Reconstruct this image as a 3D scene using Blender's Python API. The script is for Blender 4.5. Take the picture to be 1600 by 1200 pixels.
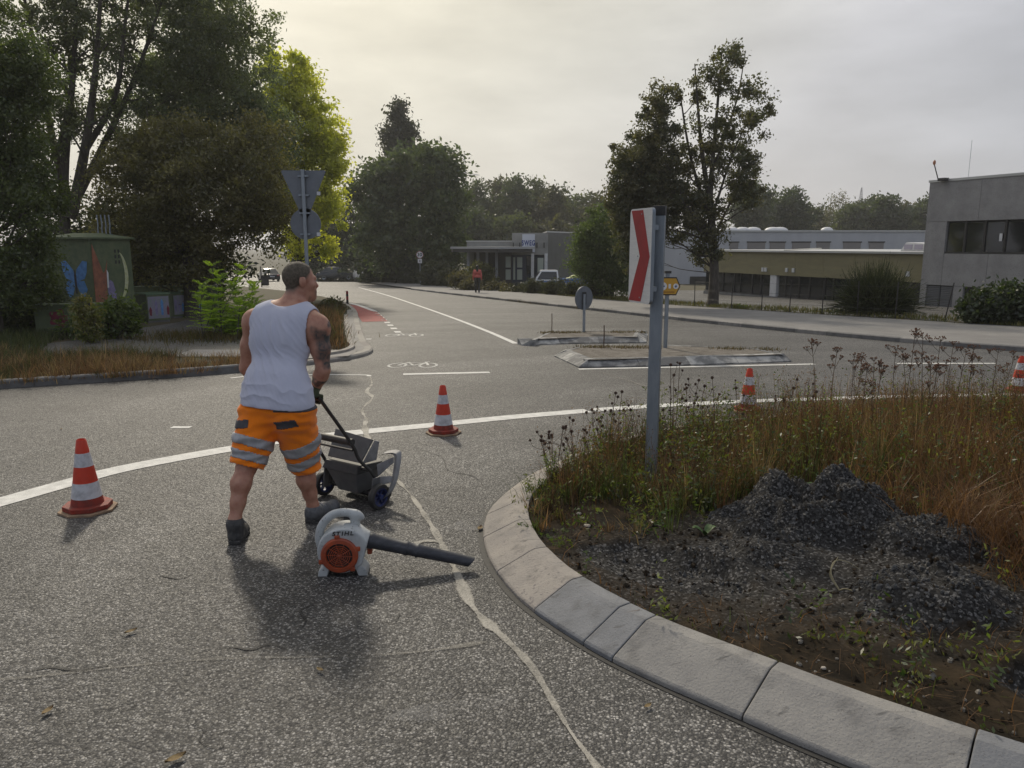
import bpy, bmesh, math, random
import numpy as np
from itertools import product
from mathutils import Vector, Matrix
from mathutils.geometry import tessellate_polygon

for o in list(bpy.data.objects):
    bpy.data.objects.remove(o, do_unlink=True)
scene = bpy.context.scene
COL = scene.collection
rng = np.random.default_rng(7)
random.seed(7)
R = math.radians

# ---------------------------------------------------------------- camera
CAM_H, FPX, PITCH, SLOPE = 1.72, 1200.0, math.atan(218 / 1200.0), 0.0275
cd = bpy.data.cameras.new('camera')
cam = bpy.data.objects.new('camera', cd)
COL.objects.link(cam)
cd.sensor_width = 36.0
cd.lens = 36.0 * FPX / 1600.0
cd.clip_start, cd.clip_end = 0.05, 3000
cam.location = (0, 0, CAM_H)
cam.rotation_euler = (math.pi / 2 - PITCH, 0, 0)
scene.camera = cam

# ---------------------------------------------------------------- sky and sun
SUN_AZ, SUN_EL = R(-18.5), R(36)
SUN_DIR = Vector((math.sin(SUN_AZ) * math.cos(SUN_EL), math.cos(SUN_AZ) * math.cos(SUN_EL), math.sin(SUN_EL)))
world = bpy.data.worlds.new('World')
scene.world = world
world.use_nodes = True
wt = world.node_tree
for n in list(wt.nodes):
    wt.nodes.remove(n)
def wn(t, **k):
    n = wt.nodes.new(t)
    for a, b in k.items():
        setattr(n, a, b)
    return n
wout = wn('ShaderNodeOutputWorld')
wbg = wn('ShaderNodeBackground')
wbg.inputs['Strength'].default_value = 0.1
wsky = wn('ShaderNodeTexSky', sky_type='NISHITA', sun_disc=False, sun_elevation=SUN_EL, sun_rotation=SUN_AZ,
          air_density=1.2, dust_density=3.0, ozone_density=1.0)
wtc = wn('ShaderNodeTexCoord')
# a thin veil of cloud in front of the sun: brighter and warmer around it, grey away from it
wdot = wn('ShaderNodeVectorMath', operation='DOT_PRODUCT')
wdot.inputs[1].default_value = SUN_DIR
wramp = wn('ShaderNodeValToRGB')
cr = wramp.color_ramp
cr.elements[0].position = 0.0; cr.elements[0].color = (0.37, 0.40, 0.47, 1)
cr.elements[1].position = 1.0; cr.elements[1].color = (2.3, 2.15, 1.8, 1)
for p, c in ((0.5, (0.43, 0.445, 0.50, 1)), (0.72, (0.57, 0.565, 0.585, 1)), (0.86, (0.63, 0.61, 0.54, 1)), (0.93, (0.72, 0.685, 0.555, 1)), (0.97, (1.05, 0.99, 0.82, 1))):
    e = cr.elements.new(p); e.color = c
wmap = wn('ShaderNodeMapping')
wmap.inputs['Scale'].default_value = (1.0, 1.0, 3.2)
wmap.inputs['Rotation'].default_value = (0.15, 0.25, 0.3)
wnoi = wn('ShaderNodeTexNoise')
wnoi.inputs['Scale'].default_value = 2.8
wnoi.inputs['Detail'].default_value = 6
wnoi.inputs['Roughness'].default_value = 0.55
wmr = wn('ShaderNodeMapRange')
wmr.inputs[1].default_value = 0.3; wmr.inputs[2].default_value = 0.72
wmr.inputs[3].default_value = 7.5; wmr.inputs[4].default_value = 12.0
wsc = wn('ShaderNodeVectorMath', operation='SCALE')
wmix = wn('ShaderNodeMixRGB')
wmix.inputs[0].default_value = 0.9
L = wt.links.new
L(wtc.outputs['Generated'], wdot.inputs[0]); L(wdot.outputs['Value'], wramp.inputs[0])
L(wtc.outputs['Generated'], wmap.inputs[0]); L(wmap.outputs[0], wnoi.inputs['Vector'])
L(wnoi.outputs[0], wmr.inputs[0]); L(wramp.outputs[0], wsc.inputs[0]); L(wmr.outputs[0], wsc.inputs['Scale'])
L(wsky.outputs[0], wmix.inputs[1]); L(wsc.outputs[0], wmix.inputs[2]); L(wmix.outputs[0], wbg.inputs[0]); L(wbg.outputs[0], wout.inputs[0])

sl = bpy.data.lights.new('sun', 'SUN')
sl.energy = 2.0
sl.angle = R(4.0)
sl.color = (1.0, 0.9, 0.74)
so = bpy.data.objects.new('sun', sl)
COL.objects.link(so)
so.rotation_euler = (-SUN_DIR).to_track_quat('-Z', 'Y').to_euler()
so.location = (-8, 20, 25)

vs = scene.view_settings
vs.view_transform = 'Standard'
vs.look = 'None'
vs.exposure = 0.18
vs.gamma = 1.0
vs.use_curve_mapping = False
scene.cycles.max_bounces = 6
scene.cycles.transparent_max_bounces = 8
scene.cycles.caustics_reflective = False
scene.cycles.caustics_refractive = False

# ---------------------------------------------------------------- helpers
def gz(x, y):
    return -SLOPE * np.minimum(y, 160.0)
def ray(px, py):
    x, y = (px - 800) / FPX, -(py - 600) / FPX
    c, s = math.cos(PITCH), math.sin(PITCH)
    return np.array([x, c + y * s, -s + y * c])
def G(px, py, h=0.0):            # where the line of sight meets the road (raised by h)
    r = ray(px, py)
    t = -(CAM_H - h) / (r[2] + SLOPE * r[1])
    return np.array([r[0] * t, r[1] * t, CAM_H + r[2] * t])
def D(px, py, Y):                # the point at depth Y on a line of sight
    r = ray(px, py)
    t = Y / r[1]
    return np.array([r[0] * t, Y, CAM_H + r[2] * t])

def spline(P, n=12, closed=False):
    P = [np.array(p, float) for p in P]
    out = []
    m = len(P)
    for i in range(m if closed else m - 1):
        p0 = P[(i - 1) % m] if closed or i > 0 else 2 * P[0] - P[1]
        p1, p2 = P[i], P[(i + 1) % m]
        p3 = P[(i + 2) % m] if closed or i + 2 < m else 2 * P[-1] - P[-2]
        for k in range(n):
            t = k / n
            out.append(0.5 * (2 * p1 + (p2 - p0) * t + (2 * p0 - 5 * p1 + 4 * p2 - p3) * t * t + (3 * p1 - p0 - 3 * p2 + p3) * t ** 3))
    if not closed:
        out.append(P[-1])
    return np.array(out)
def arclen(P):
    return np.concatenate([[0], np.cumsum(np.linalg.norm(np.diff(P, axis=0), axis=1))])
def at_len(P, S, s):
    return np.array([np.interp(s, S, P[:, k]) for k in range(P.shape[1])]).T
def normals2(P):
    d = np.gradient(P[:, :2], axis=0)
    d /= np.linalg.norm(d, axis=1)[:, None] + 1e-9
    return np.stack([-d[:, 1], d[:, 0]], 1)      # left of the direction of travel
def inpoly(x, y, poly):
    poly = np.asarray(poly)
    ins = np.zeros(np.shape(x), bool)
    j = len(poly) - 1
    for i in range(len(poly)):
        xi, yi, xj, yj = poly[i][0], poly[i][1], poly[j][0], poly[j][1]
        c = ((yi > y) != (yj > y)) & (x < (xj - xi) * (y - yi) / (yj - yi + 1e-12) + xi)
        ins ^= c
        j = i
    return ins

_lat = rng.random((64, 64, 64))
def vnoise(p):                    # value noise, p (n,3)
    p = np.asarray(p, float)
    i = np.floor(p).astype(int); f = p - i; f = f * f * (3 - 2 * f)
    r = 0
    for a, b, c in product((0, 1), repeat=3):
        w = (f[:, 0] if a else 1 - f[:, 0]) * (f[:, 1] if b else 1 - f[:, 1]) * (f[:, 2] if c else 1 - f[:, 2])
        r = r + w * _lat[(i[:, 0] + a) % 64, (i[:, 1] + b) % 64, (i[:, 2] + c) % 64]
    return r
def fbm(p, o=4):
    p = np.asarray(p, float); r = 0; a = 0.5
    for k in range(o):
        r = r + a * (vnoise(p * 2 ** k + 17.3 * k) - 0.5); a *= 0.5
    return r

class MB:                         # collects shapes for one mesh
    def __init__(s):
        s.v, s.f, s.n = [], [], 0
    def add(s, V, F):
        V = np.asarray(V, float).reshape(-1, 3)
        s.v.append(V); s.f += [tuple(i + s.n for i in f) for f in F]; s.n += len(V)
        return s
    def box(s, c, d, rz=0.0, M=None):
        x, y, z = np.array(d) / 2
        V = np.array([(a * x, b * y, e * z) for a, b, e in product((-1, 1), repeat=3)])
        if M is not None:
            V = V @ np.array(M).T
        elif rz:
            k, q = math.cos(rz), math.sin(rz)
            V = np.stack([V[:, 0] * k - V[:, 1] * q, V[:, 0] * q + V[:, 1] * k, V[:, 2]], 1)
        return s.add(V + np.array(c), [(0, 1, 3, 2), (4, 6, 7, 5), (0, 4, 5, 1), (2, 3, 7, 6), (0, 2, 6, 4), (1, 5, 7, 3)])
    def tube(s, P, r, n=8, cap=True):
        P = np.array(P, float); m = len(P)
        r = np.broadcast_to(np.asarray(r, float), (m,))
        T = np.gradient(P, axis=0); T /= np.linalg.norm(T, axis=1)[:, None] + 1e-12
        up = np.array([0, 0, 1.0]) if abs(T[0][2]) < 0.9 else np.array([1.0, 0, 0])
        a = np.cross(T[0], up); a /= np.linalg.norm(a)
        V = []
        for i in range(m):
            a = a - T[i] * np.dot(a, T[i]); a /= np.linalg.norm(a) + 1e-12
            b = np.cross(T[i], a)
            for k in range(n):
                t = 2 * math.pi * k / n
                V.append(P[i] + r[i] * (math.cos(t) * a + math.sin(t) * b))
        F = [(i * n + k, i * n + (k + 1) % n, (i + 1) * n + (k + 1) % n, (i + 1) * n + k) for i in range(m - 1) for k in range(n)]
        if cap:
            F += [tuple(range(n - 1, -1, -1)), tuple((m - 1) * n + k for k in range(n))]
        return s.add(V, F)
    def lathe(s, prof, n=24, c=(0, 0, 0), M=None, closed=False):   # prof: (radius, height) along +z
        V = np.array([(r * math.cos(2 * math.pi * k / n), r * math.sin(2 * math.pi * k / n), z) for r, z in prof for k in range(n)])
        if M is not None:
            V = V @ np.array(M).T
        m = len(prof)
        F = [(i * n + k, i * n + (k + 1) % n, ((i + 1) % m) * n + (k + 1) % n, ((i + 1) % m) * n + k) for i in range(m if closed else m - 1) for k in range(n)]
        if not closed:
            F += [tuple(range(n - 1, -1, -1)), tuple((m - 1) * n + k for k in range(n))]
        return s.add(V + np.array(c), F)
    def prism(s, poly, d, O, X, Y, N):   # polygon in the plane (X,Y) at O, thickness d along N
        O, X, Y, N = [np.array(q, float) for q in (O, X, Y, N)]
        n = len(poly)
        A = [O + X * p[0] + Y * p[1] for p in poly]
        V = A + [a + N * d for a in A]
        F = [tuple(range(n)), tuple(range(2 * n - 1, n - 1, -1))] + [(i, i + n, (i + 1) % n + n, (i + 1) % n) for i in range(n)]
        return s.add(V, F)
    def ell(s, c, r, n=8, m=6):
        V = []
        for i in range(m + 1):
            t = math.pi * i / m
            for k in range(n):
                q = 2 * math.pi * k / n
                V.append((c[0] + r[0] * math.sin(t) * math.cos(q), c[1] + r[1] * math.sin(t) * math.sin(q), c[2] + r[2] * math.cos(t)))
        F = [(i * n + k, (i + 1) * n + k, (i + 1) * n + (k + 1) % n, i * n + (k + 1) % n) for i in range(m) for k in range(n)]
        return s.add(V, F)
    def loft(s, rings, cap=True):
        n = len(rings[0]); m = len(rings)
        V = np.concatenate([np.asarray(r, float) for r in rings])
        F = [(i * n + k, i * n + (k + 1) % n, (i + 1) * n + (k + 1) % n, (i + 1) * n + k) for i in range(m - 1) for k in range(n)]
        if cap:
            F += [tuple(range(n - 1, -1, -1)), tuple((m - 1) * n + k for k in range(n))]
        return s.add(V, F)
    def build(s, name, mat, parent=None, smooth=False, off=None, bevel=0, fix=True):
        V = np.concatenate(s.v) if s.v else np.zeros((0, 3))
        if off is not None:
            V = V - np.asarray(off)
        me = bpy.data.meshes.new(name)
        me.from_pydata(V.tolist(), [], s.f)
        if fix or bevel:
            bm = bmesh.new(); bm.from_mesh(me)
            bmesh.ops.remove_doubles(bm, verts=bm.verts, dist=1e-6)
            bmesh.ops.recalc_face_normals(bm, faces=bm.faces)
            if bevel:
                ed = [e for e in bm.edges if len(e.link_faces) == 2 and e.calc_face_angle(0) > 0.6]
                bmesh.ops.bevel(bm, geom=ed, offset=bevel, segments=2, profile=0.6, affect='EDGES')
            bm.to_mesh(me); bm.free()
        return link(name, me, mat, parent, smooth)

def link(name, me, mat, parent=None, smooth=False):
    for m in (mat if isinstance(mat, (list, tuple)) else [mat]):
        me.materials.append(m)
    if smooth:
        me.polygons.foreach_set('use_smooth', np.ones(len(me.polygons), bool))
        if smooth == 'auto':
            me.set_sharp_from_angle(angle=R(38))
    o = bpy.data.objects.new(name, me)
    COL.objects.link(o)
    if parent is not None:
        o.parent = parent
    return o
def np_mesh(name, V, quads, mat, parent=None, cols=None, smooth=False, k=4):
    V = np.asarray(V, np.float32); Q = np.asarray(quads, np.int32)
    me = bpy.data.meshes.new(name)
    me.vertices.add(len(V)); me.vertices.foreach_set('co', V.ravel())
    me.loops.add(Q.size); me.loops.foreach_set('vertex_index', Q.ravel())
    me.polygons.add(len(Q))
    me.polygons.foreach_set('loop_start', np.arange(0, Q.size, k, dtype=np.int32))
    me.update(calc_edges=True)
    if cols is not None:
        at = me.color_attributes.new('Col', 'FLOAT_COLOR', 'POINT')
        c = np.ones((len(V), 4), np.float32); c[:, :3] = cols
        at.data.foreach_set('color', c.ravel())
    return link(name, me, mat, parent, smooth)
def empty(name, loc, rz=0.0):
    o = bpy.data.objects.new(name, None)
    o.empty_display_size = 0.2
    COL.objects.link(o)
    o.location = tuple(float(q) for q in loc); o.rotation_euler = (0, 0, rz)
    return o
def tag(o, label=None, cat=None, group=None, kind=None):
    if label: o['label'] = label
    if cat: o['category'] = cat
    if group: o['group'] = group
    if kind: o['kind'] = kind
    return o
def thing(name, label, cat, loc, rz=0.0, group=None):
    return tag(empty(name, loc, rz), label, cat, group)
def copy_tree(o, parent=None):
    c = o.copy(); COL.objects.link(c); c.parent = parent
    for ch in o.children:
        copy_tree(ch, c)
    return c
def text(name, body, size, mat, parent, M, ext=0.002, off=0.0, shear=0.0, sx=1.0):
    x = 0.0; made = []
    for ch in body:
        cu = bpy.data.curves.new(name, 'FONT')
        cu.body = ch; cu.size = size; cu.extrude = ext; cu.offset = off; cu.shear = shear; cu.align_y = 'CENTER'
        tmp = bpy.data.objects.new('tmp', cu); COL.objects.link(tmp)
        me = bpy.data.meshes.new_from_object(tmp.evaluated_get(bpy.context.evaluated_depsgraph_get()))
        bpy.data.objects.remove(tmp); bpy.data.curves.remove(cu)
        co = np.zeros(len(me.vertices) * 3); me.vertices.foreach_get('co', co); co = co.reshape(-1, 3)
        co[:, 0] -= co[:, 0].min(); w = co[:, 0].max(); co[:, 0] += x; x += w + size * 0.09
        made.append((me, co))
    for me, co in made:
        co[:, 0] = (co[:, 0] - (x - size * 0.09) / 2) * sx
        me.vertices.foreach_set('co', co.ravel()); me.materials.clear()
        o = link(name, me, mat, parent); o.matrix_local = Matrix(M)
def frame(O, X, Y):
    X = Vector(X).normalized(); Y = Vector(Y); Y = (Y - X * Y.dot(X)).normalized(); Z = X.cross(Y)
    return Matrix(((X.x, Y.x, Z.x, O[0]), (X.y, Y.y, Z.y, O[1]), (X.z, Y.z, Z.z, O[2]), (0, 0, 0, 1)))

# ---------------------------------------------------------------- signed-distance modelling
class SDF:
    def __init__(s, lo, hi, h):
        s.lo = np.array(lo, float); s.h = h
        s.n = np.ceil((np.array(hi) - s.lo) / h).astype(int) + 1
        s.S = np.full(tuple(s.n), 0.5, np.float32)
    def _sub(s, lo, hi, m):
        a = np.clip(np.floor((np.array(lo) - m - s.lo) / s.h).astype(int), 0, s.n - 1)
        b = np.clip(np.ceil((np.array(hi) + m - s.lo) / s.h).astype(int) + 1, 1, s.n)
        g = [s.lo[k] + s.h * np.arange(a[k], b[k], dtype=np.float32) for k in range(3)]
        sl_ = tuple(slice(a[k], b[k]) for k in range(3))
        return sl_, np.meshgrid(*g, indexing='ij')
    def _join(s, sl_, d, k, op):
        A = s.S[sl_]
        if op == 'cut':
            A, d2 = A, -d
            hh = np.maximum(k - np.abs(A - d2), 0) / max(k, 1e-6)
            s.S[sl_] = np.maximum(A, d2) + hh * hh * k * 0.25
        else:
            hh = np.maximum(k - np.abs(A - d), 0) / max(k, 1e-6)
            s.S[sl_] = np.minimum(A, d) - hh * hh * k * 0.25
    def cone(s, p0, r0, p1, r1, k=0.02, sq=None, op='add'):   # tapered capsule, flattened along sq=(dir,factor)
        p0, p1 = np.array(p0, float), np.array(p1, float)
        rm = max(r0, r1) * (1.0 if sq is None else max(1, 1 / sq[1])) if True else 0
        sl_, (X, Y, Z) = s._sub(np.minimum(p0, p1) - max(r0, r1) * 1.3, np.maximum(p0, p1) + max(r0, r1) * 1.3, 0.06)
        d = p1 - p0; L2 = float(d @ d) + 1e-9
        x, y, z = X - p0[0], Y - p0[1], Z - p0[2]
        t = np.clip((x * d[0] + y * d[1] + z * d[2]) / L2, 0, 1)
        x, y, z = x - t * d[0], y - t * d[1], z - t * d[2]
        f = 1.0
        if sq is not None:
            u = np.array(sq[0], float); u /= np.linalg.norm(u); f = sq[1]
            q = (x * u[0] + y * u[1] + z * u[2]) * (1 / f - 1)
            x, y, z = x + q * u[0], y + q * u[1], z + q * u[2]
        dd = np.sqrt(x * x + y * y + z * z) - (r0 + (r1 - r0) * t)
        s._join(sl_, (dd * (f if f < 1 else 1)).astype(np.float32), k, op)
        return s
    def ell(s, c, r, M=None, k=0.02, op='add'):
        c = np.array(c, float); r = np.array(r, float); m = r.max()
        sl_, (X, Y, Z) = s._sub(c - m, c + m, 0.05)
        P = [X - c[0], Y - c[1], Z - c[2]]
        if M is not None:
            M = np.array(M); P = [M[0][j] * P[0] + M[1][j] * P[1] + M[2][j] * P[2] for j in range(3)]
        q = np.sqrt((P[0] / r[0]) ** 2 + (P[1] / r[1]) ** 2 + (P[2] / r[2]) ** 2)
        q2 = np.sqrt((P[0] / r[0] ** 2) ** 2 + (P[1] / r[1] ** 2) ** 2 + (P[2] / r[2] ** 2) ** 2) + 1e-6
        s._join(sl_, (q * (q - 1) / q2).astype(np.float32), k, op)
        return s
    def plane(s, p, n, k=0.004):      # keep the side n points away from
        g = [s.lo[j] + s.h * np.arange(s.n[j], dtype=np.float32) for j in range(3)]
        X, Y, Z = np.meshgrid(*g, indexing='ij')
        n = np.array(n, float); n /= np.linalg.norm(n)
        d = (X - p[0]) * n[0] + (Y - p[1]) * n[1] + (Z - p[2]) * n[2]
        s.S = np.maximum(s.S, d.astype(np.float32))
        return s
    def grid(s):
        g = [s.lo[j] + s.h * np.arange(s.n[j], dtype=np.float32) for j in range(3)]
        return np.meshgrid(*g, indexing='ij')
    def mesh(s):
        S = s.S; nx, ny, nz = S.shape
        C = {}
        for i, j, k in product((0, 1), repeat=3):
            C[i, j, k] = S[i:nx - 1 + i, j:ny - 1 + j, k:nz - 1 + k]
        cnt = sum((c < 0).astype(np.int8) for c in C.values())
        act = (cnt > 0) & (cnt < 8)
        I = np.argwhere(act)
        idx = np.full(act.shape, -1, np.int64); idx[act] = np.arange(len(I))
        acc = np.zeros((len(I), 3)); w = np.zeros(len(I))
        for a in C:
            for ax in range(3):
                if a[ax] == 0:
                    b = list(a); b[ax] = 1; b = tuple(b)
                    ca, cb = C[a][act], C[b][act]
                    m = (ca < 0) != (cb < 0)
                    t = ca[m] / (ca[m] - cb[m])
                    p = np.tile(np.array(a, float), (m.sum(), 1)); p[:, ax] += t
                    acc[m] += p; w[m] += 1
        V = s.lo + s.h * (I + acc / w[:, None])
        F = []
        for ax in range(3):
            u, v = (ax + 1) % 3, (ax + 2) % 3
            A = S; B = np.roll(S, -1, ax)
            cr_ = (A < 0) != (B < 0)
            sl_ = [slice(None)] * 3; sl_[ax] = slice(0, S.shape[ax] - 1); sl_[u] = slice(1, S.shape[u] - 1); sl_[v] = slice(1, S.shape[v] - 1)
            P = np.argwhere(cr_[tuple(sl_)])
            off = np.zeros(3, int); off[u] = 1; off[v] = 1
            P = P + off
            ins = S[P[:, 0], P[:, 1], P[:, 2]] < 0
            q = []
            for du, dv in ((-1, -1), (0, -1), (0, 0), (-1, 0)):
                c = P.copy(); c[:, u] += du; c[:, v] += dv
                q.append(idx[c[:, 0], c[:, 1], c[:, 2]])
            Q = np.stack(q, 1); Q[~ins] = Q[~ins][:, ::-1]
            F.append(Q)
        F = np.concatenate(F); F = F[(F >= 0).all(1)]
        return V, F
def relax(V, F, it=2, lam=0.5):
    n = len(V)
    for _ in range(it):
        A = np.zeros((n, 3)); c = np.zeros(n)
        for a, b in ((0, 1), (1, 2), (2, 3), (3, 0)):
            np.add.at(A, F[:, a], V[F[:, b]]); np.add.at(c, F[:, a], 1)
            np.add.at(A, F[:, b], V[F[:, a]]); np.add.at(c, F[:, b], 1)
        V = V + lam * (A / np.maximum(c, 1)[:, None] - V)
    return V
def vnormals(V, F):
    n = np.cross(V[F[:, 2]] - V[F[:, 0]], V[F[:, 3]] - V[F[:, 1]])
    N = np.zeros_like(V)
    for a in range(4):
        np.add.at(N, F[:, a], n)
    return N / (np.linalg.norm(N, axis=1)[:, None] + 1e-12)
def subset(V, F, keep):
    F = F[keep]; u, inv = np.unique(F, return_inverse=True)
    return V[u], inv.reshape(F.shape), u

# ---------------------------------------------------------------- materials
MATS = {}
def mat(name, c, rough=0.6, metal=0.0, c2=None, scale=4.0, detail=4.0, bump=0.0, bscale=None, spec=0.5, stretch=None, contrast=(0.35, 0.65), speck=None, trans=0.0):
    if name in MATS:
        return MATS[name]
    m = bpy.data.materials.new(name); m.use_nodes = True
    nt = m.node_tree; b = nt.nodes['Principled BSDF']; lk = nt.links.new
    b.inputs['Base Color'].default_value = (*c, 1)
    b.inputs['Roughness'].default_value = rough
    b.inputs['Metallic'].default_value = metal
    b.inputs['Specular IOR Level'].default_value = spec
    tc = nt.nodes.new('ShaderNodeTexCoord')
    src = tc.outputs['Object']
    if stretch:
        mp = nt.nodes.new('ShaderNodeMapping'); mp.inputs['Scale'].default_value = stretch
        lk(src, mp.inputs[0]); src = mp.outputs[0]
    if c2 is not None:
        n = nt.nodes.new('ShaderNodeTexNoise'); n.inputs['Scale'].default_value = scale; n.inputs['Detail'].default_value = detail
        n.inputs['Roughness'].default_value = 0.65
        lk(src, n.inputs['Vector'])
        mr = nt.nodes.new('ShaderNodeMapRange'); mr.inputs[1].default_value, mr.inputs[2].default_value = contrast
        lk(n.outputs[0], mr.inputs[0])
        mx = nt.nodes.new('ShaderNodeMixRGB'); mx.inputs[1].default_value = (*c, 1); mx.inputs[2].default_value = (*c2, 1)
        lk(mr.outputs[0], mx.inputs[0])
        out = mx.outputs[0]
        if speck:
            n2 = nt.nodes.new('ShaderNodeTexNoise'); n2.inputs['Scale'].default_value = speck[0]; n2.inputs['Detail'].default_value = 2
            lk(src, n2.inputs['Vector'])
            m2 = nt.nodes.new('ShaderNodeMapRange'); m2.inputs[1].default_value, m2.inputs[2].default_value = speck[2]
            lk(n2.outputs[0], m2.inputs[0])
            mx2 = nt.nodes.new('ShaderNodeMixRGB'); lk(m2.outputs[0], mx2.inputs[0]); lk(out, mx2.inputs[1]); mx2.inputs[2].default_value = (*speck[1], 1)
            out = mx2.outputs[0]
        lk(out, b.inputs['Base Color'])
    if bump:
        n3 = nt.nodes.new('ShaderNodeTexNoise'); n3.inputs['Scale'].default_value = bscale or scale * 4; n3.inputs['Detail'].default_value = 4
        lk(src, n3.inputs['Vector'])
        bp = nt.nodes.new('ShaderNodeBump'); bp.inputs['Strength'].default_value = bump; bp.inputs['Distance'].default_value = 0.02
        lk(n3.outputs[0], bp.inputs['Height']); lk(bp.outputs[0], b.inputs['Normal'])
    if trans:
        b.inputs['Transmission Weight'].default_value = trans
    MATS[name] = m
    return m
def leaf_mat(name, trans=0.45, gloss=0.04, tint=(1.5, 1.6, 0.7)):
    m = bpy.data.materials.new(name); m.use_nodes = True
    nt = m.node_tree; nt.nodes.clear(); lk = nt.links.new
    o = nt.nodes.new('ShaderNodeOutputMaterial'); a = nt.nodes.new('ShaderNodeVertexColor'); a.layer_name = 'Col'
    d = nt.nodes.new('ShaderNodeBsdfDiffuse'); t = nt.nodes.new('ShaderNodeBsdfTranslucent'); g = nt.nodes.new('ShaderNodeBsdfGlossy')
    g.inputs['Roughness'].default_value = 0.42; g.inputs['Color'].default_value = (1, 1, 1, 1)
    mx = nt.nodes.new('ShaderNodeMixShader'); mx.inputs[0].default_value = trans
    mg = nt.nodes.new('ShaderNodeMixShader'); mg.inputs[0].default_value = gloss
    mul = nt.nodes.new('ShaderNodeMixRGB'); mul.blend_type = 'MULTIPLY'; mul.inputs[0].default_value = 1; mul.inputs[2].default_value = (*tint, 1)
    lk(a.outputs[0], d.inputs[0]); lk(a.outputs[0], mul.inputs[1]); lk(mul.outputs[0], t.inputs[0])
    lk(d.outputs[0], mx.inputs[1]); lk(t.outputs[0], mx.inputs[2]); lk(mx.outputs[0], mg.inputs[1]); lk(g.outputs[0], mg.inputs[2]); lk(mg.outputs[0], o.inputs[0])
    return m
LEAF = leaf_mat('leaf')
BLADE = leaf_mat('grass_blade', 0.3, 0.02, (1.25, 1.2, 0.95))
GLOWLEAF = leaf_mat('glowing_leaf', 0.6, 0.03)
BARK = mat('bark', (0.05, 0.042, 0.034), 0.9, c2=(0.11, 0.095, 0.08), scale=3, bump=0.8, stretch=(6, 6, 1))
STALK = mat('stalk', (0.10, 0.055, 0.03), 0.8, c2=(0.05, 0.03, 0.02), scale=9)

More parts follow.
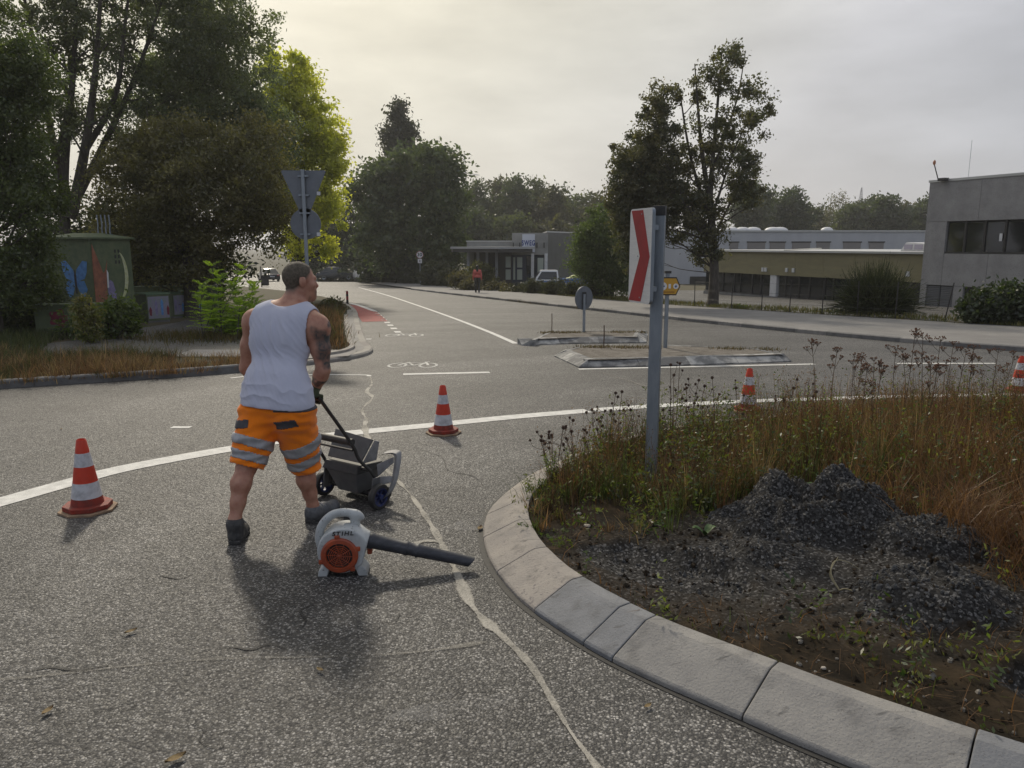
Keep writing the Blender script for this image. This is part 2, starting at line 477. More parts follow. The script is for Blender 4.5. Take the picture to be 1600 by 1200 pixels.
def asphalt(name, base, chip, scale, big=1.0, sheen=0.5, tracks=False):
    m = bpy.data.materials.new(name); m.use_nodes = True
    nt = m.node_tree; b = nt.nodes['Principled BSDF']; lk = nt.links.new
    tc = nt.nodes.new('ShaderNodeTexCoord')
    def N(t): return nt.nodes.new(t)
    warp = N('ShaderNodeTexNoise'); warp.inputs['Scale'].default_value = 60; lk(tc.outputs['Object'], warp.inputs['Vector'])
    va = N('ShaderNodeVectorMath'); va.operation = 'MULTIPLY_ADD'; va.inputs[1].default_value = (0.012,) * 3
    lk(warp.outputs['Color'], va.inputs[0]); lk(tc.outputs['Object'], va.inputs[2])
    v = N('ShaderNodeTexVoronoi'); v.inputs['Scale'].default_value = scale; lk(va.outputs[0], v.inputs['Vector'])
    sep = N('ShaderNodeSeparateColor'); lk(v.outputs['Color'], sep.inputs[0])
    ramp = N('ShaderNodeValToRGB'); e = ramp.color_ramp.elements
    e[0].position = 0; e[0].color = (*[q * 0.45 for q in base], 1); e[1].position = 1; e[1].color = (*chip, 1)
    x = ramp.color_ramp.elements.new(0.5); x.color = (*base, 1)
    x = ramp.color_ramp.elements.new(0.8); x.color = (*[(p + q) / 2 for p, q in zip(base, chip)], 1)
    lk(sep.outputs[0], ramp.inputs[0])
    # tar between the chippings
    edge = N('ShaderNodeMapRange'); edge.inputs[1].default_value = 0.25; edge.inputs[2].default_value = 0.62; edge.inputs[3].default_value = 0; edge.inputs[4].default_value = 0.85
    lk(v.outputs['Distance'], edge.inputs[0])
    m1 = N('ShaderNodeMixRGB'); m1.inputs[2].default_value = (0.035, 0.034, 0.033, 1); lk(edge.outputs[0], m1.inputs[0]); lk(ramp.outputs[0], m1.inputs[1])
    # broad wear: long stretched tracks and blotches
    n1 = N('ShaderNodeTexNoise'); n1.inputs['Scale'].default_value = 0.55; n1.inputs['Detail'].default_value = 5; n1.inputs['Roughness'].default_value = 0.6
    lk(tc.outputs['Object'], n1.inputs['Vector'])
    r1 = N('ShaderNodeMapRange'); r1.inputs[1].default_value = 0.32; r1.inputs[2].default_value = 0.7; r1.inputs[3].default_value = 1 - 0.28 * big; r1.inputs[4].default_value = 1 + 0.28 * big
    lk(n1.outputs[0], r1.inputs[0])
    n2 = N('ShaderNodeTexNoise'); n2.inputs['Scale'].default_value = 6; n2.inputs['Detail'].default_value = 6
    lk(tc.outputs['Object'], n2.inputs['Vector'])
    r2 = N('ShaderNodeMapRange'); r2.inputs[1].default_value = 0.3; r2.inputs[2].default_value = 0.7; r2.inputs[3].default_value = 0.85; r2.inputs[4].default_value = 1.15
    lk(n2.outputs[0], r2.inputs[0])
    mm = N('ShaderNodeMath'); mm.operation = 'MULTIPLY'; lk(r1.outputs[0], mm.inputs[0]); lk(r2.outputs[0], mm.inputs[1])
    if tracks:      # wheel tracks polished round the roundabout
        vd = N('ShaderNodeVectorMath'); vd.operation = 'DISTANCE'; vd.inputs[1].default_value = (5.2, 4.2, 0); lk(tc.outputs['Object'], vd.inputs[0])
        cx_ = N('ShaderNodeCombineXYZ'); lk(vd.outputs['Value'], cx_.inputs[0]); lk(n1.outputs[0], cx_.inputs[1])
        nt_ = N('ShaderNodeTexNoise'); nt_.inputs['Scale'].default_value = 1.1; nt_.inputs['Detail'].default_value = 3; lk(cx_.outputs[0], nt_.inputs['Vector'])
        rt = N('ShaderNodeMapRange'); rt.inputs[1].default_value = 0.35; rt.inputs[2].default_value = 0.65; rt.inputs[3].default_value = 0.78; rt.inputs[4].default_value = 1.2; lk(nt_.outputs[0], rt.inputs[0])
        m3 = N('ShaderNodeMath'); m3.operation = 'MULTIPLY'; lk(mm.outputs[0], m3.inputs[0]); lk(rt.outputs[0], m3.inputs[1]); mm = m3
    sc = N('ShaderNodeVectorMath'); sc.operation = 'SCALE'; lk(m1.outputs[0], sc.inputs[0]); lk(mm.outputs[0], sc.inputs['Scale'])
    lk(sc.outputs[0], b.inputs['Base Color'])
    rr = N('ShaderNodeMapRange'); rr.inputs[3].default_value = 0.48; rr.inputs[4].default_value = 0.8; lk(sep.outputs[1], rr.inputs[0]); lk(rr.outputs[0], b.inputs['Roughness'])
    b.inputs['Specular IOR Level'].default_value = sheen
    bp = N('ShaderNodeBump'); bp.inputs['Strength'].default_value = 0.6; bp.inputs['Distance'].default_value = 0.006; bp.invert = True
    ad = N('ShaderNodeMath'); ad.operation = 'ADD'; s3 = N('ShaderNodeMath'); s3.operation = 'MULTIPLY'; s3.inputs[1].default_value = 0.7
    lk(sep.outputs[2], s3.inputs[0]); lk(v.outputs['Distance'], ad.inputs[0]); lk(s3.outputs[0], ad.inputs[1])
    lk(ad.outputs[0], bp.inputs['Height']); lk(bp.outputs[0], b.inputs['Normal'])
    return m
ROADM = asphalt('road_asphalt', (0.060, 0.058, 0.056), (0.41, 0.395, 0.37), 92, 1.0, 0.42, True)
PATHM = asphalt('path_asphalt', (0.16, 0.15, 0.14), (0.32, 0.3, 0.28), 110, 0.7)
def worn(name, c, lo, hi, scale=30, rough=0.7, edge_scale=4):     # paint or sealant through which the road shows
    m = mat(name, c, rough, c2=tuple(q * 0.75 for q in c), scale=12, bump=0.3, bscale=150)
    nt = m.node_tree; lk = nt.links.new
    b = nt.nodes['Principled BSDF']; out = nt.nodes['Material Output']
    tc = nt.nodes.new('ShaderNodeTexCoord')
    n = nt.nodes.new('ShaderNodeTexNoise'); n.inputs['Scale'].default_value = scale; n.inputs['Detail'].default_value = 5; n.inputs['Roughness'].default_value = 0.7
    n2 = nt.nodes.new('ShaderNodeTexNoise'); n2.inputs['Scale'].default_value = edge_scale; n2.inputs['Detail'].default_value = 3
    ad = nt.nodes.new('ShaderNodeMath'); ad.operation = 'MULTIPLY_ADD'; ad.inputs[1].default_value = 0.5
    lk(tc.outputs['Object'], n.inputs['Vector']); lk(tc.outputs['Object'], n2.inputs['Vector'])
    lk(n2.outputs[0], ad.inputs[0]); 
    h = nt.nodes.new('ShaderNodeMath'); h.operation = 'MULTIPLY'; h.inputs[1].default_value = 0.5; lk(n.outputs[0], h.inputs[0]); lk(h.outputs[0], ad.inputs[2])
    at = nt.nodes.new('ShaderNodeAttribute'); at.attribute_name = 'fade'
    s2 = nt.nodes.new('ShaderNodeMath'); s2.operation = 'ADD'; lk(ad.outputs[0], s2.inputs[0]); lk(at.outputs['Fac'], s2.inputs[1])
    mr = nt.nodes.new('ShaderNodeMapRange'); mr.inputs[1].default_value = lo; mr.inputs[2].default_value = hi
    lk(s2.outputs[0], mr.inputs[0]); 
    lk(mr.outputs[0], b.inputs['Alpha'])
    return m
PAINT = worn('road_paint', (0.74, 0.73, 0.69), 0.24, 0.36, 40)
SEAM = worn('crack_filler', (0.42, 0.395, 0.34), 0.40, 0.66, 70)
DUST = worn('dust_scuff', (0.46, 0.45, 0.44), 0.40, 1.1, 60)
OLDPAINT = worn('old_road_paint', (0.66, 0.65, 0.61), 0.33, 0.50, 26)
REDLANE = mat('red_lane', (0.44, 0.10, 0.085), 0.85, c2=(0.32, 0.085, 0.075), scale=5, speck=(120, (0.13, 0.09, 0.08), (0.55, 0.65)))
CONCRETE = mat('kerb_concrete', (0.30, 0.287, 0.265), 0.85, c2=(0.22, 0.213, 0.203), scale=5, bump=0.25, bscale=90, speck=(160, (0.15, 0.14, 0.13), (0.62, 0.7)))
CONCRETE_B = mat('kerb_concrete_blue', (0.215, 0.22, 0.23), 0.8, c2=(0.165, 0.17, 0.178), scale=6, bump=0.2, bscale=90, speck=(170, (0.13, 0.13, 0.13), (0.62, 0.7)))
CONCRETE_W = mat('kerb_concrete_warm', (0.35, 0.315, 0.275), 0.85, c2=(0.25, 0.23, 0.21), scale=4, bump=0.3, bscale=80, speck=(40, (0.2, 0.18, 0.17), (0.6, 0.72)))
CONCRETE_D = mat('kerb_concrete_dark', (0.19, 0.185, 0.18), 0.85, c2=(0.12, 0.118, 0.115), scale=5, bump=0.3, bscale=60)
def scuff(m, k=1.0):          # tyre rubber streaks and grime on the kerb faces
    nt = m.node_tree; lk = nt.links.new; b = nt.nodes['Principled BSDF']
    src = b.inputs['Base Color'].links[0].from_socket
    tc = nt.nodes.new('ShaderNodeTexCoord')
    for rot, sc, lo, hi, amt in ((0.9, (2.2, 26, 26), 0.66, 0.72, 0.55), (-0.5, (3, 34, 34), 0.68, 0.73, 0.5), (0.2, (9, 9, 9), 0.55, 0.75, 0.45)):
        mp = nt.nodes.new('ShaderNodeMapping'); mp.inputs['Scale'].default_value = sc; mp.inputs['Rotation'].default_value = (0, 0, rot); lk(tc.outputs['Object'], mp.inputs[0])
        n = nt.nodes.new('ShaderNodeTexNoise'); n.inputs['Scale'].default_value = 1.0; n.inputs['Detail'].default_value = 3; lk(mp.outputs[0], n.inputs['Vector'])
        mr = nt.nodes.new('ShaderNodeMapRange'); mr.inputs[1].default_value = lo; mr.inputs[2].default_value = hi; mr.inputs[4].default_value = amt * k; lk(n.outputs[0], mr.inputs[0])
        mx = nt.nodes.new('ShaderNodeMixRGB'); mx.inputs[2].default_value = (0.07, 0.068, 0.065, 1); lk(mr.outputs[0], mx.inputs[0]); lk(src, mx.inputs[1]); src = mx.outputs[0]
    lk(src, b.inputs['Base Color'])
for m_ in (CONCRETE, CONCRETE_W, CONCRETE_B):
    scuff(m_)
GALV = mat('galvanised', (0.30, 0.33, 0.36), 0.45, 0.55, c2=(0.22, 0.25, 0.28), scale=14, stretch=(1, 1, 0.25), bump=0.05)
SIGNBACK = mat('sign_back', (0.17, 0.185, 0.21), 0.5, 0.3, c2=(0.14, 0.155, 0.175), scale=5)
BLACK = mat('black_plastic', (0.02, 0.02, 0.021), 0.55, c2=(0.04, 0.038, 0.036), scale=20)
WHITE = mat('white_paint', (0.72, 0.72, 0.72), 0.5, c2=(0.62, 0.62, 0.62), scale=6)
GLASS = mat('dark_glass', (0.015, 0.018, 0.022), 0.06, spec=0.7)
# ================================================================ GROUND, ROAD, KERBS
GRASS_G = mat('rough_ground', (0.055, 0.06, 0.025), 0.95, c2=(0.085, 0.06, 0.03), scale=1.5, bump=0.6, bscale=14)
SOIL = mat('soil', (0.035, 0.028, 0.022), 0.95, c2=(0.085, 0.062, 0.042), scale=7, bump=0.9, bscale=45, speck=(70, (0.2, 0.17, 0.14), (0.66, 0.72)))

def grid_sheet(name, xs, ys, zf, m, parent=None):
    X, Y = np.meshgrid(xs, ys, indexing='ij')
    V = np.stack([X, Y, zf(X, Y)], -1).reshape(-1, 3)
    nx, ny = len(xs), len(ys)
    i, j = np.meshgrid(np.arange(nx - 1), np.arange(ny - 1), indexing='ij'); a = (i * ny + j).ravel()
    return np_mesh(name, V, np.stack([a, a + ny, a + ny + 1, a + 1], 1), m, parent)
tag(grid_sheet('ground', np.linspace(-900, 900, 37), np.concatenate([np.linspace(-60, 160, 23), np.linspace(200, 1500, 14)]),
               lambda X, Y: gz(X, Y) - 1.6, GRASS_G), kind='structure')
road = tag(grid_sheet('road', np.linspace(-70, 60, 14), np.linspace(-12, 150, 17), gz, ROADM), kind='structure')

def sheet(name, poly, dz, m, parent=None):
    P = [Vector((float(p[0]), float(p[1]), 0)) for p in poly]
    tri = tessellate_polygon([P])
    V = np.array([(p.x, p.y, float(gz(p.x, p.y)) + dz) for p in P])
    F = []
    for t in tri:
        a, b, c = [P[i] for i in t]
        F.append(tuple(t) if (b - a).cross(c - a).z > 0 else tuple(reversed(t)))
    me = bpy.data.meshes.new(name); me.from_pydata(V.tolist(), [], F)
    return link(name, me, m, parent)
def ribbon(name, pts, width, dz, m, parent=road, n=8, fade=None, wob=0.0, smooth=True, mid=0.11):
    P = spline([p[:2] for p in pts], n) if smooth else np.array([p[:2] for p in pts])
    N = normals2(P); k = len(P)
    w = np.broadcast_to(np.asarray(np.interp(np.linspace(0, 1, k), np.linspace(0, 1, np.size(width)), np.ravel(width))), (k,)).copy()
    if wob:
        w *= 1 + wob * 2 * fbm(np.c_[P * 9, np.zeros(k)], 3)
    rows = []
    for s in (-1.0, -0.55, 0.55, 1.0):
        q = P + N * (s * w / 2)[:, None]
        rows.append(np.c_[q, gz(q[:, 0], q[:, 1]) + dz])
    V = np.stack(rows, 1).reshape(-1, 3)
    i = np.arange(k - 1)[:, None] * 4 + np.arange(3)[None]; a = i.ravel()
    o = np_mesh(name, V, np.stack([a, a + 1, a + 5, a + 4], 1), m, parent)
    if fade is not None:
        f = np.tile(np.array([-fade - 0.08, mid, mid, -fade - 0.08], np.float32), k)
        en = np.ones(k); en[0] = en[-1] = 0
        at = o.data.attributes.new('fade', 'FLOAT', 'POINT'); at.data.foreach_set('value', f)
    return o

# paint on the road
def gp(*L_):
    return [G(*p) for p in L_]
ribbon('edge_line', gp((-160, 824), (-60, 801), (0, 785), (100, 757), (200, 731), (370, 700), (500, 682), (700, 662), (800, 652), (918, 642)), 0.23, 0.004, PAINT)
ribbon('edge_line', gp((927, 641), (1050, 633), (1200, 626), (1400, 620), (1500, 618), (1640, 616)), 0.21, 0.004, PAINT)
ribbon('centre_line', gp((560, 449), (600, 460), (640, 473), (700, 494), (760, 517), (806, 537)), 0.14, 0.004, PAINT)
ribbon('short_line', gp((630, 585), (765, 582)), 0.17, 0.004, PAINT)
ribbon('island_line', gp((904, 577), (1090, 573), (1272, 569)), 0.13, 0.004, PAINT)
ribbon('island_line', gp((1400, 568), (1555, 568)), 0.12, 0.004, PAINT)
ribbon('kerb_line', gp((360, 591), (420, 586), (560, 586), (578, 588)), 0.07, 0.004, PAINT)
ribbon('short_dash', gp((268, 668), (298, 668)), 0.10, 0.004, PAINT)
ribbon('short_dash', gp((568, 530), (580, 530)), 0.18, 0.004, PAINT)
ribbon('short_dash', gp((690, 455), (640, 447)), 0.16, 0.004, PAINT)
A_, B_ = G(585, 486), G(626, 523)
for k in range(9):
    a = A_ + (B_ - A_) * (k / 9 + 0.01); b = a + (B_ - A_) * 0.045
    ribbon('lane_dash', [a, b], 0.17, 0.004, PAINT, smooth=False)
ribbon('lane_edge_line', gp((548, 474), (560, 477), (585, 486)), 0.2, 0.0045, PAINT)
sheet('red_cycle_lane', gp((546, 476), (566, 478), (588, 487), (606, 502), (566, 503), (556, 488)), 0.004, REDLANE, road)
def bicycle(cx, cy, w):
    c = G(cx, cy); s = w / 1.75
    def el(ox, r):
        t = np.linspace(0, 2 * math.pi, 25)
        return [(c[0] + s * (ox + r * math.cos(q)), c[1] + s * 2.0 * r * math.sin(q)) for q in t]
    def pl(L_):
        return [(c[0] + s * x, c[1] + s * 2.0 * y) for x, y in L_]
    for ox in (-0.55, 0.55):
        ribbon('bicycle_symbol', el(ox, 0.30), 0.06 * s * 1.6, 0.004, OLDPAINT, n=1)
    for q in ([(-0.55, 0), (-0.25, 0.38), (0.38, 0.36), (0.02, -0.02), (-0.55, 0)], [(0.02, -0.02), (-0.28, 0.46)], [(0.55, 0), (0.35, 0.5), (0.5, 0.52)]):
        ribbon('bicycle_symbol', pl(q), 0.06 * s * 1.6, 0.0045, OLDPAINT, smooth=False)
bicycle(645, 571, 0.86)
bicycle(632, 524, 0.95)

# filled cracks and dusty scuffs
TAR_ = worn('tar_crack', (0.015, 0.015, 0.015), 0.35, 0.5, 90)
FAINT = worn('faint_filler', (0.30, 0.28, 0.24), 0.47, 0.95, 70)
ribbon('filled_crack', gp((578, 588), (581, 600), (573, 612), (582, 622), (566, 640), (572, 655), (570, 668), (576, 690), (590, 720), (622, 752)), [0.045, 0.055, 0.06, 0.04], 0.005, SEAM, fade=0.16, wob=2.2, n=6)
ribbon('filled_crack', gp((618, 748), (640, 772), (660, 800), (680, 832), (695, 860), (712, 893), (730, 935), (752, 965), (790, 1000), (830, 1042), (865, 1100), (895, 1150), (940, 1210), (990, 1290)), [0.035, 0.07, 0.065, 0.045, 0.05], 0.005, SEAM, fade=0.16, wob=1.3)
ribbon('filled_crack', gp((640, 856), (655, 848), (675, 846), (694, 850)), [0.05, 0.05], 0.0055, SEAM, fade=0.08, wob=0.9)
ribbon('faint_crack', gp((760, 1004), (690, 1015), (600, 1024), (480, 1028), (350, 1030), (200, 1042), (60, 1058), (-40, 1066)), [0.04, 0.03, 0.022, 0.02], 0.005, FAINT, fade=0.25, wob=1.4)
ribbon('faint_crack', gp((940, 582), (965, 590), (990, 598), (1015, 606)), [0.08, 0.08], 0.005, FAINT, fade=0.12, wob=0.6)
ribbon('dust_scuff', gp((600, 1125), (680, 1112), (760, 1098), (835, 1084)), [0.01, 0.12, 0.22, 0.16, 0.08, 0.01], 0.006, DUST, fade=0.4, wob=1.2, mid=0.0)
ribbon('dust_scuff', gp((690, 826), (730, 822), (775, 812), (800, 790)), [0.02, 0.35, 0.45, 0.3], 0.006, DUST, fade=0.35, wob=0.8, mid=-0.02)
ribbon('dust_scuff', gp((640, 690), (720, 690), (830, 684)), [0.02, 0.3, 0.4, 0.2, 0.02], 0.006, DUST, fade=0.35, wob=0.8, mid=-0.02)

# hairline cracks and dark tar spots
for pts in (((330, 1020), (360, 1012), (392, 1016), (420, 1008), (445, 1014)), ((590, 985), (600, 972), (615, 975), (625, 960)), ((470, 985), (478, 970), (470, 955), (490, 945)), ((300, 1130), (318, 1142), (312, 1158), (335, 1170), (350, 1166)), ((40, 1050), (80, 1044), (120, 1048), (170, 1040)), ((650, 700), (690, 715), (700, 735), (740, 745), (760, 765)), ((250, 900), (280, 905), (300, 898))):
    ribbon('hairline_crack', gp(*pts), [0.004, 0.009, 0.004], 0.004, TAR_, wob=2.5, n=5)

# dead leaves blown over the road: one by one
DEAD = mat('dead_leaf', (0.30, 0.22, 0.09), 0.8, c2=(0.10, 0.05, 0.03), scale=20)
def curled(mb, p, s, rz):
    u = np.linspace(-1, 1, 5)
    V = []
    for a in u:
        w = 0.42 * (1 - a * a) + 0.03
        for b in (-1, 0, 1):
            V.append((a * s, b * w * s, 0.006 + s * 0.35 * (b * b * 0.6 + a * a * 0.35) * (1.0)))
    V = np.array(V); c, q = math.cos(rz), math.sin(rz)
    V = np.c_[V[:, 0] * c - V[:, 1] * q, V[:, 0] * q + V[:, 1] * c, V[:, 2]] + p
    mb.add(V, [(i * 3 + j, i * 3 + j + 1, i * 3 + j + 4, i * 3 + j + 3) for i in range(4) for j in range(2)])
leafspots = [((500, 1050), 'pale curled dead leaf on the asphalt below the man\'s shadow'), ((205, 990), 'dark dead leaf lying flat on the asphalt at lower left'),
             ((275, 1190), 'yellowish dead leaf at the bottom edge left of centre'), ((1012, 1107), 'brown dead leaf beside the kerb of the near roundabout'),
             ((75, 1115), 'small tan dead leaf near the lower left corner'), ((750, 828), 'orange brown dead leaf by the tip of the kerb nose'),
             ((96, 672), 'pale scrap of leaf on the road above the left cone')]
for i, (p, lb) in enumerate(leafspots):
    mb = MB(); q = G(*p); curled(mb, (0, 0, 0.004), 0.022 + 0.008 * (i % 3), rng.uniform(0, 3)); o = mb.build('dead_leaf', DEAD, smooth=True, fix=False)
    o.location = q; tag(o, lb, 'leaf', 'dead leaves on the road')

# ---- kerb builder: each stone its own mesh
def kerb(name, path, joints, prof, mats, side=1, dz=0.0, gap=0.006, mask=None):
    P = np.array([p[:2] for p in path]); S = arclen(P)
    root = tag(empty(name, (P[0][0], P[0][1], gz(P[0][0], P[0][1]) + dz)), kind='structure')
    org = np.array(root.location)
    for i in range(len(joints) - 1):
        a, b = joints[i] + gap / 2, joints[i + 1] - gap / 2
        ss = np.linspace(a, b, max(2, int((b - a) / 0.15) + 1))
        Q = at_len(P, S, ss)
        T = (at_len(P, S, np.minimum(ss + 0.05, S[-1])) - at_len(P, S, np.maximum(ss - 0.05, 0)))
        T /= np.linalg.norm(T, axis=1)[:, None]
        N = np.stack([-T[:, 1], T[:, 0]], 1) * side
        jig = rng.normal(0, 0.003)
        rings = []
        for q, n in zip(Q, N):
            rings.append([(q[0] + n[0] * (u + jig), q[1] + n[1] * (u + jig), gz(q[0] + n[0] * u, q[1] + n[1] * u) + dz + v + (jig * 0.6 if v > 0.05 else 0)) for u, v in prof])
        mb = MB().loft(rings)
        mb.build('kerb_stone', mats[i % len(mats)], root, off=org, bevel=0.006 if b - a < 3 and name == 'roundabout_kerb' else 0)
    return root
# roundabout island
ISL = spline([(6.5, -0.9), (4.2, 0.3), (2.6, 1.32), (1.75, 1.93), (1.18, 2.38), (0.88, 2.66), (0.44, 3.10), (0.11, 3.58), (-0.05, 3.95), (-0.15, 4.34), (-0.19, 4.79), (-0.15, 5.22), (0.0, 5.70), (0.27, 6.30), (0.85, 7.10), (1.75, 7.85), (2.9, 8.35), (4.5, 8.75), (7, 9.0), (10, 8.8), (13, 7.6)], 10)
IS = arclen(ISL)
def s_of(p):
    return IS[np.argmin(np.hypot(ISL[:, 0] - p[0], ISL[:, 1] - p[1]))]
js = [s_of(G(*q)) for q in ((1506, 1204), (1160, 1128), (956, 1032), (907, 1007), (835, 957), (772, 897), (756, 844))]
jb0, jb1, jw, jn = js[2], js[3], js[4], js[0]
js = [js[0] - 2.4, js[0] - 1.6, js[0] - 0.8] + js
js = [j for j in js if j > 0.05]
while js[-1] < IS[-1] - 0.9:
    js.append(js[-1] + (0.45 if js[-1] < s_of((0.85, 7.1)) else 0.8))
iprof = [(0, -0.08), (0, 0.020), (0.010, 0.030), (0.205, 0.126), (0.222, 0.133), (0.295, 0.135), (0.295, -0.08)]
kerb('roundabout_kerb', ISL, js, iprof, [(CONCRETE_B if abs(j - jb0) < 0.03 or abs(j - jb1) < 0.03 or j < jn - 0.1 else (CONCRETE_W if j > jw - 0.03 else CONCRETE)) for j in js[:-1]], side=-1)
TAR = mat('tar_joint', (0.012, 0.012, 0.012), 0.7, c2=(0.03, 0.028, 0.025), scale=20)
nI = normals2(ISL)
ribbon('tar_joint', ISL + nI * 0.012, 0.035, 0.003, TAR, n=1)

# soil inside the island: a height field with the dug hole and the two heaps of planings
inner = ISL - normals2(ISL) * 0.27
ipoly = np.vstack([inner, [(16, 5), (14, -3)]])
def soil_h(x, y):
    x = np.asarray(x, float); y = np.asarray(y, float)
    p = np.stack([x * 1.3, y * 1.3, 0 * x], -1).reshape(-1, 3)
    b = 0.105 + 0.06 * fbm(p, 4).reshape(x.shape) + 0.05 * np.clip((x - 1.5) / 3, 0, 1)
    fine = fbm(np.stack([x * 9, y * 9, 0 * x + 3], -1).reshape(-1, 3), 4).reshape(x.shape)
    b = b + 0.045 * fine
    lump = fbm(np.stack([x * 4.2 + 3, y * 4.2, 0 * x + 8], -1).reshape(-1, 3), 2).reshape(x.shape)
    def bump(cx, cy, rx, ry, h, a=0.0, pw=2):
        u = ((x - cx) * math.cos(a) + (y - cy) * math.sin(a)) / rx; v = (-(x - cx) * math.sin(a) + (y - cy) * math.cos(a)) / ry
        d = np.sqrt(u * u + v * v) + 0.35 * fine
        return h * np.clip(1 - d ** pw, 0, 1) ** 0.9
    heap = bump(1.90, 4.60, 0.66, 0.44, 0.27, 0.05) 
    heap = np.maximum(heap, bump(2.38, 4.25, 0.46, 0.32, 0.135, -0.4))
    heap = np.maximum(heap, bump(2.05, 3.45, 0.46, 0.33, 0.135, 0.2))
    heap = np.maximum(heap, bump(1.30, 4.05, 0.55, 0.3, 0.05, 0.3))
    hole = bump(0.82, 3.95, 0.50, 0.30, 0.095, -0.75, 3)
    hole2 = bump(2.35, 2.55, 0.5, 0.25, 0.10, -0.6, 3)
    return np.maximum(b + heap * np.clip(1 + 1.5 * fine + 2.0 * lump, 0.3, 1.6) - hole - hole2, 0.02), heap, hole + hole2
xs = np.arange(-0.4, 9.0, 0.035); ys = np.arange(-1.5, 9.4, 0.035)
X, Y = np.meshgrid(xs, ys, indexing='ij')
Hh, heapm, holem = soil_h(X, Y)
edge = np.full(X.shape, 9.0)
for q in inner[::4]:
    edge = np.minimum(edge, np.hypot(X - q[0], Y - q[1]))
Hh = np.where(edge < 0.3, np.minimum(Hh, 0.115 + 0.5 * edge), Hh)
ins = inpoly(X, Y, ipoly)
i, j = np.meshgrid(np.arange(len(xs) - 1), np.arange(len(ys) - 1), indexing='ij')
ny = len(ys); a = (i * ny + j).ravel()
okc = (ins[:-1, :-1] | ins[1:, 1:] | ins[1:, :-1] | ins[:-1, 1:]).ravel()
Q = np.stack([a, a + ny, a + ny + 1, a + 1], 1)[okc]
V = np.stack([X, Y, gz(X, Y) + Hh], -1).reshape(-1, 3)
dug = np.clip(1.45 - np.hypot((X - 1.55) / 1.15, (Y - 3.95) / 0.72) + 0.9 * fbm(np.stack([X * 4, Y * 4, 0 * X], -1).reshape(-1, 3), 3).reshape(X.shape), 0, 1)
gm = np.clip(np.clip(heapm / 0.05, 0, 1) + np.clip(holem / 0.04, 0, 1) + dug * 0.9, 0, 1).reshape(-1)
V, Q, u = subset(V, Q, np.ones(len(Q), bool))
SOILM = bpy.data.materials.new('island_soil'); SOILM.use_nodes = True
def _soil():
    nt = SOILM.node_tree; b = nt.nodes['Principled BSDF']; lk = nt.links.new
    N = nt.nodes.new
    tc = N('ShaderNodeTexCoord'); at = N('ShaderNodeVertexColor'); at.layer_name = 'Col'
    n1 = N('ShaderNodeTexNoise'); n1.inputs['Scale'].default_value = 8; n1.inputs['Detail'].default_value = 6; lk(tc.outputs['Object'], n1.inputs['Vector'])
    mx = N('ShaderNodeMixRGB'); mx.inputs[1].default_value = (0.017, 0.014, 0.010, 1); mx.inputs[2].default_value = (0.05, 0.036, 0.022, 1)
    mr = N('ShaderNodeMapRange'); mr.inputs[1].default_value = 0.35; mr.inputs[2].default_value = 0.68; lk(n1.outputs[0], mr.inputs[0]); lk(mr.outputs[0], mx.inputs[0])
    v = N('ShaderNodeTexVoronoi'); v.inputs['Scale'].default_value = 85; lk(tc.outputs['Object'], v.inputs['Vector'])
    sp = N('ShaderNodeSeparateColor'); lk(v.outputs['Color'], sp.inputs[0])
    rp = N('ShaderNodeValToRGB'); e = rp.color_ramp.elements; e[0].color = (0.022, 0.021, 0.020, 1); e[1].color = (0.17, 0.165, 0.16, 1); e[0].position = 0.2; e[1].position = 1
    x = rp.color_ramp.elements.new(0.8); x.color = (0.055, 0.053, 0.051, 1)
    lk(sp.outputs[0], rp.inputs[0])
    m2 = N('ShaderNodeMixRGB'); s2 = N('ShaderNodeSeparateColor'); lk(at.outputs[0], s2.inputs[0]); lk(s2.outputs[0], m2.inputs[0]); lk(mx.outputs[0], m2.inputs[1]); lk(rp.outputs[0], m2.inputs[2])
    lk(m2.outputs[0], b.inputs['Base Color']); b.inputs['Roughness'].default_value = 0.95; b.inputs['Specular IOR Level'].default_value = 0.08
    bp = N('ShaderNodeBump'); bp.inputs['Strength'].default_value = 1.0; bp.inputs['Distance'].default_value = 0.016
    ad = N('ShaderNodeMath'); ad.operation = 'ADD'; lk(sp.outputs[1], ad.inputs[0]); lk(n1.outputs[0], ad.inputs[1]); lk(ad.outputs[0], bp.inputs['Height']); lk(bp.outputs[0], b.inputs['Normal'])
_soil()
tag(np_mesh('island_ground', V, Q, SOILM, None, np.repeat(gm[u][:, None], 3, 1), smooth=True), kind='structure')
def isl_z(x, y):
    h, a_, b_ = soil_h(x, y)
    return gz(np.asarray(x), np.asarray(y)) + h
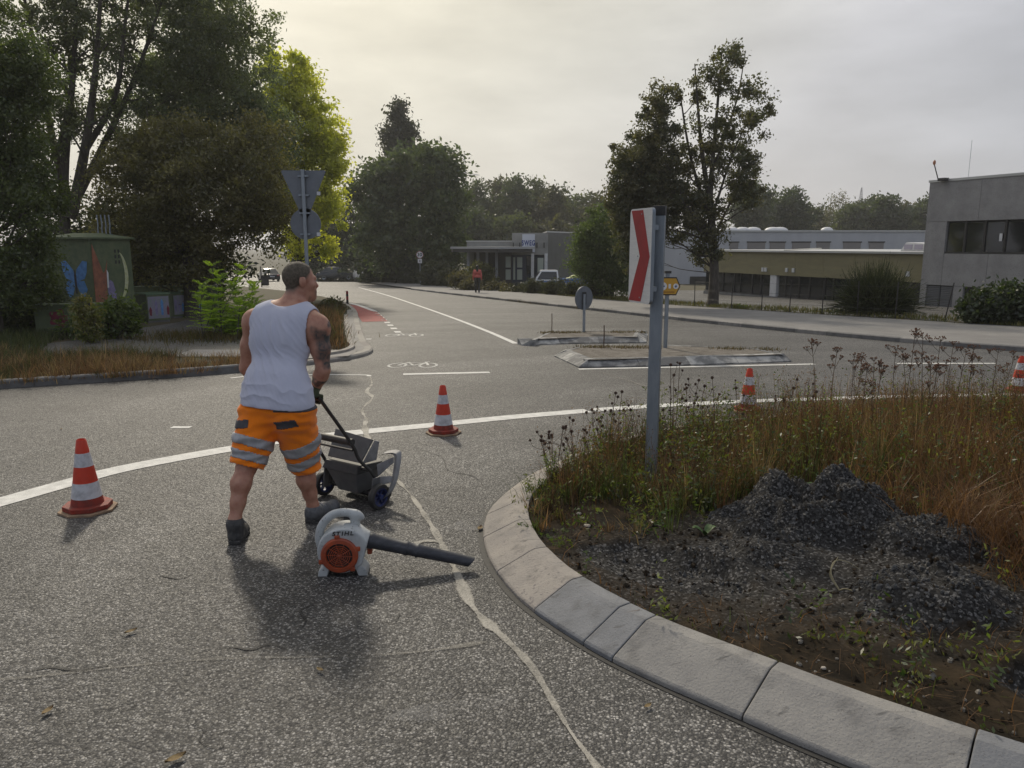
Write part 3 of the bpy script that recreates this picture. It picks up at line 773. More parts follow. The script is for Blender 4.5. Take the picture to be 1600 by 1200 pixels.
# loose stones of crushed asphalt on the heaps
def stones(name, n, fx, lo, hi, m, label):
    V, F = [], []
    k = 0; base = MB().ell((0, 0, 0), (1, 1, 1), 5, 3); bv = np.concatenate(base.v); bf = base.f
    pts = fx(n)
    for p in pts:
        s = rng.uniform(lo, hi) * (0.5 + rng.random() ** 3)
        w = bv * (rng.uniform(0.6, 1.3, 3) * s) + rng.normal(0, 0.15 * s, bv.shape)
        V.append(w + p + (0, 0, s * 0.3)); F += [tuple(q + k for q in f) for f in bf]; k += len(bv)
    me = bpy.data.meshes.new(name); me.from_pydata(np.concatenate(V).tolist(), [], F)
    return tag(link(name, me, m), label, 'gravel', kind='stuff')
STONE = mat('crushed_asphalt', (0.065, 0.064, 0.063), 0.8, c2=(0.12, 0.118, 0.115), scale=25, contrast=(0.45, 0.75))
def heap_pts(n):
    x = rng.uniform(0.4, 2.9, n * 6); y = rng.uniform(2.9, 5.1, n * 6); h, a_, b_ = soil_h(x, y)
    w = np.clip(a_ / 0.15, 0, 1) + 0.08 * (b_ > 0.02)
    sel = np.where(rng.random(n * 6) < w)[0][:n]
    x, y = x[sel], y[sel]
    return np.c_[x, y, isl_z(x, y)]
stones('crushed_asphalt_chips', 5200, heap_pts, 0.003, 0.0105, STONE, 'dark chips of crushed asphalt strewn over the heaps inside the roundabout')
CLOD = mat('soil_clod', (0.020, 0.016, 0.012), 0.95, c2=(0.05, 0.037, 0.025), scale=30, spec=0.1)
def clod_pts(n):
    x = rng.uniform(0.3, 4.5, n * 6); y = rng.uniform(1.0, 4.6, n * 6); k = inpoly(x, y, ISL - normals2(ISL) * 0.36 if False else np.vstack([ISL - normals2(ISL) * 0.36, [(16, 5), (14, -3)]]))
    x, y = x[k][:n], y[k][:n]
    return np.c_[x, y, isl_z(x, y) - 0.004]
stones('soil_clods', 5200, clod_pts, 0.004, 0.014, CLOD, 'dark crumbs of soil covering the bare ground beside the near kerb')
PEB = mat('pebble', (0.3, 0.27, 0.22), 0.8, c2=(0.12, 0.11, 0.1), scale=30)
def peb_pts(n):
    t = rng.random(n); q = at_len(ISL, IS, t * 6 + 1.0); nn = rng.uniform(0.36, 1.1, n)
    k = np.clip(np.searchsorted(IS, t * 6 + 1.0), 0, len(ISL) - 1); q = q - nI[k] * nn[:, None]
    return np.c_[q, isl_z(q[:, 0], q[:, 1])]
stones('pebbles', 420, peb_pts, 0.005, 0.012, PEB, 'small pale pebbles in the soil along the inside of the near kerb')

# left side: raised verge with its kerb
LK = spline([(-26, 1.5), (-14, 7.15), (-7.28, 10.74), (-4.9, 12.1), (-3.9, 13.0), (-3.25, 13.75), (-2.85, 14.6), (-2.85, 15.6), (-3.2, 16.9), (-3.9, 20), (-4.95, 24.8), (-6.1, 30), (-7.7, 35.4), (-11, 44), (-18, 57), (-30, 74), (-50, 96)], 10)
LS = arclen(LK)
lj = np.arange(0.3, LS[-1] - 0.2, 1.0)
lj = lj[LK[np.clip(np.searchsorted(LS, lj), 0, len(LS) - 1), 1] < 46]
def s_on(P, S, p):
    return S[np.argmin(np.hypot(P[:, 0] - p[0], P[:, 1] - p[1]))]
s_nose0, s_nose1 = s_on(LK, LS, (-4.6, 12.3)), s_on(LK, LS, (-6.1, 30))
dark = [j for j in lj if j <= s_nose0]; pale = [j for j in lj if j > s_nose0]
sqprof = [(0, -0.05), (0, 0.10), (0.02, 0.12), (0.14, 0.122), (0.14, -0.05)]
kerb('left_kerb', LK, dark + [pale[0]], sqprof, [CONCRETE_D, CONCRETE_D, CONCRETE_D], side=1)
loprof = [(0, -0.05), (0, 0.05), (0.03, 0.075), (0.17, 0.078), (0.17, -0.05)]
GRANITE = mat('pale_kerb', (0.36, 0.34, 0.30), 0.8, c2=(0.27, 0.25, 0.22), scale=4, bump=0.2, bscale=60)
kerb('nose_kerb', LK, pale, loprof, [GRANITE, CONCRETE_W, GRANITE], side=1)
inn = LK + normals2(LK) * 0.13
lpoly = np.vstack([inn[::3], [(-66, 96), (-66, 1.5)]])
tag(sheet('left_verge', lpoly, 0.07, GRASS_G), kind='structure')
PAVE = mat('pavement', (0.30, 0.285, 0.26), 0.85, c2=(0.24, 0.225, 0.21), scale=2, bump=0.2, bscale=60)
path = tag(sheet('path', [G(60, 556, .08)[:2], G(150, 548, .08)[:2], G(300, 556, .08)[:2], G(410, 553, .08)[:2], G(410, 500, .08)[:2], G(330, 496, .08)[:2], G(215, 513, .08)[:2], G(150, 528, .08)[:2], G(80, 536, .08)[:2], G(-60, 545, .08)[:2], G(-60, 556, .08)[:2]], 0.08, PATHM), kind='structure')
sheet('asphalt_patch', [G(238, 518, .085)[:2], G(330, 520, .085)[:2], G(335, 502, .085)[:2], G(290, 500, .085)[:2]], 0.085, asphalt('patch_asphalt', (0.09, 0.088, 0.085), (0.2, 0.19, 0.18), 110, 0.5), path)
# pale crossing strip and the second row of kerbstones round the nose
tag(sheet('crossing_strip', [G(270, 557, .085)[:2], G(380, 557, .085)[:2], G(480, 560, .085)[:2], G(545, 556, .085)[:2], G(560, 547, .085)[:2], G(480, 546, .085)[:2], G(300, 546, .085)[:2]], 0.085, PAVE), kind='structure')
LK2 = (LK + normals2(LK) * 0.36)
s2 = arclen(LK2); j0, j1 = s_on(LK2, s2, (-3.4, 14.0)), s_on(LK2, s2, (-5.5, 26))
kerb('inner_nose_kerb', LK2, list(np.arange(j0, j1, 0.5)), [(0, 0), (0, 0.13), (0.10, 0.135), (0.10, 0)], [GRANITE, CONCRETE_W], side=1)
sheet('gutter_strip', np.vstack([(LK + normals2(LK) * 0.17)[62:110], (LK + normals2(LK) * 0.37)[62:110][::-1]]), 0.079, PAVE, path)

# right side: kerb, pavement, verge falling away to the yards
RK = spline([(26, 1.5), (14.5, 11.2), (10.38, 15.43), (8.39, 18.3), (5.86, 23.39), (3.62, 28.98), (0.2, 37.33), (-6.23, 53.7), (-13, 73), (-21.5, 99), (-40, 140)], 10)
RS = arclen(RK)
rj = np.arange(0.5, s_on(RK, RS, (-8, 58)), 1.0)
kerb('right_kerb', RK, list(rj), [(0, -0.05), (0, 0.09), (0.025, 0.11), (0.15, 0.112), (0.15, -0.05)], [CONCRETE_D, CONCRETE, CONCRETE_D], side=-1)
VG = spline([(34, 5), (20, 14.5), (15.0, 19.3), (12.2, 23.4), (8.6, 29.4), (5.3, 35.8), (0.6, 49), (-5.4, 64), (-11, 80), (-20, 103), (-38, 142)], 10)
PAVE2 = mat('right_pavement', (0.23, 0.22, 0.205), 0.8, c2=(0.17, 0.163, 0.155), scale=1.2, bump=0.2, bscale=70)
tag(sheet('pavement', np.vstack([(RK - normals2(RK) * 0.14)[::2], VG[::-2]]), 0.105, PAVE2), kind='structure')
nV = normals2(VG)
rows = []
OFF = (-0.1, 0.6, 1.6, 3.0, 5.0, 8.0, 14, 30, 60, 100)
for o_ in OFF:
    q = VG - nV * o_
    if o_ > 8:
        q = VG[:, :2] + np.array([1.0, 0.45]) * o_
    dip = np.interp(o_, [0, 1.6, 4, 7], [0, 0.10, 0.95, 1.45]) * np.clip((56 - q[:, 1]) / 12, 0, 1)
    rows.append(np.c_[q, gz(q[:, 0], q[:, 1]) + 0.115 - dip])
Vv = np.stack(rows, 1).reshape(-1, 3); w_ = len(OFF)
a = (np.arange(len(VG) - 1)[:, None] * w_ + np.arange(w_ - 1)[None]).ravel()
tag(np_mesh('right_verge', Vv, np.stack([a, a + 1, a + w_ + 1, a + w_], 1), GRASS_G), kind='structure')

# two splitter islands with worn black and white kerbstones
WORN = mat('worn_white_stone', (0.46, 0.45, 0.42), 0.8, c2=(0.17, 0.17, 0.165), scale=3.2, detail=8, bump=0.4, bscale=30, contrast=(0.42, 0.58))
WORN_B = mat('worn_black_stone', (0.12, 0.12, 0.12), 0.8, c2=(0.36, 0.355, 0.34), scale=3.5, detail=8, bump=0.4, bscale=30, contrast=(0.48, 0.66))
GRAVEL = mat('island_gravel', (0.19, 0.17, 0.145), 0.95, c2=(0.09, 0.075, 0.055), scale=5, bump=0.9, bscale=40, speck=(60, (0.32, 0.29, 0.25), (0.62, 0.68)))
def splitter(name, poly, mats):
    P = np.vstack([np.linspace(poly[k][:2], poly[(k + 1) % len(poly)][:2], 12)[:-1] for k in range(len(poly))]); P = np.vstack([P, P[:1]]); S = arclen(P)
    nst = int(round(S[-1] / 0.95)); jj = np.linspace(0.0, S[-1] - 0.001, nst + 1)
    r = kerb(name, P, list(jj), [(0, -0.03), (0, 0.02), (0.22, 0.13), (0.30, 0.132), (0.30, -0.03)], mats, side=1)
    c_ = P[:-1].mean(0); dl = P - c_; dn = np.linalg.norm(dl, axis=1)[:, None]
    f = sheet('gravel_fill', (c_ + dl * (dn - 0.24) / dn)[:-1], 0.125, GRAVEL)
    f.parent = r; f.location = -np.array(r.location)
    return r
i1 = gp((815, 540), (905, 537), (1010, 536), (1012, 523), (920, 524), (845, 526))
i2 = gp((866, 557), (905, 575), (1050, 572), (1200, 567), (1240, 565), (1190, 553), (1040, 547), (905, 546))
splitter('far_splitter_island', i1, [WORN, WORN_B, WORN_B, WORN, WORN_B])
splitter('near_splitter_island', i2, [WORN, WORN_B, WORN_B, WORN_B, WORN])
# ================================================================ TRAFFIC CONES
ORANGE = mat('cone_orange', (0.62, 0.045, 0.012), 0.55, c2=(0.42, 0.03, 0.012), scale=9, contrast=(0.3, 0.8))
DULLRED = mat('cone_base_red', (0.30, 0.03, 0.015), 0.7, c2=(0.16, 0.03, 0.02), scale=14)
CONEW = mat('cone_white', (0.60, 0.60, 0.62), 0.55, c2=(0.34, 0.34, 0.35), scale=14, contrast=(0.45, 0.75))
TAN = mat('cone_rim', (0.34, 0.23, 0.14), 0.8, c2=(0.22, 0.15, 0.10), scale=20)
def cone(p, label, rz=0.0, s=1.0, tilt=0.0):
    t = thing('traffic_cone', label, 'cone', p, rz, 'traffic cones around the roundabout')
    prof = lambda z: (0.108 - (z - 0.05) * (0.108 - 0.034) / 0.45) * s
    def band(name, z0, z1, m, grow=0.0, cap=False):
        r0, r1 = prof(z0) + grow, prof(z1) + grow
        pr = [(r0, z0 * s), (r1, z1 * s)]
        if cap:
            pr += [(r1 * 0.82, z1 * s + 0.006), (r1 * 0.78, z1 * s - 0.01)]
        MB().lathe(pr, 28).build(name, m, t, 'auto')
    # foot: a notched octagonal plate with a thick lip
    n = 8; pl = []
    for k in range(n):
        a = math.pi / 8 + 2 * math.pi * k / n
        pl.append((0.192 * s * math.cos(a), 0.192 * s * math.sin(a)))
    MB().prism(pl, 0.018 * s, (0, 0, 0.002), (1, 0, 0), (0, 1, 0), (0, 0, 1)).build('base_plate', TAN, t, bevel=0.004)
    pl2 = [(x * 0.84, y * 0.84) for x, y in pl]
    MB().prism(pl2, 0.034 * s, (0, 0, 0.0205), (1, 0, 0), (0, 1, 0), (0, 0, 1)).build('base_lip', DULLRED, t, bevel=0.006)
    band('orange_band', 0.0545, 0.105, DULLRED)
    band('white_band', 0.105, 0.215, CONEW, 0.0012)
    band('orange_band', 0.215, 0.33, ORANGE)
    band('white_band', 0.33, 0.425, CONEW, 0.0012)
    band('orange_band', 0.425, 0.515, ORANGE, 0.0, True)
    return t
cone(G(138, 797), 'orange and white traffic cone at the far left, nearest to the camera', 0.2, 1.0)
cone(G(693, 677), 'orange and white traffic cone standing just inside the white line right of the man', 0.5, 0.97)
c3 = G(1168, 643); cone(c3, 'orange and white traffic cone at the far rim of the roundabout behind dry weeds', 0.1, 1.0)
c4 = G(1590, 613); cone(c4, 'orange and white traffic cone cut off by the right edge of the picture', 0.1, 0.97)

# ================================================================ CHEVRON SIGN ON ITS POST
SIGNWHITE = mat('reflective_white', (0.66, 0.66, 0.64), 0.45, c2=(0.58, 0.58, 0.57), scale=30, stretch=(0.3, 0.3, 3), bump=0.05)
SIGNRED = mat('sign_red', (0.33, 0.018, 0.022), 0.5, c2=(0.25, 0.016, 0.02), scale=6)
px_, py_ = D(1016, 770, 5.62)[:2]
pz_ = float(isl_z(px_, py_))
t = thing('chevron_sign', 'red and white chevron marker on a grey galvanised post among the weeds', 'road sign', (px_, py_, pz_ - 0.05))
H_ = D(1025, 332, 5.62)[2] - pz_ + 0.05
MB().prism([(-0.042, -0.032), (0.042, -0.032), (0.042, 0.03), (-0.042, 0.03)], H_, (0, 0, 0), (math.cos(0.35), -math.sin(0.35), 0), (-math.sin(0.35), -math.cos(0.35), 0), (0, 0, 1)).build('post', GALV, t, bevel=0.003)
MB().box((0, 0, H_ + 0.012), (0.09, 0.068, 0.07), -0.35).build('post_cap', BLACK, t, bevel=0.006)
# panel: right edge nearer than the left one
pr_t, pl_t = D(1020, 324, 5.50), D(986, 327, 5.83)
X_ = np.array([pr_t[0] - pl_t[0], pr_t[1] - pl_t[1], 0]); PW = np.linalg.norm(X_); X_ /= PW
ztop = pr_t[2]; zbot = D(1015, 476, 5.50)[2]; PH = ztop - zbot
O_ = np.array([pl_t[0] - px_, pl_t[1] - py_, zbot - (pz_ - 0.05)])
Nn = np.cross(X_, (0, 0, 1))          # towards the viewer
if Nn[1] > 0: Nn = -Nn
def rrect(w, h, r, n=4):
    out = []
    for cx, cy, a0 in ((w - r, r, -90), (w - r, h - r, 0), (r, h - r, 90), (r, r, 180)):
        for k in range(n + 1):
            a = R(a0 + 90 * k / n); out.append((cx + r * math.cos(a), cy + r * math.sin(a)))
    return out
MB().prism(rrect(PW, PH, 0.03), -0.025, O_, X_, (0, 0, 1), Nn).build('panel_back', GALV, t)
MB().prism([(x, y) for x, y in rrect(PW, PH, 0.03)], 0.002, O_ + Nn * 0.0005, X_, (0, 0, 1), Nn).build('panel', SIGNWHITE, t)
chev = [(0.0, 0.0), (0.60, 0.0), (0.97, 0.5), (0.60, 1.0), (0.04, 1.0), (0.50, 0.5)]
MB().prism([(0.008 + x * (PW - 0.016), 0.012 + y * (PH - 0.024)) for x, y in chev], 0.001, O_ + Nn * 0.0032, X_, (0, 0, 1), Nn).build('chevron', SIGNRED, t)
for a, b in ((0.55, 0.06), (0.55, 0.94), (0.42, 0.5)):
    MB().lathe([(0.006, 0), (0.005, 0.003)], 8, O_ + X_ * PW * a + np.array([0, 0, PH * b]) + Nn * 0.005, np.array(frame((0, 0, 0), X_, (0, 0, 1)))[:3, :3] * (1 if np.cross(X_, (0, 0, 1))[1] < 0 else -1)).build('bolt', GALV, t)
for zz in (0.16, 0.80):
    MB().box(O_ + X_ * (PW * 0.72) - Nn * 0.045 + np.array([0, 0, PH * zz]), (0.16, 0.03, 0.035), math.atan2(X_[1], X_[0])).build('bracket', GALV, t)

# ================================================================ OTHER SIGNS
def pole(t, h, r=0.03, m=GALV, name='post'):
    MB().tube([(0, 0, -0.1), (0, 0, h)], r, 12).build(name, m, t, 'auto')
def disc(t, name, c, r, th, N, m, n=32):
    N = Vector(N).normalized(); X_ = Vector((0, 0, 1)).cross(N).normalized()
    MB().prism([(r * math.cos(2 * math.pi * k / n), r * math.sin(2 * math.pi * k / n)) for k in range(n)], th, Vector(c), X_, (0, 0, 1), N).build(name, m, t)
# give-way sign and a round sign below it, seen from behind
g = G(486, 550); t = thing('give_way_sign', 'triangular sign above a round sign seen from behind on a grey pole', 'road sign', (g[0], g[1], g[2] + 0.07))
H_ = D(486, 265, g[1])[2] - t.location.z
pole(t, H_, 0.038)
w_ = 66 * g[1] / FPX
tri = []
for (x, y) in ((-0.5, 0), (0.5, 0), (0, -0.866)):
    for da in (-1, 0, 1):
        pass
tri = [(-0.5, -0.02), (-0.48, 0.0), (0.48, 0.0), (0.5, -0.02), (0.02, -0.86), (-0.02, -0.86)]
MB().prism([(x * w_ * 1.02, y * w_ * 1.35) for x, y in tri], 0.02, (0, 0.045, H_ - 0.01), (1, 0, 0), (0, 0, 1), (0, 1, 0)).build('triangle_panel', SIGNBACK, t)
disc(t, 'round_panel', (0, 0.045, D(474, 350, g[1])[2] - t.location.z), 23.5 * g[1] / FPX, 0.02, (0, 1, 0), SIGNBACK)
STICK = mat('sticker', (0.6, 0.6, 0.62), 0.6)
for yy in (302, 366):
    q = D(497, yy, g[1]); MB().box((q[0] - g[0], 0.042, q[2] - t.location.z), (0.07, 0.004, 0.07)).build('sticker', STICK, t)
for yy in (275, 305, 333, 366):
    MB().box((0, 0.02, D(474, yy, g[1])[2] - t.location.z), (0.2, 0.06, 0.03)).build('clamp', GALV, t)
# round keep-right sign from behind on the far splitter island
g = G(912, 527); t = thing('round_sign', 'round sign seen from behind on a short pole on the far splitter island', 'road sign', (g[0], g[1], g[2] + 0.12))
cz = D(912, 466, g[1])[2] - t.location.z
pole(t, cz + 0.1, 0.034, GALV)
disc(t, 'round_panel', (0, 0.05, cz), 18.5 * g[1] / FPX, 0.02, (-0.62, 0.78, 0), SIGNBACK)
MB().box((0, 0.03, cz), (0.1, 0.05, 0.3)).build('clamp', BLACK, t)
# yellow direction sign
YEL = mat('sign_yellow', (0.60, 0.33, 0.03), 0.5, c2=(0.5, 0.27, 0.03), scale=4)
g = G(1039, 553); t = thing('yellow_direction_sign', 'small yellow arrow sign with pictograms on a grey pole behind the chevron post', 'road sign', (g[0], g[1], g[2] + 0.12))
cz = D(1040, 447, g[1])[2] - t.location.z
pole(t, cz + 0.24, 0.04)
MB().box((0, 0, cz + 0.27), (0.12, 0.1, 0.05)).build('post_cap', BLACK, t)
sc_ = g[1] / FPX
arrow = [(-36, -14), (13, -14), (19, 0), (13, 14), (-36, 14)]
MB().prism([(x * sc_, y * sc_) for x, y in arrow], 0.02, (0, -0.045, cz), (1, 0, 0), (0, 0, 1), (0, -1, 0)).build('panel', BLACK, t)
MB().prism([(x * sc_ * 0.93, y * sc_ * 0.86) for x, y in arrow], 0.003, (0, -0.0655, cz), (1, 0, 0), (0, 0, 1), (0, -1, 0)).build('panel_face', YEL, t)
for x, r in ((-8, 6.2), (12, 4.2), (-26, 6)):
    disc(t, 'pictogram', (x * sc_, -0.0695, cz), r * sc_, 0.003, (0, -1, 0), WHITE, 20)
    MB().box((x * sc_, -0.0745, cz), (r * sc_ * 0.9, 0.003, r * sc_ * 0.35)).box((x * sc_, -0.0745, cz), (r * sc_ * 0.25, 0.003, r * sc_ * 1.2)).build('pictogram_mark', mat('sign_blue', (0.03, 0.06, 0.2), 0.5), t)
MB().box((2.5 * sc_, -0.0705, cz), (3.5 * sc_, 0.003, 7 * sc_)).build('pictogram', WHITE, t)
MB().box((-3 * sc_, -0.0705, cz - 9 * sc_), (26 * sc_, 0.003, 2.5 * sc_)).build('pictogram_bar', mat('sign_amber', (0.35, 0.17, 0.02), 0.6), t)
# speed limit sign far down the road
g = G(657, 447); t = thing('speed_limit_sign', 'white 30 sign with a small plate below on a thin pole beside the far pavement', 'road sign', (g[0], g[1], g[2] + 0.1))
cz = D(657, 398, g[1])[2] - t.location.z
pole(t, cz + 0.2, 0.04)
disc(t, 'sign_rim', (0, -0.05, cz), 5.6 * g[1] / FPX, 0.02, (0, -1, 0), SIGNRED)
disc(t, 'sign_face', (0, -0.072, cz), 4.9 * g[1] / FPX, 0.004, (0, -1, 0), WHITE)
text('number', '30', 0.42, BLACK, t, frame((0, -0.079, cz), (1, 0, 0), (0, 0, 1)), 0.002, 0.01)
MB().box((0, -0.05, cz - 9.5 * g[1] / FPX), (6.5 * g[1] / FPX, 0.02, 6.5 * g[1] / FPX)).build('plate', WHITE, t)
MB().box((0, -0.063, cz - 9.5 * g[1] / FPX), (1.0 * g[1] / FPX, 0.003, 3.5 * g[1] / FPX)).build('plate_mark', BLACK, t)
# flexible bollard at the cycle lane
g = G(543, 475); t = thing('bollard', 'dark red and black bollard at the far end of the nose strip', 'bollard', g)
for k, (z0, z1, m) in enumerate(((0, 0.2, BLACK), (0.2, 0.36, SIGNRED), (0.36, 0.46, BLACK), (0.46, 0.6, SIGNRED))):
    MB().lathe([(0.055, z0), (0.055, z1)] if k < 3 else [(0.055, z0), (0.055, z1 - 0.03), (0.035, z1)], 12).build('bollard_band', m, t, 'auto')
g = G(409, 448); t = thing('dark_post_box', 'dark grey post with a bin at the far left kerb behind the locust bush', 'bin', (g[0], g[1], g[2] + 0.1))
MB().tube([(0, 0, -0.1), (0, 0, 1.6)], 0.05, 8).build('post', BLACK, t, 'auto')
MB().box((0.3, 0, 0.45), (0.55, 0.45, 0.9)).build('bin', BLACK, t, bevel=0.03)
# thin marker rods on the splitter islands
for p, lb in (((862, 526), 'thin rusty rod sticking up from the far splitter island'), ((943, 553), 'thin rusty rod sticking up from the near splitter island')):
    g = G(*p); MB_ = MB().tube([(0, 0, 0), (0.005, 0, 0.25), (0.0, 0, 0.46)], 0.012, 6).box((0, 0, 0.01), (0.1, 0.06, 0.03))
    o = MB_.build('marker_rod', STALK); o.location = (g[0], g[1], g[2] + 0.11); tag(o, lb, 'rod', 'rods on the splitter islands')

# ================================================================ LEAF BLOWER
g = G(533, 893)
BW = mat('blower_white', (0.46, 0.48, 0.48), 0.5, c2=(0.30, 0.31, 0.31), scale=10, contrast=(0.45, 0.75), speck=(60, (0.08, 0.075, 0.07), (0.66, 0.72)))
BO = mat('blower_orange', (0.40, 0.07, 0.02), 0.5, c2=(0.25, 0.05, 0.022), scale=14)
BT = mat('blower_tube', (0.03, 0.032, 0.04), 0.5, c2=(0.07, 0.072, 0.085), scale=16, stretch=(1, 1, 3), contrast=(0.45, 0.8))
t = thing('leaf_blower', 'white and orange leaf blower with a long black tube lying on the asphalt', 'leaf blower', (g[0] + 0.02, g[1], g[2]), 0.06)
t.scale = (0.92, 0.92, 0.90)
s = SDF((-0.22, -0.15, -0.01), (0.27, 0.15, 0.44), 0.005)
C0 = np.array([0.0, 0, 0.160])
s.cone(C0 + (0, -0.055, 0), 0.125, C0 + (0, 0.055, 0), 0.125, 0.02)
s.cone(C0 + (0.02, -0.05, 0.018), 0.135, C0 + (0.02, 0.045, 0.018), 0.135, 0.04)
s.cone(C0 + (-0.018, -0.045, 0.0), 0.128, C0 + (-0.018, 0.045, 0.0), 0.128, 0.04)
s.cone((0.05, 0, 0.245), 0.062, (0.165, -0.005, 0.205), 0.05, 0.05)
s.plane((0, -0.080, 0), (0, -1, 0)); s.plane((0, 0.105, 0), (0, 1, 0)); s.plane((0.152, 0, 0.2), (0.96, 0, -0.26))
V, F = s.mesh(); V = relax(V, F, 2)
np_mesh('housing', V, F, BW, t, smooth=True)
s = SDF((-0.24, -0.08, 0.08), (0.2, 0.1, 0.46), 0.005)
arc = spline([(-0.128, 0.02, 0.13), (-0.15, 0.02, 0.22), (-0.125, 0.02, 0.31), (-0.06, 0.02, 0.372), (0.02, 0.02, 0.385), (0.095, 0.02, 0.368)], 6)
for k in range(len(arc) - 1):
    s.cone(arc[k], 0.023, arc[k + 1], 0.023, 0.01)
s.cone((0.075, 0.02, 0.37), 0.026, (0.112, 0.02, 0.352), 0.02, 0.015)
s.cone((0.07, 0.02, 0.36), 0.027, (0.075, 0.02, 0.27), 0.033, 0.02)
V, F = s.mesh(); V = relax(V, F, 2)
np_mesh('handle', V, F, BW, t, smooth=True)
MB().box((0.028, 0.02, 0.348), (0.05, 0.02, 0.022)).build('trigger', BLACK, t, bevel=0.004)
YM = np.array([(1, 0, 0), (0, 0, -1), (0, 1, 0)], float)      # lathe axis +z -> -y (towards camera)
cc = np.array([-0.012, -0.079, 0.145])
MB().lathe([(0.112, 0), (0.112, 0.014), (0.104, 0.022), (0.082, 0.024), (0.078, 0.016), (0.078, 0.0)], 40, cc, YM, True).build('cover_ring', BO, t, 'auto')
MB().lathe([(0.08, 0.0), (0.0795, 0.004)], 32, cc, YM).build('intake', BLACK, t)
gr = MB()
for r_ in (0.016, 0.028, 0.040, 0.052, 0.064):
    P = [(r_ * math.cos(q), -0.016, r_ * math.sin(q)) for q in np.linspace(0, 2 * math.pi, 33)]
    gr.tube(np.array(P) + cc, 0.0026, 5, False)
for k in range(10):
    a = 2 * math.pi * k / 10 + 0.2
    gr.tube(np.array([(0.012 * math.cos(a), -0.017, 0.012 * math.sin(a)), (0.08 * math.cos(a + 0.35), -0.017, 0.08 * math.sin(a + 0.35))]) + cc, 0.0024, 5)
gr.lathe([(0.012, 0.012), (0.012, 0.021), (0.006, 0.023)], 14, cc, YM)
gr.build('grille', BO, t, 'auto', fix=False)
for k, a in enumerate((200, 20, 95, 310)):
    MB().box(cc + (0.117 * math.cos(R(a)), -0.008, 0.117 * math.sin(R(a))), (0.03, 0.018, 0.026)).build('lug', BO, t, bevel=0.004)
text('lettering', 'STIHL', 0.037, BLACK, t, frame((0.012, -0.0825, 0.284), (1, 0, 0.02), (0, 0, 1)), 0.0012, 0.0009, 0.2, 1.12)
for x0, sg in ((-0.105, -1), (0.105, 1)):
    MB().prism([(0, 0), (0.055 * sg, 0.0), (0.05 * sg, 0.035), (0.012 * sg, 0.075), (-0.02 * sg, 0.06)], 0.13, (x0 - 0.01 * sg, -0.075, 0.002), (1, 0, 0), (0, 0, 1), (0, 1, 0)).build('foot', BW, t, bevel=0.006)
MB().box((0.155, 0.035, 0.135), (0.03, 0.05, 0.06)).build('fuel_cap', BO, t, bevel=0.008)
p0, p1 = np.array([0.148, -0.003, 0.208]), np.array([0.80, -0.03, 0.052])
ax = p1 - p0; Lt = np.linalg.norm(ax)
prof = [(0, 0.049), (0.02, 0.051), (0.05, 0.051), (0.06, 0.046), (0.20, 0.044), (0.34, 0.042), (0.355, 0.0455), (0.375, 0.0455), (0.385, 0.041), (0.45, 0.0405), (0.46, 0.044), (0.475, 0.044), (0.485, 0.040), (1.0, 0.033)]
# open tube, cut slantwise at the end
n = 24; rings = []
axn = ax / Lt; e1 = np.cross(axn, (0, 1, 0)); e1 /= np.linalg.norm(e1); e2 = np.cross(axn, e1)
for u, r_ in prof + [(1.0, 0.029), (0.7, 0.030)]:
    rr = []
    for k in range(n):
        a = 2 * math.pi * k / n
        cut = -0.035 * (0.5 - 0.5 * math.cos(a)) * (1 if u >= 0.99 else 0)
        rr.append(p0 + axn * (u * Lt + (cut if e1[2] > 0 else -0.035 * (0.5 + 0.5 * math.cos(a)) * (1 if u >= 0.99 else 0))) + r_ * (math.cos(a) * e1 + math.sin(a) * e2))
    rings.append(rr)
MB().loft(rings, True).build('tube', BT, t, 'auto')

# ================================================================ PUSH SWEEPER
mid = np.array([-1.185, 5.42]); SWR = math.atan2(-0.33, 0.48)
t = thing('push_sweeper', 'dark push sweeper with grey hopper and two blue-rimmed wheels pushed by the man', 'push sweeper', (mid[0], mid[1], gz(*mid)), SWR)
SG = mat('sweeper_grey', (0.085, 0.087, 0.09), 0.6, c2=(0.13, 0.13, 0.13), scale=8)
SL = mat('sweeper_panel', (0.30, 0.30, 0.305), 0.6, c2=(0.16, 0.16, 0.165), scale=8)
RIMB = mat('wheel_blue', (0.02, 0.035, 0.14), 0.5, c2=(0.015, 0.02, 0.07), scale=15)
def slab(name, pts, th, m, bev=0.004):
    P = np.array(pts, float); n_ = np.cross(P[1] - P[0], P[2] - P[0]); n_ /= np.linalg.norm(n_)
    k = len(P)
    MB().add(np.vstack([P, P + n_ * th]), [tuple(range(k)), tuple(range(2 * k - 1, k - 1, -1))] + [(i, i + k, (i + 1) % k + k, (i + 1) % k) for i in range(k)]).build(name, m, t, bevel=bev)
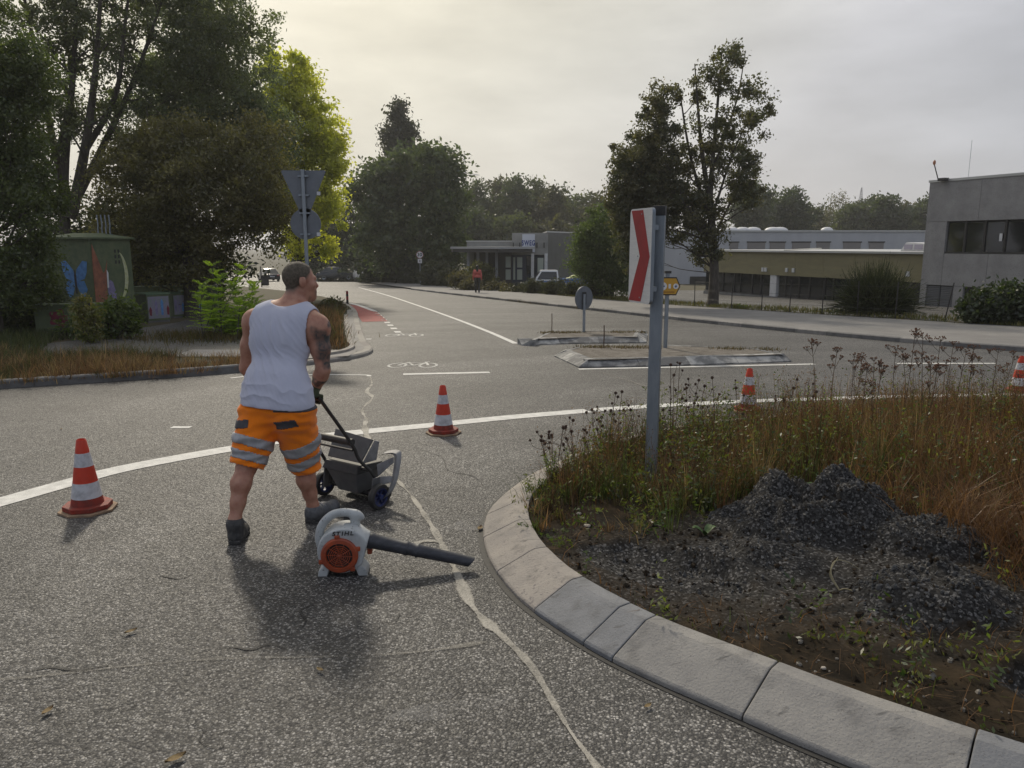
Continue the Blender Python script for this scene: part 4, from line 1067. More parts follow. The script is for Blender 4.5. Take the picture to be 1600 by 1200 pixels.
for sx in (-1, 1):
    x = 0.285 * sx
    w = empty('wheel', (x, 0, 0.095)); w.parent = t
    XM = np.array([(0, 0, 1), (0, 1, 0), (-1, 0, 0)], float)
    MB().lathe([(0.068, -0.024), (0.088, -0.024), (0.095, -0.014), (0.095, 0.014), (0.088, 0.024), (0.068, 0.024)], 28, (0, 0, 0), XM, True).build('tyre', BLACK, w, 'auto')
    mb = MB().lathe([(0.068, -0.021), (0.068, 0.021), (0.055, 0.018), (0.055, -0.018)], 24, (0, 0, 0), XM, True).lathe([(0.018, -0.026), (0.018, 0.026)], 12, (0, 0, 0), XM)
    for k in range(6):
        a = 2 * math.pi * k / 6
        mb.box((0, 0.037 * math.cos(a), 0.037 * math.sin(a)), (0.02, 0.05, 0.012), M=np.array([(1, 0, 0), (0, math.cos(a), -math.sin(a)), (0, math.sin(a), math.cos(a))]))
    mb.build('rim', RIMB, w, 'auto', fix=False)
    MB().tube([(x * 0.86, 0.0, 0.095), (x * 1.0, 0, 0.095)], 0.012, 8).build('axle', GALV, t)
    # side tube from the hub up to the handlebar
    P = spline([(0.235 * sx, 0.01, 0.10), (0.235 * sx, 0.02, 0.19), (0.232 * sx, -0.015, 0.27), (0.20 * sx, -0.10, 0.38), (0.19 * sx, -0.16, 0.51), (0.19 * sx, -0.42, 0.865)], 6)
    MB().tube(P, 0.0125, 10).build('handle_tube', BLACK, t, 'auto')
    slab('wheel_fork', [(0.248 * sx, -0.05, 0.08), (0.248 * sx, 0.05, 0.08), (0.248 * sx, 0.04, 0.23), (0.248 * sx, -0.03, 0.23)], 0.012, SG)
MB().tube([(-0.19, -0.42, 0.865), (0.19, -0.42, 0.865)], 0.014, 10).build('handlebar', BLACK, t, 'auto')
MB().tube([(-0.20, -0.157, 0.515), (0.20, -0.157, 0.515)], 0.026, 10).build('grip_bar', BLACK, t, 'auto')
MB().tube([(-0.19, -0.15, 0.455), (0.19, -0.15, 0.455)], 0.009, 8).build('cross_rod', BLACK, t, 'auto')
MB().tube([(-0.225, -0.03, 0.29), (0.21, -0.03, 0.29)], 0.015, 8).build('cross_rod', BLACK, t, 'auto')
# hopper: lower bin tapering down, ledge, raised rear flap
def tub(name, rings, m, bev=0.006):
    MB().loft(rings).build(name, m, t, bevel=bev)
tub('lower_bin', [[(-0.11, -0.02, 0.085), (0.09, -0.02, 0.085), (0.09, 0.15, 0.085), (-0.11, 0.15, 0.085)], [(-0.17, -0.075, 0.25), (0.14, -0.075, 0.25), (0.14, 0.19, 0.25), (-0.17, 0.19, 0.25)]], SG)
tub('bin_ledge', [[(-0.20, -0.09, 0.252), (0.16, -0.09, 0.252), (0.16, 0.20, 0.252), (-0.20, 0.20, 0.252)], [(-0.18, -0.07, 0.315), (0.15, -0.07, 0.315), (0.15, 0.18, 0.295), (-0.18, 0.18, 0.295)]], BLACK)
slab('rear_flap', [(-0.19, -0.03, 0.325), (0.15, -0.03, 0.325), (0.19, 0.06, 0.485), (-0.19, 0.06, 0.515)], 0.012, SG)
slab('flap_side', [(0.155, -0.03, 0.327), (0.165, 0.10, 0.327), (0.20, 0.10, 0.47), (0.194, 0.064, 0.485)], 0.010, SL)
# light side guard with an opening on each side
for sx in (-1, 1):
    P = spline([(0.17 * sx, 0.18, 0.36), (0.24 * sx, 0.21, 0.37), (0.285 * sx, 0.20, 0.345), (0.315 * sx, 0.13, 0.20), (0.315 * sx, 0.07, 0.11), (0.30 * sx, 0.04, 0.08)], 6)
    rings = []
    for p in P:
        rings.append([p + np.array(q) for q in ((-0.012, -0.02, -0.012), (0.012, -0.02, 0.0), (0.012, 0.03, 0.012), (-0.012, 0.03, 0.0))])
    MB().loft(rings).build('guard_hoop', SL, t, 'auto')
    slab('guard_web', [(0.17 * sx, 0.10, 0.29), (0.275 * sx, 0.17, 0.35), (0.285 * sx, 0.16, 0.31), (0.20 * sx, 0.08, 0.21)], 0.008, SL)
    slab('guard_web', [(0.20 * sx, 0.08, 0.21), (0.305 * sx, 0.13, 0.22), (0.31 * sx, 0.11, 0.18), (0.22 * sx, 0.06, 0.15)], 0.008, SL)
MB().tube([(-0.30, 0.04, 0.085), (0.30, 0.04, 0.085)], 0.010, 8).build('bottom_rod', BLACK, t, 'auto')
MB().tube([(-0.20, 0.17, 0.055), (0.20, 0.17, 0.055)], 0.05, 12).build('brush_roller', BLACK, t, 'auto')
# ================================================================ THE WORKER
def skin_mat(name, c, tat=False):
    m = bpy.data.materials.new(name); m.use_nodes = True
    nt = m.node_tree; b = nt.nodes['Principled BSDF']; lk = nt.links.new; N = nt.nodes.new
    tc = N('ShaderNodeTexCoord')
    n1 = N('ShaderNodeTexNoise'); n1.inputs['Scale'].default_value = 22; n1.inputs['Detail'].default_value = 5; lk(tc.outputs['Object'], n1.inputs['Vector'])
    mx = N('ShaderNodeMixRGB'); mx.inputs[1].default_value = (*c, 1); mx.inputs[2].default_value = (c[0] * 0.75, c[1] * 0.62, c[2] * 0.58, 1)
    mr = N('ShaderNodeMapRange'); mr.inputs[1].default_value = 0.35; mr.inputs[2].default_value = 0.7; lk(n1.outputs[0], mr.inputs[0]); lk(mr.outputs[0], mx.inputs[0])
    out = mx.outputs[0]
    if tat:
        at = N('ShaderNodeVertexColor'); at.layer_name = 'Col'; sp = N('ShaderNodeSeparateColor'); lk(at.outputs[0], sp.inputs[0])
        n2 = N('ShaderNodeTexNoise'); n2.inputs['Scale'].default_value = 26; n2.inputs['Detail'].default_value = 4; n2.inputs['Distortion'].default_value = 1.2; lk(tc.outputs['Object'], n2.inputs['Vector'])
        m2 = N('ShaderNodeMapRange'); m2.inputs[1].default_value = 0.36; m2.inputs[2].default_value = 0.6; m2.inputs[3].default_value = 1.0; m2.inputs[4].default_value = 0.62; lk(n2.outputs[0], m2.inputs[0])
        mul = N('ShaderNodeMath'); mul.operation = 'MULTIPLY'; lk(sp.outputs[0], mul.inputs[0]); lk(m2.outputs[0], mul.inputs[1])
        mt = N('ShaderNodeMixRGB'); mt.inputs[2].default_value = (0.035, 0.045, 0.048, 1); lk(mul.outputs[0], mt.inputs[0]); lk(out, mt.inputs[1])
        # beard shadow / reddish face
        mf = N('ShaderNodeMixRGB'); mf.inputs[2].default_value = (0.07, 0.045, 0.035, 1); lk(sp.outputs[1], mf.inputs[0]); lk(mt.outputs[0], mf.inputs[1])
        mh = N('ShaderNodeMixRGB'); mh.inputs[2].default_value = (0.105, 0.085, 0.062, 1); lk(sp.outputs[2], mh.inputs[0]); lk(mf.outputs[0], mh.inputs[1])
        out = mh.outputs[0]
    lk(out, b.inputs['Base Color']); b.inputs['Roughness'].default_value = 0.5
    b.inputs['Subsurface Weight'].default_value = 0.12; b.inputs['Subsurface Radius'].default_value = (0.02, 0.008, 0.005)
    return m
SKIN = skin_mat('skin', (0.46, 0.24, 0.165), True)
def cloth(name, c, c2, fold=0.0, fs=(10, 10, 3), weave=True):
    m = bpy.data.materials.new(name); m.use_nodes = True
    nt = m.node_tree; b = nt.nodes['Principled BSDF']; lk = nt.links.new; N = nt.nodes.new
    tc = N('ShaderNodeTexCoord'); mp = N('ShaderNodeMapping'); mp.inputs['Scale'].default_value = fs; mp.inputs['Rotation'].default_value = (0, 0.25, 0); lk(tc.outputs['Object'], mp.inputs[0])
    n1 = N('ShaderNodeTexNoise'); n1.inputs['Scale'].default_value = 1.0; n1.inputs['Detail'].default_value = 3; lk(mp.outputs[0], n1.inputs['Vector'])
    mx = N('ShaderNodeMixRGB'); mx.inputs[1].default_value = (*c, 1); mx.inputs[2].default_value = (*c2, 1); lk(n1.outputs[0], mx.inputs[0]); lk(mx.outputs[0], b.inputs['Base Color'])
    bp = N('ShaderNodeBump'); bp.inputs['Strength'].default_value = fold; bp.inputs['Distance'].default_value = 0.02; lk(n1.outputs[0], bp.inputs['Height']); lk(bp.outputs[0], b.inputs['Normal'])
    b.inputs['Roughness'].default_value = 0.9; b.inputs['Sheen Weight'].default_value = 0.2; b.inputs['Specular IOR Level'].default_value = 0.2
    return m
SHIRT = cloth('white_shirt', (0.52, 0.535, 0.635), (0.46, 0.475, 0.58), 0.3, (14, 14, 4))
SHORTS = cloth('orange_shorts', (0.95, 0.25, 0.012), (0.88, 0.20, 0.01), 0.5, (12, 12, 9))
REFL = mat('reflective_tape', (0.40, 0.405, 0.42), 0.5, 0.2, c2=(0.27, 0.27, 0.285), scale=14)
NAVY = mat('dark_trim', (0.045, 0.045, 0.055), 0.8, c2=(0.07, 0.07, 0.08), scale=14)
HAIR = mat('short_hair', (0.085, 0.068, 0.048), 0.75, c2=(0.19, 0.16, 0.12), scale=60, bump=0.8, bscale=240, contrast=(0.35, 0.7))
SHOE = mat('dark_shoe', (0.035, 0.035, 0.036), 0.7, c2=(0.075, 0.073, 0.07), scale=18, bump=0.3, bscale=50)
SOLE = mat('shoe_sole', (0.075, 0.07, 0.066), 0.8, c2=(0.03, 0.03, 0.03), scale=25)
GREYSHOE = mat('dusty_shoe', (0.085, 0.088, 0.095), 0.75, c2=(0.16, 0.165, 0.175), scale=18, bump=0.3, bscale=50)
GLOVE = mat('work_glove', (0.035, 0.045, 0.02), 0.85, c2=(0.06, 0.07, 0.035), scale=30, bump=0.3, bscale=120)

man_b = G(430, 830)
man = thing('person', 'man in a white tank top and orange work shorts pushing the sweeper, seen from behind', 'person', man_b)
OM = np.array(man.location)
J = {k: D(*v) - OM for k, v in {
    'pelvis': (434, 640, 4.80), 'waist': (434, 598, 4.86), 'chest': (438, 535, 4.95), 'upper': (446, 497, 5.02), 'neck': (456, 474, 5.06), 'head': (468, 440, 5.10),
    'ls': (400, 503, 5.06), 'le': (385, 575, 5.11), 'lw': (412, 606, 5.22),
    'rs': (494, 511, 4.95), 're': (505, 578, 4.93), 'rw': (494, 604, 5.00),
    'lh': (409, 652, 4.84), 'lk': (386, 727, 4.73), 'la': (367, 812, 4.585),
    'rh': (459, 652, 4.80), 'rk': (477, 728, 4.95), 'ra': (489, 790, 4.97)}.items()}
BF = np.array([math.sin(0.28), math.cos(0.28), 0.0])       # way the body faces
BR = np.array([BF[1], -BF[0], 0.0])
HFa = R(52)                                              # head turned to the right
HF = np.array([math.sin(HFa), math.cos(HFa), -0.05]); HR = np.array([math.cos(HFa), -math.sin(HFa), 0.0]); HU = np.cross(HR, HF)
sph = lambda a, f=0.66: (BF, f)
s = SDF((-0.75, -0.55, -0.03), (0.85, 0.9, 1.95), 0.0095)
# torso (mostly under clothes), neck, head
s.cone(J['pelvis'] + BR * -0.07, 0.15, J['pelvis'] + BR * 0.07, 0.15, 0.05, sph(0))
s.cone(J['waist'] - BR * 0.05, 0.13, J['waist'] + BR * 0.05, 0.13, 0.08, sph(0))
s.cone(J['chest'] - BR * 0.06, 0.125, J['chest'] + BR * 0.06, 0.125, 0.08, sph(0))
s.cone(J['upper'] - BR * 0.10, 0.10, J['upper'] + BR * 0.10, 0.10, 0.08)
s.cone(J['ls'] + (0, 0, 0.01), 0.075, J['neck'] - BR * 0.03 - (0, 0, 0.02), 0.06, 0.05)
s.cone(J['rs'] + (0, 0, 0.01), 0.075, J['neck'] + BR * 0.03 - (0, 0, 0.02), 0.06, 0.05)
s.cone(J['neck'] - (0, 0, 0.04), 0.080, J['head'] - HF * 0.02 - HU * 0.06, 0.066, 0.035)
hc = J['head']
HM = np.stack([HR, HF, HU], 1)
s.ell(hc + HU * 0.035 - HF * 0.012, (0.078, 0.102, 0.094), HM, 0.02)
s.ell(hc + HF * 0.035 - HU * 0.035, (0.064, 0.072, 0.095), HM, 0.03)
s.cone(hc + HF * 0.075 - HU * 0.095, 0.034, hc + HF * 0.02 - HU * 0.085, 0.05, 0.03)
s.cone(hc + HF * 0.092 + HU * 0.022, 0.016, hc + HF * 0.088 + HU * 0.02, 0.018, 0.02)
s.cone(hc + HF * 0.098 + HU * 0.01, 0.010, hc + HF * 0.121 - HU * 0.026, 0.0155, 0.012)     # nose
s.cone(hc + HF * 0.108 - HU * 0.058 + HR * 0.016, 0.010, hc + HF * 0.108 - HU * 0.058 - HR * 0.016, 0.010, 0.01)   # lips
s.cone(hc + HF * 0.104 - HU * 0.072 + HR * 0.012, 0.010, hc + HF * 0.104 - HU * 0.072 - HR * 0.012, 0.010, 0.008)
s.cone(hc + HF * 0.098 - HU * 0.098, 0.020, hc + HF * 0.09 - HU * 0.105, 0.024, 0.02)     # chin
for sg in (-1, 1):
    s.cone(hc + HF * 0.090 + HU * 0.026 + HR * 0.038 * sg, 0.013, hc + HF * 0.097 + HU * 0.028 + HR * 0.014 * sg, 0.012, 0.012)      # brow
    s.ell(hc + HF * 0.06 - HU * 0.02 + HR * 0.05 * sg, (0.024, 0.028, 0.024), HM, 0.02)      # cheek
    s.ell(hc - HF * 0.010 - HU * 0.002 + HR * 0.086 * sg - HF * 0.004, (0.014, 0.026, 0.038), HM, 0.006)     # ear
    s.ell(hc - HF * 0.006 - HU * 0.002 + HR * 0.102 * sg, (0.007, 0.013, 0.022), HM, 0.006, op='cut')
# arms
def limb(P, rad, k=0.03):
    for i in range(len(P) - 1):
        s.cone(P[i], rad[i], P[i + 1], rad[i + 1], k)
for a, sg in (('l', -1), ('r', 1)):
    S_, E_, W_ = J[a + 's'], J[a + 'e'], J[a + 'w']
    s.ell(S_ + np.array([0, 0, -0.015]) + BR * 0.015 * sg, (0.076, 0.076, 0.084), None, 0.04)
    limb([S_, S_ * 0.5 + E_ * 0.5 + BR * 0.006 * sg, E_], [0.063, 0.058, 0.045], 0.04)
    m_ = E_ * 0.65 + W_ * 0.35
    limb([E_, m_, W_], [0.045, 0.049, 0.034], 0.02)
    H_, K_, A_ = J[a + 'h'], J[a + 'k'], J[a + 'a']
    limb([H_, H_ * 0.5 + K_ * 0.5, K_], [0.105, 0.09, 0.066], 0.03)
    c_ = K_ * 0.68 + A_ * 0.32 - BF * 0.022
    limb([K_, c_, K_ * 0.32 + A_ * 0.68 - BF * 0.008, A_], [0.057, 0.061, 0.044, 0.035], 0.03)
    s.cone(A_, 0.042, A_ - (0, 0, 0.05), 0.04, 0.02)
V, F = s.mesh(); V = relax(V, F, 2)
def seg_t(V, a, b):
    d = b - a; t_ = ((V - a) @ d) / (d @ d); tt = np.clip(t_, 0, 1)
    return t_, np.linalg.norm(V - a - tt[:, None] * d, axis=1)
cols = np.zeros((len(V), 3))
t1, d1 = seg_t(V, J['rs'], J['re']); t2, d2 = seg_t(V, J['re'], J['rw'])
outer = ((V - (J['rs'] + np.clip(t1, 0, 1)[:, None] * (J['re'] - J['rs']))) @ (BR + 0.2 * BF))
nz = fbm(V * 14, 3)
cols[:, 0] = (d1 < 0.095) * np.clip((t1 - 0.04 + 0.8 * nz) / 0.10, 0, 1) * np.clip((0.88 - t1 + 0.9 * nz) / 0.14, 0, 1) * np.clip((outer + 0.016 + 0.10 * nz) / 0.03, 0, 1)
cols[:, 0] = np.maximum(cols[:, 0], ((d2 < 0.07) & (t2 > 0.35) & (t1 > 0.95)) * np.clip((0.06 + nz) / 0.06, 0, 1))
hp = V - hc; hf, hu, hr = hp @ HF, hp @ HU, hp @ HR
cols[:, 1] = np.clip(((hf > 0.045) & (hu < -0.048) & (hu > -0.14) & (np.abs(hr) < 0.07)) * 0.75 * np.clip((0.10 + nz) * 5, 0, 1), 0, 1)
hl = np.interp(hf, [-0.13, -0.06, -0.015, 0.02, 0.04, 0.058], [-0.085, -0.075, -0.02, 0.02, 0.045, 0.075])
earv = (np.abs(hr) > 0.080) & (np.abs(hf + 0.014) < 0.028) & (hu < 0.034)
cols[:, 2] = np.clip((hu - hl + 0.03 * nz + 0.006) / 0.035, 0, 1) * (hf < 0.066 + 0.02 * np.clip((hu - 0.06) / 0.06, 0, 1)) * (np.linalg.norm(hp, axis=1) < 0.2) * ~earv
np_mesh('body', V, F, SKIN, man, cols, smooth=True)
Nb = vnormals(V, F)
# hair: a thin cap taken from the skull
fc = V[F].mean(1) - hc
ff, fu, fr = fc @ HF, fc @ HU, fc @ HR
line = np.interp(ff, [-0.12, -0.06, -0.015, 0.02, 0.04, 0.058], [-0.075, -0.068, -0.02, 0.02, 0.045, 0.075])
ear = (np.abs(fr) > 0.078) & (np.abs(ff + 0.014) < 0.030) & (fu < 0.034)
keep = (fu > line + 0.022 + 0.03 * fbm(fc * 50, 2)) & (ff < 0.056 + 0.02 * np.clip((fu - 0.06) / 0.06, 0, 1)) & ~ear & (np.linalg.norm(fc, axis=1) < 0.2)
hv, hf_, hu_ = subset(V + Nb * 0.0035, F, keep)
hv = hv + fbm(hv * 90, 2)[:, None] * Nb[hu_] * 0.004
o = np_mesh('hair', hv, hf_, HAIR, man, smooth=True)
md = o.modifiers.new('thickness', 'SOLIDIFY'); md.thickness = 0.005; md.offset = -1
EYE = mat('eye', (0.5, 0.48, 0.45), 0.2)
for sg in (-1, 1):
    mb = MB().ell(hc + HF * 0.082 + HU * 0.004 + HR * 0.034 * sg, (0.0125, 0.0125, 0.0115), 12, 8); mb.build('eye', EYE, man, True)
# tank top: a thin shell with smooth neck and arm openings
lo_ = np.minimum.reduce([J['pelvis'], J['ls'], J['rs'], J['neck']]) - np.array([0.26, 0.26, 0.06]); hi_ = np.maximum.reduce([J['pelvis'], J['ls'], J['rs'], J['neck']]) + np.array([0.26, 0.26, 0.14])
s = SDF(lo_, hi_, 0.0055)
s.cone(J['pelvis'] - BR * 0.072 + (0, 0, 0.02), 0.176, J['pelvis'] + BR * 0.072 + (0, 0, 0.02), 0.176, 0.06, (BF, 0.82))
s.cone(J['waist'] - BR * 0.070, 0.152, J['waist'] + BR * 0.062, 0.152, 0.10, (BF, 0.80))
s.cone(J['chest'] - BR * 0.072, 0.148, J['chest'] + BR * 0.072, 0.148, 0.10, (BF, 0.75))
s.cone(J['upper'] - BR * 0.10 - (0, 0, 0.015), 0.113, J['upper'] + BR * 0.10 - (0, 0, 0.015), 0.113, 0.09)
s.cone(J['ls'] + (0, 0, 0.012), 0.086, J['neck'] - BR * 0.03 - (0, 0, 0.02), 0.072, 0.05)
s.cone(J['rs'] + (0, 0, 0.012), 0.086, J['neck'] + BR * 0.03 - (0, 0, 0.02), 0.072, 0.05)
s.S = np.abs(s.S + 0.005) - 0.005
X, Y, Z = s.grid()
lat = (X - J['pelvis'][0]) * BR[0] + (Y - J['pelvis'][1]) * BR[1]
s.S = np.maximum(s.S, (J['pelvis'][2] + 0.03 - 0.05 * lat - Z).astype(np.float32))
nl = (X - J['neck'][0]) * BR[0] + (Y - J['neck'][1]) * BR[1]
s.S = np.maximum(s.S, (Z - (J['neck'][2] - 0.012 + 2.2 * nl * nl)).astype(np.float32) * 0.9)
del X, Y, Z, lat, nl
BM = np.stack([BR, BF, np.array([0, 0, 1.0])], 1)
for a, sg in (('l', -1), ('r', 1)):
    s.ell(J[a + 's'] + BR * 0.075 * sg - np.array([0, 0, 0.055]), (0.105, 0.22, 0.175), BM, 0.004, op='cut')
    s.ell(J[a + 's'] + BR * 0.085 * sg + np.array([0, 0, 0.06]), (0.10, 0.22, 0.13), BM, 0.02, op='cut')
V, F = s.mesh(); V = relax(V, F, 2)
# folds: diagonal creases from the shoulder blades to the right hip, gathers above the hem
ax_c = np.array([np.interp(V[:, 2], [J['pelvis'][2], J['waist'][2], J['chest'][2], J['upper'][2]], [J[k][c] for k in ('pelvis', 'waist', 'chest', 'upper')]) for c in (0, 1)]).T
rd_ = np.c_[V[:, :2] - ax_c, np.zeros(len(V))]; rd_ /= np.linalg.norm(rd_, axis=1)[:, None] + 1e-9
q = V @ BR; zz = V[:, 2]
warp = fbm(np.c_[q * 5, zz * 4, V @ BF * 5], 3)
def crease(ph):
    return 1 - 2 * np.abs(np.sin(ph)) ** 0.7
amp = np.clip(fbm(np.c_[q * 5 + 3, zz * 3, 0 * q + 2], 2) * 5 + 0.45, 0, 1)
fold = crease((q * 0.95 + (zz - 1.2) * 0.45) * 46 + warp * 8) * amp * 0.0055 + 0.0016 * crease((q * 0.8 + (zz - 1.2) * 0.6) * 110 + warp * 16)
low = np.exp(-((zz - (J['pelvis'][2] + 0.13)) / 0.09) ** 2)
fold = fold * (1 - 0.6 * low) + low * crease(zz * 42 + warp * 10 + q * 6) * 0.0045
up_ = np.clip((zz - J['upper'][2] + 0.02) / 0.08, 0, 1)
hemk = np.clip((zz - J['pelvis'][2] - 0.03) / 0.05, 0, 1)
V = V + rd_ * ((fold + 0.014 * warp) * (1 - up_) * hemk + 0.003 * (1 - hemk) * np.sin(q * 40))[:, None]
np_mesh('tank_top', V, F, SHIRT, man, smooth=True)
# shorts with tape, pocket flaps and belt
s = SDF((-0.6, -0.5, 0.35), (0.6, 0.6, 1.15), 0.008)
s.cone(J['pelvis'] - BR * 0.08 + (0, 0, 0.03), 0.160, J['pelvis'] + BR * 0.08 + (0, 0, 0.03), 0.160, 0.03, (BF, 0.76))
legs = {}
for a, sg in (('l', -1), ('r', 1)):
    H_, K_ = J[a + 'h'] + np.array([0, 0, 0.03]), J[a + 'k']
    end = H_ + (K_ - H_) * 1.04
    legs[a] = (H_, end)
    s.cone(H_ + BR * 0.008 * sg, 0.135, H_ * 0.5 + end * 0.5, 0.122, 0.05)
    s.cone(H_ * 0.5 + end * 0.5, 0.122, end, 0.105, 0.03)
V, F = s.mesh(); V = relax(V, F, 2); Ns = vnormals(V, F)
wr = fbm(V * np.array([7, 7, 16]), 3); V = V + Ns * (0.02 * wr)[:, None]
V = V + Ns * (0.004 * np.sin(V[:, 2] * 85 + fbm(V * 6, 2) * 16))[:, None]
topk = np.clip((V[:, 2] - J['pelvis'][2] - 0.0) / 0.05, 0, 1); V = V - Ns * (0.014 * topk)[:, None]
fc = V[F].mean(1); fn = Ns[F].mean(1)
tl, dl = seg_t(fc, *legs['l']); tr, dr = seg_t(fc, *legs['r'])
isl = dl - 0.0 < dr
tt = np.where(isl, tl, tr)
zhem = {a: legs[a][1][2] for a in legs}
kill = (tt > 0.97) | (fc[:, 2] > J['pelvis'][2] + 0.075)
sv, sf, su = subset(V, F, ~kill)
sh = np_mesh('shorts', sv, sf, SHORTS, man, smooth=True)
md = sh.modifiers.new('thickness', 'SOLIDIFY'); md.thickness = 0.006; md.offset = -1
def patch(name, m, sel, off=0.004):
    pv, pf, pu = subset(V + Ns * off, F, sel & ~kill)
    if len(pf):
        o_ = np_mesh(name, pv, pf, m, sh, smooth=True); md_ = o_.modifiers.new('thickness', 'SOLIDIFY'); md_.thickness = 0.005; md_.offset = -1
for leg in (True, False):
    sl_ = isl == leg
    slope = ((fc - np.where(leg, 1, 1) * (legs['l'][0] if leg else legs['r'][0])) @ BR) * (-0.1 if leg else 0.55)
    for lo_, hi_ in ((0.46, 0.62), (0.72, 0.87)):
        patch('reflective_band', REFL, sl_ & (tt + slope > lo_) & (tt + slope < hi_) & (tt > 0.2))
back = fn @ BF < -0.2
for a, sg in (('l', -1), ('r', 1)):
    d = fc - J['pelvis']
    u_ = (d @ BR) * sg; v_ = d[:, 2] + (0.055 + 0.16 * (u_ - 0.05) * (-1 if a == 'r' else 1) * (1 if a == 'l' else 1)) - (0.0 if a == 'l' else -0.025)
    patch('pocket_flap', NAVY, (fn @ BF < 0.25) & (u_ > (0.12 if a == 'l' else 0.045)) & (u_ < (0.26 if a == 'l' else 0.185)) & (np.abs(v_) < 0.024))
d = fc - J['pelvis']
patch('belt', NAVY, (fn @ BF < 0.6) & (d @ BR > 0.05) & (d[:, 2] > 0.014) & (d[:, 2] < 0.06), 0.005)
# shoes
def shoe(A_, heel, toe, m):
    z0 = max(0.0, 0)
    f_ = toe - heel; f_[2] = 0; Lf = np.linalg.norm(f_); f_ /= Lf; r_ = np.array([f_[1], -f_[0], 0])
    gzl = lambda p: gz(p[0] + OM[0], p[1] + OM[1]) - OM[2]
    lo_ = np.minimum(np.minimum(heel, toe), A_) - 0.12; hi_ = np.maximum(np.maximum(heel, toe), A_) + 0.12
    q = SDF(lo_, hi_, 0.006)
    up = np.array([0, 0, 1.0])
    h0 = heel + f_ * 0.05; t0 = toe - f_ * 0.05
    q.cone(h0 + up * 0.04, 0.043, heel * 0.5 + toe * 0.5 + up * 0.035, 0.042, 0.03)
    q.cone(heel * 0.5 + toe * 0.5 + up * 0.035, 0.046, t0 + up * 0.03, 0.047, 0.03)
    q.cone(h0 + up * 0.05, 0.044, A_ - up * 0.005, 0.05, 0.03)
    q.cone(A_ - up * 0.01, 0.049, heel * 0.45 + toe * 0.55 + up * 0.055, 0.035, 0.03)
    q.plane((heel + toe) / 2 + up * 0.004, (heel - toe)[2] * f_ / max(Lf, 1e-3) * 1 - up)
    V_, F_ = q.mesh(); V_ = relax(V_, F_, 2)
    sh_ = np_mesh('shoe', V_, F_, m, man, smooth=True)
    mb = MB(); rings = []
    for u_, wd in ((0.0, 0.025), (0.06, 0.040), (0.35, 0.039), (0.7, 0.050), (0.92, 0.042), (1.0, 0.02)):
        c_ = heel + (toe - heel) * u_
        rings.append([c_ - r_ * wd + up * 0.001, c_ + r_ * wd + up * 0.001, c_ + r_ * wd * 1.05 + up * 0.026, c_ - r_ * wd * 1.05 + up * 0.026])
    mb.loft(rings).build('sole', SOLE, sh_, bevel=0.005)
    # collar and laces
    mb = MB()
    for k in range(5):
        c_ = A_ * 0.6 + (heel * 0.35 + toe * 0.65) * 0.4 + (toe - A_) * 0.11 * k; c_[2] = A_[2] + 0.02 - 0.016 * k
        mb.tube([c_ - r_ * 0.035 - up * 0.012, c_ + up * 0.01, c_ + r_ * 0.035 - up * 0.012], 0.004, 6)
    mb.build('laces', REFL, sh_, True, fix=False)
h1 = G(366, 852) - OM; t1_ = h1 + np.array([-0.03, 0.27, -0.008]); shoe(J['la'] - (0, 0, 0.02), h1, t1_, SHOE)
h2 = G(482, 818) - OM; t2_ = G(527, 793) - OM; shoe(J['ra'] - (0, 0, 0.03), h2, t2_, GREYSHOE)
# gloved hands closed round the handlebar
bar = {}
Rm = np.array([(math.cos(SWR), -math.sin(SWR)), (math.sin(SWR), math.cos(SWR))])
barx = np.array([*(Rm @ (1, 0)), 0.0]); barf = np.array([*(Rm @ (0, 1)), 0.0])
def hand(W_, bx, sg):
    bp = np.array([*(mid + Rm @ (bx, -0.42)), gz(*mid) + 0.865]) - OM
    q = SDF(np.minimum(W_, bp) - 0.13, np.maximum(W_, bp) + 0.13, 0.0035)
    palm = bp - barf * 0.034 + np.array([0, 0, 0.016])
    q.cone(W_, 0.036, palm - barf * 0.01 + np.array([0, 0, 0.015]), 0.036, 0.03)
    for k in range(4):
        o_ = barx * (0.030 - 0.021 * k) * sg
        Lk = (0.92, 1.0, 0.96, 0.8)[k]
        q.cone(palm * 0.6 + W_ * 0.4 + o_ * 0.7, 0.017, palm + o_ + np.array([0, 0, 0.012]), 0.0135, 0.02)
        a0 = bp + o_ + np.array([0, 0, 0.027]) - barf * 0.014
        a1 = bp + o_ + barf * 0.027 * Lk + np.array([0, 0, 0.018])
        a2 = bp + o_ + barf * 0.027 * Lk - np.array([0, 0, 0.016])
        a3 = bp + o_ - barf * 0.002 - np.array([0, 0, 0.028])
        q.cone(palm + o_ + np.array([0, 0, 0.012]), 0.0125, a0, 0.0115, 0.004)
        q.cone(a0, 0.0115, a1, 0.0108, 0.003); q.cone(a1, 0.0108, a2, 0.010, 0.003); q.cone(a2, 0.010, a3, 0.009, 0.003)
    th0 = palm + barx * 0.028 * sg - np.array([0, 0, 0.01])
    q.cone(th0, 0.017, bp + barx * 0.052 * sg - np.array([0, 0, 0.018]) - barf * 0.01, 0.0125, 0.01)
    q.cone(bp + barx * 0.052 * sg - np.array([0, 0, 0.018]) - barf * 0.01, 0.0125, bp + barx * 0.045 * sg + barf * 0.02 - np.array([0, 0, 0.022]), 0.0105, 0.004)
    V_, F_ = q.mesh(); V_ = relax(V_, F_, 1)
    np_mesh('glove', V_, F_, GLOVE, man, smooth=True)
hand(J['rw'], 0.15, -1); hand(J['lw'], -0.15, 1)
